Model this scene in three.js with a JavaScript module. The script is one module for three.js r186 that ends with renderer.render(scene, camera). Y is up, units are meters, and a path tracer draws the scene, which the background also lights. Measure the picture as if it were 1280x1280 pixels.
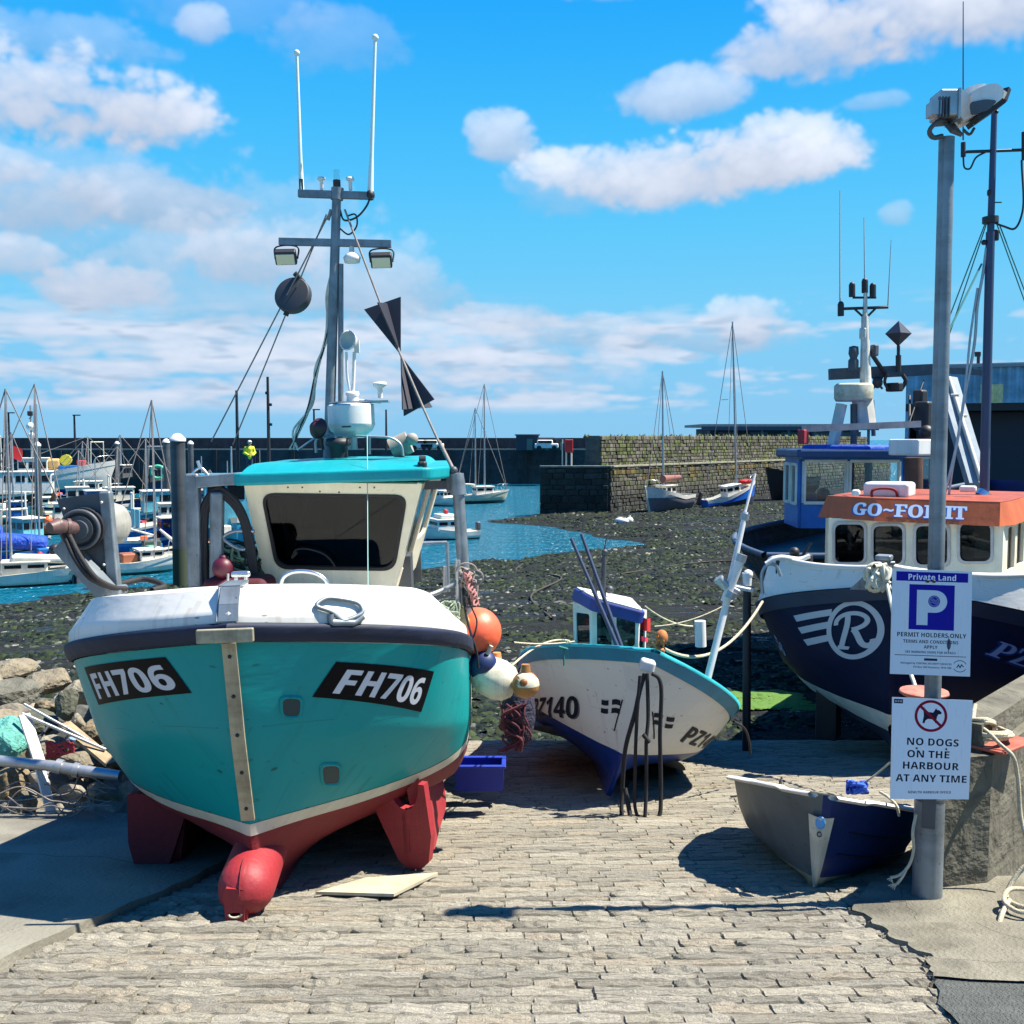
import * as THREE from 'three';
import { mergeGeometries } from 'three/addons/utils/BufferGeometryUtils.js';
import { RoundedBoxGeometry } from 'three/addons/geometries/RoundedBoxGeometry.js';
import { MarchingCubes } from 'three/addons/objects/MarchingCubes.js';
import { createNoise2D, createNoise3D } from 'simplex-noise';

// ---------------------------------------------------------------- camera, sky, sun, exposure
const scene = new THREE.Scene();
const EYE = 1.7, FPX = 1300, PITCH = Math.atan(92 / FPX);          // eye height (m), focal length and tilt
const camera = new THREE.PerspectiveCamera(2 * Math.atan(640 / FPX) * 180 / Math.PI, 1, 0.1, 6000);
camera.position.set(0, EYE, 0);
camera.rotation.x = -PITCH;
const renderer = new THREE.WebGLRenderer();
renderer.toneMapping = THREE.LinearToneMapping;
const EXPO = 2.6;
renderer.toneMappingExposure = EXPO;
renderer.shadowMap.enabled = true;
const sun = new THREE.DirectionalLight(new THREE.Color(1, 0.93, 0.80), 5);
sun.name = 'sun';
sun.position.set(0.51, 0.86, -0.03).multiplyScalar(60);
sun.castShadow = true;
Object.assign(sun.shadow.camera, { left: -70, right: 70, top: 70, bottom: -70, near: 1, far: 220 });
sun.shadow.mapSize.set(4096, 4096);
scene.add(sun, sun.target);
scene.background = scene.environment = makeSky();

function rng(seed) { return () => { seed = (seed + 0x6d2b79f5) | 0; let t = Math.imul(seed ^ (seed >>> 15), 1 | seed); t = (t + Math.imul(t ^ (t >>> 7), 61 | t)) ^ t; return ((t ^ (t >>> 14)) >>> 0) / 4294967296; }; }
function lin(c) { return c <= 0.04045 ? c / 12.92 : Math.pow((c + 0.055) / 1.055, 2.4); }
function mixN(a, b, t) { return a + (b - a) * t; }
function sstep(x, a, b) { const t = Math.min(1, Math.max(0, (x - a) / (b - a))); return t * t * (3 - 2 * t); }
function curve(pts, x) {                                            // piecewise linear through [x, y] pairs
  if (x <= pts[0][0]) return pts[0][1];
  for (let i = 1; i < pts.length; i++) if (x <= pts[i][0]) return mixN(pts[i - 1][1], pts[i][1], (x - pts[i - 1][0]) / (pts[i][0] - pts[i - 1][0]));
  return pts[pts.length - 1][1];
}
function makeSky() {                                                // blue air with fair-weather cumulus, all the way round
  const W = 4096, H = 2048, data = new Float32Array(W * H * 4), n3 = createNoise3D(rng(7)), r = rng(31);
  const grad = [[0, 142, 202, 241], [3, 136, 204, 245], [7, 122, 207, 250], [11, 98, 202, 253], [16, 70, 190, 254], [23, 38, 168, 253], [40, 18, 132, 236], [90, 10, 94, 204]];
  const blue = (el) => [1, 2, 3].map((k) => lin(curve(grad.map((g) => [g[0], g[k]]), el) / 255));
  const clouds = [];                                                // azimuth, elevation, half width, half height (degrees), thickness, greyness
  const add = (x, y, rx, ry, thick, grey) => clouds.push([Math.atan((x - 640) / 1300) * 57.3, Math.atan((548 - y) / 1300) * 57.3, rx / 21.5, ry / 21.5, thick, grey]);
  add(95, 172, 160, 56, 1, 0.15); add(200, 185, 66, 42, 0.9, 0.2); add(266, 74, 30, 24, 0.55, 0.2); add(626, 184, 42, 34, 0.75, 0.25);
  add(850, 232, 190, 46, 1, 0.12); add(950, 215, 120, 48, 1, 0.1); add(1180, 62, 230, 62, 1, 0.15); add(1010, 92, 110, 42, 0.85, 0.2); add(850, 140, 80, 34, 0.7, 0.25);
  add(930, 408, 54, 34, 0.8, 0.15); add(880, 428, 110, 22, 0.5, 0.5); add(195, 276, 110, 40, 0.6, 0.75); add(60, 288, 80, 42, 0.65, 0.55); add(140, 376, 76, 30, 0.8, 0.4);
  add(22, 352, 60, 30, 0.8, 0.3); add(320, 340, 84, 36, 0.65, 0.5); add(742, 6, 56, 18, 0.5, 0.2); add(430, 80, 90, 44, 0.2, 0.4); add(1086, 162, 36, 12, 0.35, 0.3);
  add(1111, 290, 20, 16, 0.4, 0.3); add(10, 252, 50, 24, 0.6, 0.35); add(470, 372, 120, 40, 0.45, 0.65); add(10, 8, 40, 20, 0.4, 0.3); add(720, 420, 120, 26, 0.5, 0.5); add(640, 400, 80, 20, 0.4, 0.6);
  add(150, 300, 260, 90, 0.34, 0.5); add(330, 360, 220, 70, 0.4, 0.4); add(520, 470, 300, 60, 0.3, 0.1); add(640, 440, 200, 50, 0.3, 0.3); add(90, 110, 120, 30, 0.3, 0.3); add(300, 40, 110, 40, 0.16, 0.2); add(700, 250, 80, 40, 0.3, 0.4);
  for (let k = 0; k < 46; k++) {                                    // the same weather outside the view
    const az = 36 + r() * 288, big = r();
    clouds.push([az > 180 ? az - 360 : az, 3 + r() * 34, 1.5 + big * 7, 0.8 + big * 2, 0.5 + r() * 0.5, r() * 0.6]);
  }
  const fbm = (x, y, z, o) => { let s = 0, a = 0.5, f = 1; for (let i = 0; i < o; i++, a *= 0.52, f *= 2.07) s += a * n3(x * f, y * f, z * f); return s; };
  for (let row = 0; row < H; row++) {
    const up = ((row + 0.5) / H - 0.5) * Math.PI, el = up * 57.2958, cu = Math.cos(up), y = Math.sin(up), base = blue(Math.max(0, el));
    for (let col = 0; col < W; col++) {
      const o = (row * W + col) * 4;
      let c = base;
      if (el > 0 && el < 46) {
        const t = ((col + 0.5) / W - 0.5) * 2 * Math.PI, x = Math.cos(t) * cu, z = Math.sin(t) * cu, az = Math.atan2(x, -z) * 57.2958;
        let alpha = 0, light = 0.9, f1 = null;
        const puff = () => f1 ??= fbm(x * 9, y * 14, z * 9, 7) * 1.25 + 0.34 * Math.abs(n3(x * 34, y * 44, z * 34)) + 0.16 * Math.abs(n3(x * 80, y * 100, z * 80)) - 0.1;
        for (const k of clouds) {
          let da = Math.abs(az - k[0]); if (da > 180) da = 360 - da;
          const ex = da / k[2]; if (ex > 1.7) continue;
          let ey = (el - k[1]) / k[3]; if (ey > 1.9 || ey < -1.5) continue;
          const low = ey < 0 ? ey * 1.25 : ey, f = 1.12 - ex * ex - low * low + puff() * 0.8;
          if (f <= 0) continue;
          const a = (1 - Math.exp(-f * 2.1)) * k[4] * sstep(f, 0, ey > 0 ? 0.5 : 0.85);
          const l = 0.99 - k[5] * 0.2 - 0.13 * sstep(-ey, -0.4, 0.9) + 0.07 * sstep(ey, 0, 1) + 0.07 * puff();
          light = (light * alpha + l * a) / (alpha + a + 1e-6);
          alpha = alpha + a * (1 - alpha);
        }
        if (el < 9) {                                               // a broken sheet of cloud low over the sea
          const sheet = fbm(x * 6 + 3, el * 0.62, z * 6, 6) + 0.35 * Math.abs(n3(x * 22, el * 1.5, z * 22)) - 0.1, left = sstep(-az, -14, 8) * 0.42;
          const around = Math.abs(az) > 30 ? 0.2 : 0, cover = sheet * 1.0 + left + around - 0.05, rise = sstep(el, 1.2, 2.0) * (1 - sstep(el, 5.4, 8));
          const a = (1 - Math.exp(-Math.max(0, cover) * 3.4)) * rise * 0.95, l = 0.93 + 0.08 * sheet;
          light = (light * alpha + l * a) / (alpha + a + 1e-6);
          alpha = alpha + a * (1 - alpha);
          const g = sstep(n3(x * 13, el * 1.3 + 4, z * 13) + 0.5 * n3(x * 30, el * 3, z * 30), 0.3, 0.9) * 0.5 * rise;   // small grey scraps below it
          light -= g * 0.26 * alpha; alpha *= 1 - g * 0.35;
        }
        alpha = Math.min(alpha, 0.97);
        const L = Math.min(1.04, light), cloud = [lin(Math.min(1, L * 0.9)), lin(Math.min(1, L * 0.935)), lin(Math.min(1, 0.14 + L * 0.86))];
        c = [0, 1, 2].map((i) => mixN(base[i], cloud[i], alpha));
      }
      data[o] = c[0] / EXPO; data[o + 1] = c[1] / EXPO; data[o + 2] = c[2] / EXPO; data[o + 3] = 1;
    }
  }
  const t = new THREE.DataTexture(data, W, H, THREE.RGBAFormat, THREE.FloatType);
  t.mapping = THREE.EquirectangularReflectionMapping;
  t.magFilter = t.minFilter = THREE.LinearFilter;
  t.wrapS = THREE.RepeatWrapping;
  t.needsUpdate = true;
  return t;
}

// ---------------------------------------------------------------- helpers
const rnd = rng(12345), n2 = createNoise2D(rng(99)), nz3 = createNoise3D(rng(55));
const V = (x, y, z) => new THREE.Vector3(x, y, z), D2R = Math.PI / 180;
const clamp = (x, a, b) => Math.min(b, Math.max(a, x));
function fbm2(x, y, o = 4) { let s = 0, a = 0.5; for (let i = 0; i < o; i++, a *= 0.5, x = x * 2.03 + 7.1, y = y * 2.03 + 3.7) s += a * n2(x, y); return s; }
function P(px, py, d) {                                              // the point d metres ahead on the sight line through a place of the photograph
  const x = (px - 640) / FPX, yc = (640 - py) / FPX, c = Math.cos(PITCH), s = Math.sin(PITCH), zf = c + yc * s, k = d / zf;
  return V(x * k, EYE + (yc * c - s) * k, -d);
}
const SLOPE = 0.17, slipY = (d) => -SLOPE * d;                        // the slip falls away from the eye
const used = new Map();
function numbered(name) { const n = used.get(name) ?? 0; used.set(name, n + 1); return n ? `${name}_${String(n).padStart(3, '0')}` : name; }
function thing(name, label, category, pos = V(0, 0, 0), turn = 0, group) {
  const o = new THREE.Group(); o.name = numbered(name); scene.add(o);
  o.position.copy(pos); o.rotation.y = turn; o.userData = { label, category };
  if (group) o.userData.group = group;
  o.updateMatrixWorld(true);
  return o;
}
function boxUV(g) {                                                   // texture coordinates in metres, from the side each face looks to
  g = g.index ? g.toNonIndexed() : g;
  const p = g.attributes.position, n = g.attributes.normal, uv = new Float32Array(p.count * 2);
  for (let i = 0; i < p.count; i += 3) {
    let ax = 0, ay = 0, az = 0;
    for (let k = 0; k < 3; k++) { ax += n.getX(i + k); ay += n.getY(i + k); az += n.getZ(i + k); }
    ax = Math.abs(ax); ay = Math.abs(ay); az = Math.abs(az);
    for (let k = 0; k < 3; k++) {
      const j = i + k, x = p.getX(j), y = p.getY(j), z = p.getZ(j), [u, v] = ay >= ax && ay >= az ? [x, z] : ax >= az ? [z, y] : [x, y];
      uv[j * 2] = u; uv[j * 2 + 1] = v;
    }
  }
  g.setAttribute('uv', new THREE.BufferAttribute(uv, 2));
  return g;
}
function join(list) {
  const flat = list.flat(Infinity).map((g) => { g = g.index ? g.toNonIndexed() : g; for (const k of Object.keys(g.attributes)) if (!['position', 'normal', 'uv'].includes(k)) g.deleteAttribute(k); if (!g.attributes.normal) g.computeVertexNormals(); if (!g.attributes.uv) boxUV(g); return g; });
  return flat.length === 1 ? flat[0] : mergeGeometries(flat);
}
function part(parent, name, geos, material, keepUV) {                 // ONE named mesh under parent
  let g = Array.isArray(geos) ? join(geos) : geos;
  if (!keepUV) g = boxUV(g);
  const m = new THREE.Mesh(g, material);
  m.name = name; m.castShadow = m.receiveShadow = true;
  if (parent === scene) m.name = numbered(name);
  parent.add(m);
  return m;
}
function lone(name, label, category, geos, material, group, keepUV) {  // a thing that is one mesh; its origin goes to its base
  let g = Array.isArray(geos) ? join(geos) : geos;
  if (!keepUV) g = boxUV(g);
  g.computeBoundingBox();
  const b = g.boundingBox, c = V((b.min.x + b.max.x) / 2, b.min.y, (b.min.z + b.max.z) / 2);
  g.translate(-c.x, -c.y, -c.z);
  const m = part(scene, name, g, material, true);
  m.position.copy(c);
  m.userData = { label, category };
  if (group) m.userData.group = group;
  return m;
}
function structure(name, geos, material, keepUV) { const m = part(scene, name, geos, material, keepUV); m.userData.kind = 'structure'; return m; }
// shapes
function box(w, h, d, x = 0, y = 0, z = 0, rx = 0, ry = 0, rz = 0) { const g = new THREE.BoxGeometry(w, h, d); g.rotateX(rx).rotateZ(rz).rotateY(ry); return g.translate(x, y, z); }
function rbox(w, h, d, r, x = 0, y = 0, z = 0, rx = 0, ry = 0, rz = 0) { const g = new RoundedBoxGeometry(w, h, d, 3, Math.min(r, w / 2.01, h / 2.01, d / 2.01)); g.rotateX(rx).rotateZ(rz).rotateY(ry); return g.translate(x, y, z); }
function bar(a, b, r0, r1 = r0, seg = 10) {                           // a round bar from a to b
  const l = a.distanceTo(b), g = new THREE.CylinderGeometry(r1, r0, l, seg);
  g.translate(0, l / 2, 0);
  return g.applyQuaternion(new THREE.Quaternion().setFromUnitVectors(V(0, 1, 0), b.clone().sub(a).normalize())).translate(a.x, a.y, a.z);
}
function beam(a, b, w, h) {                                           // a square bar from a to b, w wide level, h high
  const dir = b.clone().sub(a), l = dir.length(), g = new THREE.BoxGeometry(w, h, l); dir.normalize();
  const up = Math.abs(dir.y) > 0.95 ? V(0, 0, 1) : V(0, 1, 0), x = up.clone().cross(dir).normalize(), y = dir.clone().cross(x);
  return g.applyMatrix4(new THREE.Matrix4().makeBasis(x, y, dir).setPosition(a.clone().add(b).multiplyScalar(0.5)));
}
function tube(pts, r, n = 0, seg = 6, closed = false) { return new THREE.TubeGeometry(new THREE.CatmullRomCurve3(pts, closed, 'centripetal'), n || pts.length * 6, r, seg, closed); }
function lathe(prof, seg = 24) { return new THREE.LatheGeometry(prof.map((p) => new THREE.Vector2(p[0], p[1])), seg); }
function ball(r, x = 0, y = 0, z = 0, sx = 1, sy = 1, sz = 1, a = 24, b = 16) { return new THREE.SphereGeometry(r, a, b).scale(sx, sy, sz).translate(x, y, z); }
function panel(outline, holes, th, o, X, Y) {                          // a plate cut from an outline in the plane X, Y at o
  const s = new THREE.Shape(outline.map((p) => new THREE.Vector2(p[0], p[1])));
  for (const h of holes) s.holes.push(new THREE.Path(h.map((p) => new THREE.Vector2(p[0], p[1]))));
  const g = new THREE.ExtrudeGeometry(s, { depth: th, bevelEnabled: false, curveSegments: 8 });
  const x = X.clone().normalize(), z = x.clone().cross(Y).normalize(), y = z.clone().cross(x);
  return g.applyMatrix4(new THREE.Matrix4().makeBasis(x, y, z).setPosition(o));
}
function roundRect(x0, y0, x1, y1, r, n = 5) {
  const out = [];
  for (const [cx, cy, a] of [[x1 - r, y1 - r, 0], [x0 + r, y1 - r, 90], [x0 + r, y0 + r, 180], [x1 - r, y0 + r, 270]]) for (let i = 0; i <= n; i++) { const t = (a + 90 * i / n) * D2R; out.push([cx + r * Math.cos(t), cy + r * Math.sin(t)]); }
  return out;
}
function roundPoly(pts, r, n = 5) {                                    // a polygon with rounded corners
  const out = [];
  pts.forEach((p, i) => {
    const a = pts[(i + pts.length - 1) % pts.length], b = pts[(i + 1) % pts.length];
    const t = (q) => { const dx = q[0] - p[0], dy = q[1] - p[1], l = Math.hypot(dx, dy), k = Math.min(r, l / 2) / l; return [p[0] + dx * k, p[1] + dy * k]; };
    const s = t(a), e = t(b);
    for (let k = 0; k <= n; k++) { const u = k / n; out.push([(1 - u) ** 2 * s[0] + 2 * u * (1 - u) * p[0] + u * u * e[0], (1 - u) ** 2 * s[1] + 2 * u * (1 - u) * p[1] + u * u * e[1]]); }
  });
  return out;
}
function grid(nu, nv, f, flip) {                                       // a sheet through f(u, v) = [x, y, z, texture u, texture v]
  const pos = [], uv = [], idx = [];
  for (let j = 0; j <= nv; j++) for (let i = 0; i <= nu; i++) { const q = f(i / nu, j / nv); pos.push(q[0], q[1], q[2]); uv.push(q[3] ?? q[0], q[4] ?? q[2]); }
  for (let j = 0; j < nv; j++) for (let i = 0; i < nu; i++) { const a = j * (nu + 1) + i, b = a + 1, c = a + nu + 1, d = c + 1; flip ? idx.push(a, c, b, b, c, d) : idx.push(a, b, c, b, d, c); }
  const g = new THREE.BufferGeometry();
  g.setAttribute('position', new THREE.Float32BufferAttribute(pos, 3)); g.setAttribute('uv', new THREE.Float32BufferAttribute(uv, 2)); g.setIndex(idx);
  g.computeVertexNormals();
  return g;
}
// ropes: a twisted look comes from the bump of M.rope
function sag(a, b, drop, n = 8) { const out = []; for (let i = 0; i <= n; i++) { const t = i / n, p = a.clone().lerp(b, t); p.y -= drop * 4 * t * (1 - t); out.push(p); } return out; }

// ---------------------------------------------------------------- materials
function tex(w, h, f, srgb, rep) {                                      // f(u, v) -> [r, g, b] 0..1
  const d = new Uint8Array(w * h * 4);
  for (let y = 0; y < h; y++) for (let x = 0; x < w; x++) { const c = f(x / w, y / h), o = (y * w + x) * 4; for (let k = 0; k < 3; k++) d[o + k] = clamp(c[k], 0, 1) * 255; d[o + 3] = 255; }
  const t = new THREE.DataTexture(d, w, h); t.magFilter = THREE.LinearFilter; t.minFilter = THREE.LinearMipmapLinearFilter; t.wrapS = t.wrapT = THREE.RepeatWrapping;
  if (srgb) t.colorSpace = THREE.SRGBColorSpace;
  if (rep) t.repeat.set(rep[0], rep[1]);
  t.needsUpdate = true;
  return t;
}
function tileNoise(u, v, f, o = 4, seed = 0) {                          // seamless fractal noise, about -1..1
  let s = 0, a = 0.55; const T = 2 * Math.PI;
  for (let i = 0; i < o; i++, a *= 0.55, f *= 2) { const R = f / T; s += a * nz3(R * Math.cos(u * T) + seed + i * 9, R * Math.sin(u * T), R * 1.4 * Math.sin(v * T) + 40 * i) * 0.6 + a * 0.6 * nz3(R * Math.sin(v * T) + 70 + i * 5 + seed, R * Math.cos(v * T), R * 1.4 * Math.cos(u * T)); }
  return s;
}
const grey = (k) => [k, k, k];
const T = {};
T.fine = tex(256, 256, (u, v) => grey(0.5 + 0.5 * tileNoise(u, v, 10, 5)), false);
T.coarse = tex(256, 256, (u, v) => grey(0.5 + 0.6 * tileNoise(u, v, 4, 5, 5)), false);
// a multiplier map: near-white with soft patches, streaks running down and specks of dirt
function wear(seed, patch, streak, speck, tint = [1, 1, 1], size = 512) {
  return tex(size, size, (u, v) => {
    const p = tileNoise(u, v, 3, 5, seed) * patch, s = tileNoise(u, v * 0.0 + 0.13, 26, 3, seed + 3) * streak * (0.5 + 0.5 * tileNoise(u, v, 2, 2, seed + 8)), k = Math.max(0, tileNoise(u, v, 34, 2, seed + 17) - 0.5) * speck;
    const m = 0.93 + p + s;
    return [m - k * 1.1 * tint[0], m - k * tint[1], m - k * 0.95 * tint[2]];
  }, true);
}
T.paint = wear(1, 0.07, 0.06, 0.5); T.dirty = wear(11, 0.16, 0.12, 1.1, [0.9, 1, 1.15]); T.metal = wear(23, 0.12, 0.05, 0.7); T.conc = wear(37, 0.2, 0.03, 0.9); T.rust = wear(41, 0.25, 0.15, 1.6, [0.7, 1, 1.2]);
T.hull = (() => {                                                        // brushed paint over years: repainted patches, runs, rub marks, scratches
  const c = document.createElement('canvas'); c.width = c.height = 1024; const g = c.getContext('2d'), r = rng(404);
  g.fillStyle = 'rgb(236,236,236)'; g.fillRect(0, 0, 1024, 1024);
  for (let k = 0; k < 26; k++) { g.fillStyle = `rgba(${r() < 0.5 ? '255,255,255' : '196,200,196'},${0.1 + r() * 0.22})`; g.fillRect(r() * 1024, r() * 1024, 60 + r() * 240, 30 + r() * 130); }
  for (let k = 0; k < 420; k++) { const x = r() * 1024, y = r() * 1024, l = 20 + r() * r() * 330, q = g.createLinearGradient(0, y, 0, y + l), a = 0.05 + r() * 0.15, col = r() < 0.3 ? '120,90,60' : r() < 0.5 ? '150,160,160' : '255,255,255'; q.addColorStop(0, `rgba(${col},${a})`); q.addColorStop(1, `rgba(${col},0)`); g.fillStyle = q; g.fillRect(x, y, 1 + r() * 7, l); }
  for (let k = 0; k < 150; k++) { g.strokeStyle = `rgba(${r() < 0.6 ? '60,64,66' : '250,250,245'},${0.1 + r() * 0.3})`; g.lineWidth = 0.6 + r() * 1.6; g.beginPath(); const x = r() * 1024, y = r() * 1024; g.moveTo(x, y); g.quadraticCurveTo(x + (r() - 0.5) * 60, y + (r() - 0.5) * 40, x + (r() - 0.5) * 150, y + (r() - 0.5) * 36); g.stroke(); }
  for (let k = 0; k < 260; k++) { g.fillStyle = `rgba(70,60,50,${0.1 + r() * 0.4})`; g.beginPath(); g.arc(r() * 1024, r() * 1024, 0.5 + r() * r() * 4, 0, 7); g.fill(); }
  const t = new THREE.CanvasTexture(c); t.colorSpace = THREE.SRGBColorSpace; t.wrapS = t.wrapT = THREE.RepeatWrapping; return t;
})();
T.ground = (() => {                                                      // concrete: stains, drips, hairline cracks, grit
  const c = document.createElement('canvas'); c.width = c.height = 1024; const g = c.getContext('2d'), r = rng(505);
  g.fillStyle = 'rgb(232,230,224)'; g.fillRect(0, 0, 1024, 1024);
  for (let k = 0; k < 240; k++) { const x = r() * 1024, y = r() * 1024, R = 10 + r() * r() * 150, q = g.createRadialGradient(x, y, 0, x, y, R), a = 0.05 + r() * 0.16, col = r() < 0.55 ? '110,104,92' : r() < 0.5 ? '70,72,70' : '255,252,244'; q.addColorStop(0, `rgba(${col},${a})`); q.addColorStop(0.7, `rgba(${col},${a * 0.7})`); q.addColorStop(1, `rgba(${col},0)`); g.fillStyle = q; g.fillRect(x - R, y - R, 2 * R, 2 * R); }
  for (let k = 0; k < 7; k++) { g.strokeStyle = `rgba(40,38,34,${0.4 + r() * 0.35})`; g.lineWidth = 1 + r() * 1.6; let x = r() * 1024, y = r() * 1024, a = r() * 6.28; g.beginPath(); g.moveTo(x, y); for (let i = 0; i < 46; i++) { a += (r() - 0.5) * 0.9; x += 13 * Math.cos(a); y += 13 * Math.sin(a); g.lineTo(x, y); } g.stroke(); }
  for (let k = 0; k < 9000; k++) { const v = r() < 0.5 ? 70 : 250; g.fillStyle = `rgba(${v},${v - 4},${v - 12},${0.1 + r() * 0.3})`; g.fillRect(r() * 1024, r() * 1024, 1 + r() * 2, 1 + r() * 2); }
  const t = new THREE.CanvasTexture(c); t.colorSpace = THREE.SRGBColorSpace; t.wrapS = t.wrapT = THREE.RepeatWrapping; return t;
})();
const scaled = (t, k) => { const c = t.clone(); c.repeat.set(k, k); c.needsUpdate = true; return c; };
function mat(rgb, rough = 0.6, o = {}) {
  const m = new THREE.MeshStandardMaterial({ roughness: rough, metalness: o.metal ?? 0 });
  m.color.setRGB(...rgb);
  if (o.map) m.map = o.k ? scaled(o.map, o.k) : o.map;
  if (o.bump) { m.bumpMap = o.bk ? scaled(o.bump, o.bk) : o.bump; m.bumpScale = o.bs ?? 0.004; }
  return m;
}
const gloss = (rgb, map, k = 0.5, coat = 0.5) => { const m = new THREE.MeshPhysicalMaterial({ roughness: 0.48, clearcoat: coat * 0.3, clearcoatRoughness: 0.2, specularIntensity: 0.5 }); m.color.setRGB(...rgb); if (map) m.map = scaled(map, k); m.bumpMap = scaled(T.coarse, 0.8); m.bumpScale = 0.004; return m; };
const M = {
  teal: Object.assign(gloss([0.0015, 0.30, 0.305], T.hull, 0.36), { specularIntensity: 0.3 }), tealRoof: gloss([0.003, 0.29, 0.33], T.paint, 0.6, 0.3), white: gloss([0.74, 0.725, 0.675], T.hull, 0.5, 0.35), cream: gloss([0.82, 0.76, 0.58], T.paint, 0.7, 0.3),
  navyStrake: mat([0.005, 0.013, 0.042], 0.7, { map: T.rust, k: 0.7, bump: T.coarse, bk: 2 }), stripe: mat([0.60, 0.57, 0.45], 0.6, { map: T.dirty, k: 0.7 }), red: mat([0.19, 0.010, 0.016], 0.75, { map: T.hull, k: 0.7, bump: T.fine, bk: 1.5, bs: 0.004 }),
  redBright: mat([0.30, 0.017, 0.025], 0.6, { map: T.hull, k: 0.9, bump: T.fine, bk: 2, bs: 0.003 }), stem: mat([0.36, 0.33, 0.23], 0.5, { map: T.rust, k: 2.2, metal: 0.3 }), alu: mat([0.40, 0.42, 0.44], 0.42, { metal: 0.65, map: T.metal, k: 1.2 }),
  galv: mat([0.21, 0.25, 0.28], 0.5, { metal: 0.5, map: T.rust, k: 1.3, bump: T.fine, bk: 2, bs: 0.001 }), steelDark: mat([0.075, 0.085, 0.10], 0.55, { metal: 0.3, map: T.metal, k: 1 }), chrome: mat([0.6, 0.62, 0.63], 0.25, { metal: 0.9 }),
  black: mat([0.012, 0.012, 0.016], 0.55), blackShine: mat([0.008, 0.009, 0.013], 0.18), darkGlass: mat([0.006, 0.009, 0.014], 0.06), rubber: mat([0.012, 0.012, 0.014], 0.75, { bump: T.fine, bk: 6, bs: 0.002 }),
  navy: Object.assign(gloss([0.004, 0.009, 0.04], T.hull, 0.3, 0.2), { roughness: 0.6, specularIntensity: 0.25 }), navyHull: gloss([0.005, 0.02, 0.11], T.dirty, 0.5, 0.4), orange: gloss([0.52, 0.125, 0.045], T.dirty, 0.5, 0.2), orangeBuoy: mat([0.85, 0.13, 0.055], 0.45, { map: T.dirty, k: 1.6, bump: T.fine, bs: 0.003 }),
  plastic: mat([0.72, 0.72, 0.70], 0.35, { map: T.paint, k: 1 }), buoyWhite: mat([0.62, 0.60, 0.48], 0.55, { map: T.rust, k: 2.4 }), buoyBrown: mat([0.33, 0.15, 0.04], 0.45, { map: T.rust, k: 2 }), rope: mat([0.50, 0.45, 0.32], 0.9, { map: T.dirty, k: 6, bump: T.fine, bk: 9, bs: 0.004 }),
  ropeGrey: mat([0.26, 0.23, 0.21], 0.9, { map: T.dirty, k: 6 }), ropeBlack: mat([0.01, 0.011, 0.014], 0.8), ropePink: mat([0.36, 0.16, 0.15], 0.9, { map: T.dirty, k: 7 }), ropeTeal: mat([0.03, 0.16, 0.15], 0.9), ropeBlue: mat([0.02, 0.09, 0.5], 0.8),
  blue: gloss([0.006, 0.035, 0.22], T.dirty, 0.5, 0.4), skyBlue: gloss([0.02, 0.27, 0.44], T.dirty, 0.5, 0.3), midBlue: gloss([0.01, 0.13, 0.42], T.dirty, 0.5, 0.4), offWhite: gloss([0.66, 0.64, 0.56], T.dirty, 0.5, 0.2),
  wood: mat([0.34, 0.25, 0.15], 0.8, { map: T.rust, k: 1.5 }), brown: mat([0.09, 0.035, 0.02], 0.7, { map: T.rust, k: 1 }), yellow: mat([0.55, 0.48, 0.03], 0.6), pale: mat([0.55, 0.52, 0.40], 0.8, { map: T.dirty, k: 1 }),
  redCloth: mat([0.5, 0.015, 0.02], 0.8), blueCloth: mat([0.006, 0.06, 0.42], 0.7, { bump: T.coarse, bk: 1, bs: 0.05 }), skin: mat([0.42, 0.24, 0.17], 0.6),
};
M.glass = new THREE.MeshPhysicalMaterial({ roughness: 0.03, transmission: 1, thickness: 0, ior: 1.5 }); M.glass.color.setRGB(0.24, 0.33, 0.40); M.glass.specularIntensity = 0.4;
M.clear = new THREE.MeshPhysicalMaterial({ roughness: 0.08, transmission: 1, thickness: 0, ior: 1.45 }); M.clear.color.setRGB(0.85, 0.9, 0.9);
function print(w, h, draw, rough = 0.5) {                                 // flat print: letters and emblems
  const c = document.createElement('canvas'); c.width = w; c.height = h; draw(c.getContext('2d'), w, h);
  const t = new THREE.CanvasTexture(c); t.colorSpace = THREE.SRGBColorSpace; t.anisotropy = 8;
  const m = new THREE.MeshPhysicalMaterial({ map: t, roughness: Math.max(rough, 0.5), specularIntensity: 0.2 });
  return m;
}
function printCut(w, h, draw, rough = 0.5) { const m = print(w, h, draw, rough); m.transparent = true; m.alphaTest = 0.5; return m; }   // only the letters, nothing between them
// ---------------------------------------------------------------- the setting: sea, beach, slipway
const WATER = -4.3;
M.water = new THREE.MeshPhysicalMaterial({ roughness: 0.16, ior: 1.33 }); M.water.color.setRGB(0.004, 0.115, 0.19);
M.water.bumpMap = tex(512, 512, (u, v) => grey(0.5 + 0.34 * tileNoise(u, v * 1, 5, 5, 3) + 0.16 * tileNoise(u, v, 17, 3, 8)), false, [0.11, 0.26]); M.water.bumpScale = 0.8;
structure('sea', grid(40, 40, (u, v) => { const a = (u - 0.5) * 2, z = 25 + v * v * 4000; return [a * (90 + z * 1.2), WATER, -z]; }), M.water);

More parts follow.
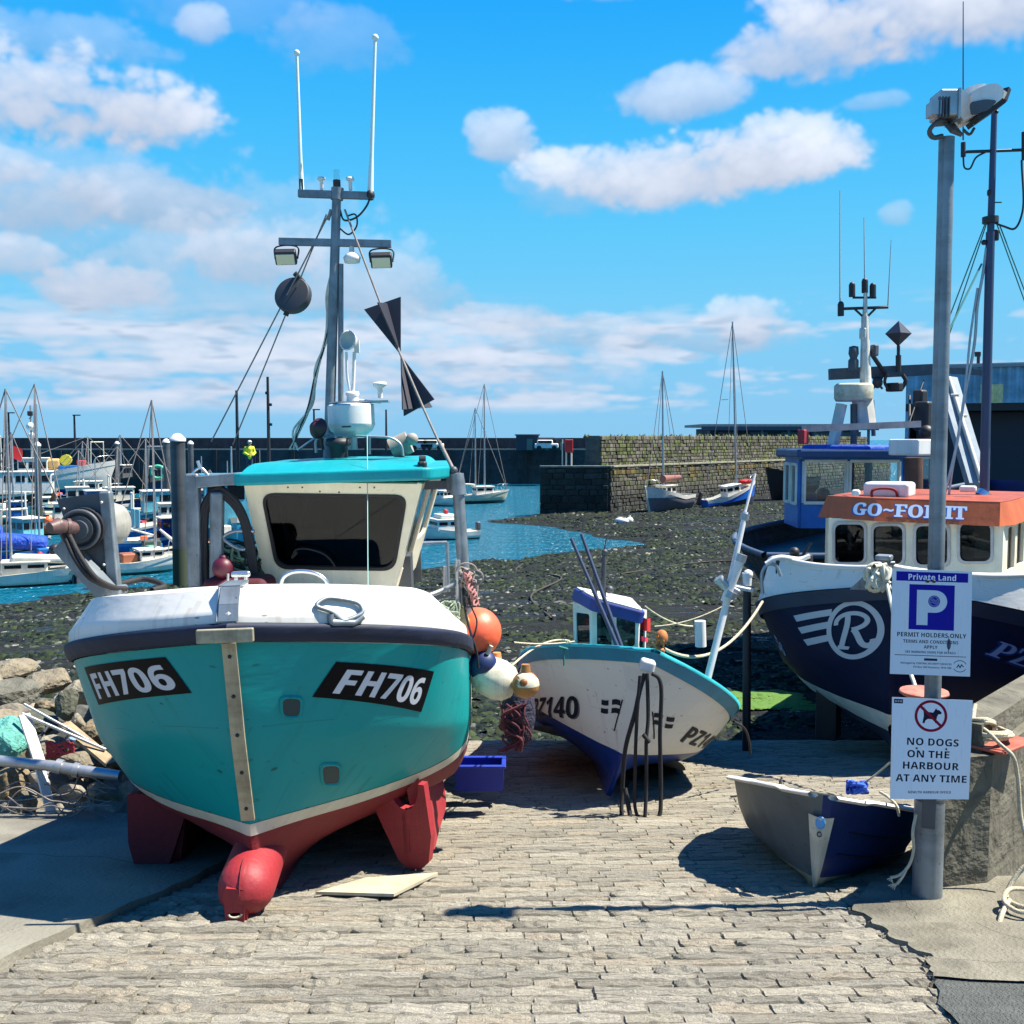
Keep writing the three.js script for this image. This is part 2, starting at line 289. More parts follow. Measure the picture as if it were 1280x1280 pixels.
const nearShore = (x) => curve([[-60, 33], [-25, 35], [-19, 38], [-12, 43.5], [-8, 46], [-3, 49.5], [0, 50.5], [3, 54], [6, 57], [7.5, 59], [12, 66], [40, 110], [60, 130]], x);
const rightShore = (d) => curve([[50, 12], [57, 8.2], [60, 6.6], [64, 5.2], [70, 3.2], [74, -1.6], [76, -2.2], [78, 1], [80, 1.6], [84, 7], [140, 24]], d);
const beachY = (x, d) => {
  const a = (nearShore(x) - d) * 0.058, b = (x - rightShore(d)), rb = b > 0 ? 0.55 * (1 - Math.exp(-b / 5)) : b * 0.12;
  const h = Math.max(Math.min(a, 1.38), rb) + 0.07 * fbm2(x * 0.35, d * 0.5, 4) + 0.12 * fbm2(x * 0.06, d * 0.12, 2);
  return Math.max(WATER + h, WATER - 2.5);
};
const beachMap = tex(1024, 1024, (u, v) => {
  const a = tileNoise(u, v * 2, 5, 5, 2), b = tileNoise(u, v, 40, 3, 6), c = tileNoise(u, v, 90, 2, 12), green = sstep(a + 0.4 * b, 0.0, 0.5), s = 0.55 + 0.5 * b + 0.5 * Math.max(0, c);
  return [(0.20 + 0.05 * green) * s, (0.235 + 0.09 * green) * s, (0.22 - 0.03 * green) * s + 0.02];
}, true, [0.11, 0.11]);
M.beach = new THREE.MeshPhysicalMaterial({ map: beachMap, roughness: 1, specularIntensity: 0.6 }); M.beach.color.setRGB(0.40, 0.43, 0.42);
M.beach.bumpMap = tex(512, 512, (u, v) => grey(0.5 + 0.3 * tileNoise(u, v, 14, 5, 21) + 0.25 * tileNoise(u, v, 60, 2, 3)), false, [0.25, 0.25]); M.beach.bumpScale = 0.12;
M.beach.roughnessMap = tex(256, 256, (u, v) => grey(mixN(1, 0.2, sstep(tileNoise(u, v * 3, 5, 4, 30), 0.22, 0.4))), false, [0.04, 0.09]);
structure('beach', grid(170, 190, (u, v) => { const x = mixN(-60, 62, u), d = 12 + 101 * Math.pow(v, 1.5); return [x, beachY(x, d), -d]; }, false), M.beach);

{ // seaweed, stones and shells strewn over the beach: nobody could count them
  const g = new THREE.IcosahedronGeometry(1, 1), p = g.attributes.position;
  for (let i = 0; i < p.count; i++) { const k = 1 + 0.4 * nz3(p.getX(i) * 1.7, p.getY(i) * 1.7, p.getZ(i) * 1.7); p.setXYZ(i, p.getX(i) * k, p.getY(i) * k * 0.4, p.getZ(i) * k); }
  g.computeVertexNormals();
  const scatter = (name, label, category, n, cols, size, test, rough) => {
    const wm = new THREE.MeshPhysicalMaterial({ roughness: rough, specularIntensity: 0.12 }), m = new THREE.InstancedMesh(boxUV(g.clone()), wm, n), o = new THREE.Object3D(), c = new THREE.Color();
    let k = 0;
    for (let t = 0; t < n * 12 && k < n; t++) {
      const d = 13.6 + 74 * Math.pow(rnd(), 1.35), x = (rnd() * 2 - 1) * d * 0.56, y = beachY(x, d);
      if (y < WATER + 0.03 || !test(x, d, y)) continue;
      const s = size * (0.4 + rnd() * 1.1) * (1 + d * 0.012);
      o.position.set(x, y + s * 0.1, -d); o.rotation.set(rnd() * 0.5, rnd() * 6.28, rnd() * 0.5); o.scale.set(s * (1 + rnd()), s * (0.4 + 0.5 * rnd()), s); o.updateMatrix();
      m.setMatrixAt(k, o.matrix);
      const q = cols[Math.floor(rnd() * cols.length)], l = 0.6 + rnd() * 0.7; c.setRGB(q[0] * l, q[1] * l, q[2] * l); m.setColorAt(k, c); k++;
    }
    m.count = k; m.name = name; m.castShadow = m.receiveShadow = true; m.userData = { label, category, kind: 'stuff' }; scene.add(m);
  };
  scatter('seaweed', 'dark green and black seaweed covering the beach at low tide', 'seaweed', 60000, [[0.018, 0.027, 0.016], [0.024, 0.036, 0.017], [0.011, 0.016, 0.015], [0.013, 0.017, 0.021], [0.034, 0.047, 0.022], [0.02, 0.026, 0.023]], 0.042, (x, d) => fbm2(x * 0.1, d * 0.4, 3) > -0.06 + 0.12 * rnd(), 0.6);
  scatter('shingle', 'pale pebbles and shells scattered among the seaweed', 'pebbles', 9000, [[0.09, 0.095, 0.08], [0.06, 0.07, 0.065], [0.2, 0.2, 0.17], [0.05, 0.06, 0.045]], 0.03, (x, d) => fbm2(x * 0.16 + 9, d * 0.4, 3) > 0.02, 0.7);
  const a = new THREE.InstancedMesh(boxUV(g.clone()), mat([0.06, 0.14, 0.012], 0.8), 1100), o = new THREE.Object3D();
  for (let k = 0; k < 1100; k++) { const d = 17.4 + rnd() * 1.0 + 0.3 * rnd() * rnd(), x = mixN(3.55, 5.0, Math.pow(rnd(), 0.8)) + (rnd() - 0.5) * 0.3, s = 0.03 + rnd() * 0.08; o.position.set(x, beachY(x, d) + s * 0.2, -d); o.rotation.set(0, rnd() * 6, 0); o.scale.set(s * 1.6, s * 0.5, s); o.updateMatrix(); a.setMatrixAt(k, o.matrix); }
  a.name = 'green_algae'; a.castShadow = a.receiveShadow = true; a.userData = { label: 'bright green algae patch on the beach beyond the slip', category: 'algae', kind: 'stuff' }; scene.add(a);
}

// the slip: a mortar bed with granite setts in courses across it
M.mortar = mat([0.17, 0.16, 0.13], 0.95, { map: T.conc, k: 1, bump: T.fine, bk: 3, bs: 0.01 });
const slip = structure('slipway', [
  grid(60, 60, (u, v) => { const x = mixN(-14, 12, u), d = mixN(-4, 13.75, v); return [x, (d > 0 ? slipY(d) : 0) - 0.017 + 0.008 * fbm2(x * 2, d * 2, 2), -d]; }),
  grid(60, 3, (u, v) => { const x = mixN(-14, 12, u); return [x, slipY(13.75) - 0.018 - v * 1.3, -13.75 - v * 0.1]; }),
], M.mortar);
const apronEdge = (d) => (d < 5.75 ? curve([[3, 1.75], [4.3, 1.84], [4.9, 2.03], [5.3, 1.98], [5.75, 1.93]], d) : 2.32 + (d - 5.75) * 0.83) + 0.05 * n2(d * 5, 3);
const slabEdge = (d) => (d < 8.6 ? curve([[3, -2.62], [5, -2.43], [5.5, -2.26], [6.3, -2.02], [8.6, -1.6]], d) : -7.5);
{
  const variants = [];
  for (let k = 0; k < 7; k++) {                                       // a worn block: uneven top, broken rounded rim, sides down to the bed
    const s = k * 13.7;
    variants.push(boxUV(grid(8, 5, (u, v) => {
      const e = Math.min(u, 1 - u, v, 1 - v), wob = (t) => 0.035 * n2(t * 3 + s, s);
      let x = u - 0.5, z = v - 0.5;
      const rim = e < 0.02;
      x *= rim ? 1 : 0.985; z *= rim ? 1 : 0.96;
      if (rim) { x += wob(v * 2 + u) * 0.5; z += wob(u * 2 + 7 + v) * 0.8; }
      return [x, rim ? -0.022 : 0.008 * n2(u * 3 + s, v * 3) + 0.006 * n2(u * 9 + s, v * 7) - (e < 0.21 ? 0.006 + 0.004 * n2(u * 12, v * 12 + s) : 0), -z];
    })));
  }
  // real worn corners: the second ring of vertices is pushed out to the rim
  for (const g of variants) { const p = g.attributes.position; for (let i = 0; i < p.count; i++) { let x = p.getX(i), z = p.getZ(i); if (p.getY(i) > -0.018) { const fx = Math.abs(x) > 0.34 ? 1.30 : 1, fz = Math.abs(z) > 0.25 ? 1.50 : 1; p.setX(i, clamp(x * fx, -0.482, 0.482)); p.setZ(i, clamp(z * fz, -0.462, 0.462)); } } g.computeVertexNormals(); }
  const tones = [[0.365, 0.345, 0.28], [0.385, 0.363, 0.298], [0.345, 0.327, 0.265], [0.375, 0.345, 0.276], [0.305, 0.293, 0.246], [0.39, 0.37, 0.312], [0.27, 0.255, 0.21], [0.37, 0.333, 0.262]];
  const stoneMap = tex(512, 512, (u, v) => { const a = tileNoise(u, v, 7, 4, 50) * 0.16, b = tileNoise(u, v, 50, 3, 51) * 0.2, k = Math.max(0, tileNoise(u, v, 22, 3, 60) - 0.42) * 1.6; const m = 0.9 + a + b - k; return [m, m * (0.99 + a * 0.1), m * (0.97 + 0.2 * b)]; }, true, [1.6, 1.6]);
  const mats = tones.map((c) => { const m = mat(c, 0.9, { map: stoneMap, bump: T.fine, bk: 2.4, bs: 0.012 }); return m; });
  const spots = [], tilt = Math.atan(SLOPE);
  let d = 3.7, row = 0;
  while (d < 13.6) {
    const h = 0.074 + 0.05 * rnd() + (row % 7 === 3 ? 0.025 : 0), x1 = apronEdge(d), x0 = slabEdge(d) + 0.03;
    let x = Math.max(x0, -0.56 * d - 0.4) - rnd() * 0.3;
    while (x < Math.min(x1, 0.56 * d + 0.4)) {
      let l = 0.14 + rnd() * rnd() * 0.46 + 0.12 * rnd();
      if (x + l > x1 - 0.06) l = Math.max(0.12, x1 - x - 0.02);
      const a = Math.max(x, x0);
      if (x + l - a > 0.08) spots.push([(a + x + l) / 2 + 0, d + h / 2, x + l - a, h]);
      x += l;
    }
    d += h; row++;
  }
  const seen = (s) => Math.abs(s[0]) < s[1] * 0.505 && s[1] > 4.28 && !(Math.abs(s[0] + 1.47) < 0.9 && s[1] > 6.1 && s[1] < 8);
  const tone = (s) => { const k = fbm2(s[0] * 0.7 + 4, s[1] * 0.9, 3); return k < -0.25 && rnd() < 0.6 ? (rnd() < 0.5 ? 4 : 6) : k > 0.3 && rnd() < 0.5 ? 5 : Math.floor(rnd() * 8); };   // worn and stained areas
  const near = spots.filter(seen).slice(0, 300), rest = spots.filter((s) => !near.includes(s));
  const set = (o, s) => {
    const gap = 0.003 + 0.016 * rnd() * rnd();
    o.position.set(s[0], slipY(s[1]) + 0.004 * (rnd() - 0.5) + 0.006 * n2(s[0] * 0.9, s[1] * 1.3), -s[1]);
    o.rotation.set(-tilt + (rnd() - 0.5) * 0.03, (rnd() - 0.5) * 0.025 + (rnd() > 0.5 ? Math.PI : 0) * 0, (rnd() - 0.5) * 0.022);
    o.scale.set(s[2] - gap * 0.6, 1, s[3] - gap);
  };
  for (const s of near) { const m = new THREE.Mesh(variants[Math.floor(rnd() * 7)], mats[tone(s)]); m.name = 'sett'; m.castShadow = m.receiveShadow = true; set(m, s); slip.add(m); }
  const one = new THREE.InstancedMesh(variants[0], mat([1, 1, 1], 0.9, { map: stoneMap, bump: T.fine, bk: 2.4, bs: 0.012 }), rest.length), o = new THREE.Object3D(), c = new THREE.Color();
  rest.forEach((s, k) => { set(o, s); o.updateMatrix(); one.setMatrixAt(k, o.matrix); const q = tones[tone(s)]; one.setColorAt(k, c.setRGB(...q)); });
  one.name = 'far_setts'; one.userData = { kind: 'stuff' }; one.castShadow = one.receiveShadow = true; slip.add(one);
}
M.slab = mat([0.24, 0.232, 0.2], 0.9, { map: T.ground, k: 0.24, bump: T.fine, bk: 2, bs: 0.008 });
M.apron = mat([0.22, 0.21, 0.17], 0.95, { map: T.ground, k: 0.55, bump: T.fine, bk: 3, bs: 0.012 });
M.asphalt = mat([0.085, 0.092, 0.085], 0.95, { map: T.dirty, k: 2, bump: T.fine, bk: 5, bs: 0.02 });
structure('concrete_slab', [
  grid(16, 50, (u, v) => { const d = mixN(2.5, 8.6, v), e = slabEdge(d) + 0.02 * n2(d * 6, 1); return [mixN(-9, e, u), slipY(d) + 0.035 + 0.006 * n2(d, u * 4), -d]; }),
  grid(1, 50, (u, v) => { const d = mixN(2.5, 8.6, v), e = slabEdge(d) + 0.02 * n2(d * 6, 1); return [e + u * 0.015, slipY(d) + 0.035 - u * 0.1 + 0.006 * n2(d, 4), -d]; }),
  grid(16, 1, (u, v) => [mixN(-9, slabEdge(8.6), u), slipY(8.6) + 0.035 - v * 0.12, -8.6]),
], M.slab);
{ // the smooth concrete at the foot of the wall, with a broken edge, and the patch of asphalt in front of it
  const edge = (d) => apronEdge(d) + 0.03 * n2(d * 13, 9);
  structure('concrete_apron', [
    grid(24, 40, (u, v) => { const d = mixN(4.45, 6.25, v), x0 = d < 5.72 ? edge(d) : 1.93 + (d - 5.72) * 0.6, x = mixN(x0, 7, u), near = 4.62 + 0.06 * n2(x * 4, 2) - (x - 2) * 0.07; const dd = Math.max(d, near); return [x, slipY(dd) + 0.016 + 0.02 * Math.max(0, n2(x * 1.2, d)) * u + 0.05 * sstep(d, 5.5, 6.2), -dd]; }),
    grid(1, 40, (u, v) => { const d = mixN(4.55, 5.9, v); return [edge(d) - u * 0.02, slipY(d) + 0.016 - u * 0.06, -d]; }),
  ], M.apron);
  structure('asphalt_patch', grid(20, 16, (u, v) => { const d = mixN(2.5, 4.75, v), x0 = edge(d) + 0.02 * n2(d * 22, 4); return [mixN(x0, 7, u), slipY(d) + 0.006 + 0.004 * n2(u * 20, d * 6), -d]; }), M.asphalt);
}

// the quay wall on the right: a concrete parapet that runs away beside the slip, with a raised kerb along its top
M.wall = mat([0.155, 0.148, 0.115], 0.92, { map: T.ground, k: 0.8, bump: T.coarse, bk: 1.4, bs: 0.02 });
{
  const dir = V(0.66, 0, -0.75), L = 11, A = V(2.40, 0, -5.97), B = V(2.87, 0, -6.1), low = -1.75, top = -0.19;
  const prism = (a, b, y0, y1, n = 20, j = 0.012) => {
    const c = a.clone().addScaledVector(dir, L), e = b.clone().addScaledVector(dir, L), w = (x, z, y) => j * fbm2(x * 3 + y * 2, z * 3, 2);
    const side = (p, q, m) => grid(m, 6, (u, v) => { const x = mixN(p.x, q.x, u), z = mixN(p.z, q.z, u), y = mixN(y0, y1, v); return [x + w(x, z, y), y, z + w(z, x, y), 0, 0]; });
    return [side(a, b, 10), side(b, e, n), side(e, c, 4), side(c, a, n), grid(n, 6, (u, v) => { const p = a.clone().lerp(c, u).lerp(b.clone().lerp(e, u), v); return [p.x + w(p.x, p.z, y1), y1 + 0.01 * fbm2(p.x * 4, p.z * 4, 2), p.z + w(p.z, p.x, y1)]; }, true)];
  };
  const nrm = V(0.75, 0, 0.66);
  const wall = thing('quay_wall', 'weathered concrete quay wall with a raised kerb, behind the sign post', 'wall', V(2.5, -1.2, -6));
  const put = (name, geos, m) => { const g = join(geos); g.translate(-2.5, 1.2, 6); return part(wall, name, g, m); };
  put('parapet', prism(A, B, low, top), M.wall);
  const k0 = A.clone().addScaledVector(dir, 0.42);
  put('kerb', prism(k0, k0.clone().addScaledVector(nrm, 0.2), top - 0.02, top + 0.17, 20, 0.01), M.wall);
}
// the ground behind the wall, level with the slip's head
structure('quay_road', grid(8, 12, (u, v) => { const d = mixN(13, 60, v), x0 = 4.6 + (d - 6.1) * 0.9; return [x0 + u * 50, -0.75 - 0.02 * (d - 6), -d]; }), M.apron);

// the rocks at the slip's left side
M.rocks = [[0.22, 0.17, 0.10], [0.13, 0.128, 0.10], [0.21, 0.18, 0.125], [0.08, 0.085, 0.06], [0.24, 0.215, 0.155]].map((c) => mat(c, 0.9, { map: T.rust, k: 1.2, bump: T.fine, bk: 1.6, bs: 0.02 }));
function rockGeo(sx, sy, sz, seed) {
  const g = new THREE.IcosahedronGeometry(1, 5), p = g.attributes.position, r = rng(seed), cuts = [];
  for (let k = 0; k < 11; k++) cuts.push([V(r() * 2 - 1, r() * 2 - 1, r() * 2 - 1).normalize(), 0.58 + r() * 0.3]);
  for (let i = 0; i < p.count; i++) {
    const v = V(p.getX(i), p.getY(i), p.getZ(i));
    for (const [n, c] of cuts) { const e = v.dot(n) - c; if (e > 0) v.addScaledVector(n, -e * 0.92); }
    v.multiplyScalar(1 + 0.05 * nz3(v.x * 2.2 + seed, v.y * 2.2, v.z * 2.2) + 0.025 * nz3(v.x * 7, v.y * 7 + seed, v.z * 7));
    p.setXYZ(i, v.x * sx, v.y * sy, v.z * sz);
  }
  g.computeVertexNormals();
  return g;
}
{
  // [px, py, depth, half width, half height, half depth, material, label or null]
  const list = [
    [8, 925, 8.9, 0.28, 0.3, 0.3, 0, 'rounded boulder painted turquoise on its face at the photo edge', 1], [85, 880, 9.6, 0.17, 0.24, 0.2, 3, 'upright greenish boulder in a dark hollow of the rock pile'], [118, 915, 9.2, 0.34, 0.2, 0.24, 0, 'long ochre rock leaning against the teal hull side'],
    [20, 868, 10.2, 0.42, 0.24, 0.4, 1], [62, 850, 11, 0.5, 0.2, 0.4, 2], [110, 868, 10.8, 0.4, 0.26, 0.4, 4], [14, 838, 11.4, 0.5, 0.22, 0.4, 2], [150, 935, 9, 0.3, 0.24, 0.3, 2], [60, 940, 9, 0.3, 0.22, 0.3, 4], [100, 955, 8.8, 0.34, 0.2, 0.3, 2],
    [10, 985, 8.7, 0.36, 0.32, 0.3, 0], [70, 1000, 8.9, 0.3, 0.26, 0.3, 3], [130, 995, 8.9, 0.4, 0.26, 0.3, 3], [30, 1010, 8.5, 0.22, 0.16, 0.2, 1], [150, 880, 10.2, 0.4, 0.3, 0.4, 2], [-40, 930, 9.4, 0.5, 0.5, 0.5, 1], [45, 905, 9.6, 0.3, 0.2, 0.3, 3], [175, 960, 9.4, 0.4, 0.3, 0.4, 4], [-30, 860, 11, 0.7, 0.4, 0.6, 4], [98, 905, 9.1, 0.1, 0.16, 0.1, 4, 'small smooth white stone standing in front of the greenish boulder'],
    [60, 975, 9.3, 0.5, 0.3, 0.4, 3], [0, 960, 9.2, 0.5, 0.3, 0.4, 1], [150, 1010, 9.3, 0.5, 0.3, 0.4, 3], [105, 930, 9.7, 0.5, 0.3, 0.4, 1],
  ];
  const names = ['broad grey boulder below the topmost flat one in the rock pile', 'flat cream boulder near the top of the rock pile', 'pale boulder touching the teal hull shoulder in the rock pile', 'topmost flat cream boulder at the back left of the rock pile', 'light boulder by the teal hull above the pipe end', 'pale boulder right behind the scrap frame', 'cream boulder between the scrap frame and the teal hull', 'ochre boulder under the pipe at the photo edge', 'dark boulder under the pipe right of the scrap frame', 'dark boulder low beside the teal boat keel', 'small grey stone at the foot of the rock pile', 'tall pale boulder behind the ochre rock at the teal hull', 'big grey boulder cut by the photo edge behind the pipe', 'grey stone behind the scrap frame top', 'cream boulder tucked under the teal hull flare', 'wide cream boulder at the far left corner of the rock pile', 'dark flat boulder in the hollow below the pipe', 'grey boulder below the turquoise painted one', 'dark boulder in the shade under the teal hull', 'grey filler boulder in the middle of the rock pile'];
  let nameAt = 0;
  list.forEach(([px, py, d, sx, sy, sz, m, label, paint], i) => {
    const g = rockGeo(sx * 0.64, sy * 0.68, sz * 0.66, 300 + i * 17); g.rotateY(rnd() * 3).rotateZ((rnd() - 0.5) * 0.5);
    const p = P(px, py, d); g.translate(p.x, p.y, p.z);
    const o = lone('rock', label ?? names[nameAt++], 'rock', g, M.rocks[m], 'boulders in the rock pile beside the slip');
    if (paint) o.material = mat([0.10, 0.36, 0.30], 0.8, { map: T.rust, k: 1.4, bump: T.fine, bk: 2, bs: 0.02 });
  });
  const g = rockGeo(1, 0.8, 1, 77), rub = new THREE.InstancedMesh(boxUV(g), mat([1, 1, 1], 0.9, { map: T.rust, k: 1 }), 900), o = new THREE.Object3D(), c = new THREE.Color();
  for (let k = 0; k < 900; k++) { const d = 8.65 + rnd() * 3.6, x = -d * 0.55 + rnd() * (d * 0.55 - 2.7 - (d - 8.5) * 0.2), s = 0.05 + rnd() * rnd() * 0.27; o.position.set(x, slipY(d) + 0.03 + (x < -3.3 ? sstep(d, 8.7, 9.8) * 0.62 : 0.1) * rnd(), -d); o.rotation.set(rnd() * 6, rnd() * 6, 0); o.scale.set(s * 1.4, s, s); o.updateMatrix(); rub.setMatrixAt(k, o.matrix); const q = [[0.2, 0.17, 0.12], [0.09, 0.09, 0.075], [0.26, 0.23, 0.18]][k % 3]; rub.setColorAt(k, c.setRGB(...q)); }
  rub.name = 'rubble'; rub.castShadow = rub.receiveShadow = true; rub.userData = { label: 'loose stones and rubble between the boulders beside the slip', category: 'rubble', kind: 'stuff' }; scene.add(rub);
}
{ // scrap on the rocks
  const q = P;
  lone('metal_pipe', 'long grey metal pipe lying across the rock pile', 'pipe', [bar(q(-60, 945, 8.55), q(60, 957, 8.45), 0.045), bar(q(60, 957, 8.45), q(150, 970, 8.4), 0.047, 0.043, 12), bar(q(70, 957, 8.44), q(78, 959, 8.44), 0.06), bar(q(92, 962, 8.43), q(99, 963, 8.43), 0.06)], M.alu);
  const f = thing('scrap_frame', 'bent white metal frame propped upright in the rock pile', 'scrap metal', q(45, 1020, 8.5)), l = (px, py, d) => f.worldToLocal(q(px, py, d));
  part(f, 'flat_bar', beam(l(30, 893, 8.7), l(50, 955, 8.6), 0.1, 0.02), M.plastic); part(f, 'flat_bar', beam(l(50, 960, 8.5), l(66, 1025, 8.4), 0.08, 0.02), M.plastic);
  part(f, 'rod', bar(l(28, 892, 8.7), l(132, 937, 8.8), 0.014), M.alu); part(f, 'rod', bar(l(30, 880, 8.9), l(120, 930, 8.9), 0.012), M.alu); part(f, 'rod', bar(l(48, 925, 8.7), l(62, 905, 8.8), 0.012), M.steelDark);
  lone('wooden_plank', 'long weathered plank on the rocks beside the teal hull', 'plank', beam(q(80, 905, 9), q(140, 955, 8.7), 0.12, 0.03), M.wood);
  lone('rope_tangle', 'red and black rope tangle dropped on the rock pile', 'rope', [tube(Array.from({ length: 40 }, (_, i) => { const p = q(75 + 18 * Math.sin(i * 1.3), 938 + 9 * Math.cos(i * 1.9), 8.75); p.y += 0.03 * n2(i, 1); return p; }), 0.009, 200)], mat([0.28, 0.02, 0.03], 0.8));
  lone('fishing_net', 'dark net and wires strewn in the hollow under the pipe', 'net', Array.from({ length: 9 }, (_, k) => tube(Array.from({ length: 6 }, (_, i) => q(5 + i * 27 + 14 * n2(k, i), 985 + 20 * n2(k * 3, i) + k * 4, 8.5 - 0.04 * k)), 0.006, 40, 5)), M.ropeGrey);
  lone('blue_can', 'small blue metal can among the rocks', 'can', bar(q(86, 935, 8.8), q(91, 923, 8.8), 0.03, 0.03, 14), mat([0.25, 0.36, 0.5], 0.4, { metal: 0.4 }));
}
// ---------------------------------------------------------------- hulls
// h: L length, stem(v) where each level begins, keel(s), sheer(s) heights, half(v, t, s) half width t metres behind the stem at that level.
// Local axes: x to the right, y up, the bow at the origin pointing to +z.
function Hull(h) {
  const pt = (v, s, side, off = 0) => {
    const f = (vv, ss) => { const k = h.keel(ss), t = h.sheer(ss); return V(side * h.half(vv, Math.max(0, ss - h.stem(vv)), ss), k + (t - k) * vv, -ss); };
    const p = f(v, s);
    if (off) {
      const e = 0.02, s1 = Math.max(s, h.stem(v) + e), a = f(Math.min(1, v + e), s1).sub(f(Math.max(0, v - e), s1)), b = f(v, s1 + e).sub(f(v, s1 - e * 0.9)), n = a.cross(b).normalize();
      if (n.x * side < 0) n.negate();
      p.addScaledVector(n, off);
    }
    return p;
  };
  const solve = (lo, hi, u, w) => { let v = 0.5, s = 0; for (let i = 0; i < 6; i++) { const s0 = h.stem(v); s = s0 + u * (h.L - s0); v = lo(s) + (hi(s) - lo(s)) * w; } return [clamp(v, 0, 1), s]; };
  const num = (x) => (typeof x === 'function' ? x : () => x);
  const band = (lo, hi, o = {}) => [-1, 1].map((side) => grid(o.nu ?? 56, o.nv ?? 10, (a, w) => {
    const u = mixN(o.u0 ?? 0, o.u1 ?? 1, Math.pow(a, 1.7)), [v, s] = solve(num(lo), num(hi), u, w), p = pt(v, s, side, o.off ?? 0);
    if (s - h.stem(v) < 0.004) { p.x = 0; p.z = -h.stem(v) + (o.off ?? 0) + 0.008; }
    return [p.x, p.y, p.z, s, p.y];
  }, side > 0));
  const level = (y) => (s) => clamp(((typeof y === 'function' ? y(s) : y) - h.keel(s)) / (h.sheer(s) - h.keel(s)), 0, 1);
  const transom = (inset = 0) => { const n = 14, pts = []; for (let i = 0; i <= n; i++) pts.push(pt(i / n, h.L, 1)); return grid(8, n, (u, v) => { const p = pt(v, h.L, 1); return [mixN(-p.x, p.x, u), p.y, p.z - 0.001, mixN(-p.x, p.x, u), p.y]; }); };
  const deck = (y, s0, s1, inset = 0, camber = 0.05, v = 1) => grid(12, 30, (u, w) => { const s = mixN(s0, s1, w), p = pt(typeof v === 'function' ? v(s) : v, s, 1), x = Math.max(0.01, p.x - (typeof inset === 'function' ? inset(s) : inset)), a = u * 2 - 1; return [a * x, (typeof y === 'function' ? y(s) : y) + camber * (1 - a * a), -s, a * x, -s]; });
  const pick = (group, side, px, py) => {                             // where on the hull's side the sight line through a place of the photograph meets it
    let best = [1e12, 0.5, 1], box_ = [0.02, 0.99, 0, Math.min(h.L, 3.6)];
    const w = V(0, 0, 0), n = V(0, 0, 0), eye = V(0, EYE, 0), c = Math.cos(PITCH), si = Math.sin(PITCH);
    const score = (v, s) => {                                         // only places that face the eye count
      const p = pt(v, s, side); n.copy(pt(v, s, side, 0.01)).applyMatrix4(group.matrixWorld); w.copy(p).applyMatrix4(group.matrixWorld);
      if (n.sub(w).dot(eye.clone().sub(w)) < 0) return 1e12;
      const y = w.y - EYE, zc = -w.z * c - y * si, yc = y * c - w.z * si; return (640 + FPX * w.x / zc - px) ** 2 + (640 - FPX * yc / zc - py) ** 2;
    };
    for (let k = 0; k < 5; k++) {
      const [v0, v1, s0, s1] = box_, nn = k ? 24 : 70;
      for (let i = 0; i <= nn; i++) for (let j = 0; j <= nn; j++) { const v = mixN(v0, v1, i / nn), s = Math.max(mixN(s0, s1, j / nn), h.stem(v)), e = score(v, s); if (e < best[0]) best = [e, v, s]; }
      const dv = (v1 - v0) / (k ? 10 : 30), ds = (s1 - s0) / (k ? 10 : 30);
      box_ = [Math.max(0, best[1] - dv), Math.min(1, best[1] + dv), Math.max(-0.3, best[2] - ds), Math.min(h.L, best[2] + ds)];
    }
    if (best[0] > 60) console.log('pick misses by', Math.sqrt(best[0]).toFixed(1), 'at', px, py, 'side', side);
    return [best[1], best[2]];
  };
  // a sheet lying on the hull between four corners (top left, top right, bottom right, bottom left, as read)
  const decal = (side, c, off = 0.004, n = 14) => grid(n, n, (u, w) => { const m = (k) => mixN(mixN(c[0][k], c[1][k], u), mixN(c[3][k], c[2][k], u), w), p = pt(m(0), m(1), side, off); return [p.x, p.y, p.z, u, 1 - w]; });
  return { ...h, pt, band, level, transom, deck, pick, decal };
}
const word = (text, font, fg, bg, o = {}) => (o.cut ? printCut : print)(o.w ?? 512, o.h ?? 192, (c, w, h) => {
  if (bg) { c.fillStyle = bg; c.fillRect(0, 0, w, h); if (o.dirt) { c.fillStyle = 'rgba(120,120,110,0.16)'; const r = rng(5); for (let i = 0; i < 60; i++) c.fillRect(r() * w, r() * h, 1 + r() * 14, 1 + r() * 2); } }
  c.font = font; c.textAlign = 'center'; c.textBaseline = 'middle';
  const tw = c.measureText(text).width, k = (o.fill ?? 0.92) * w / tw;
  c.setTransform(k, 0, o.skew ?? 0, o.tall ?? 1, w / 2 - (o.skew ?? 0) * 0, h / 2 + (o.dy ?? 0));
  if (o.edge) { c.strokeStyle = o.edge; c.lineWidth = o.edgeW ?? 10; c.lineJoin = 'round'; c.strokeText(text, o.sx ?? 0, o.sy ?? 0); }
  if (o.bold) { c.strokeStyle = fg; c.lineWidth = o.bold; c.strokeText(text, 0, 0); }
  c.fillStyle = fg; c.fillText(text, 0, 0);
});

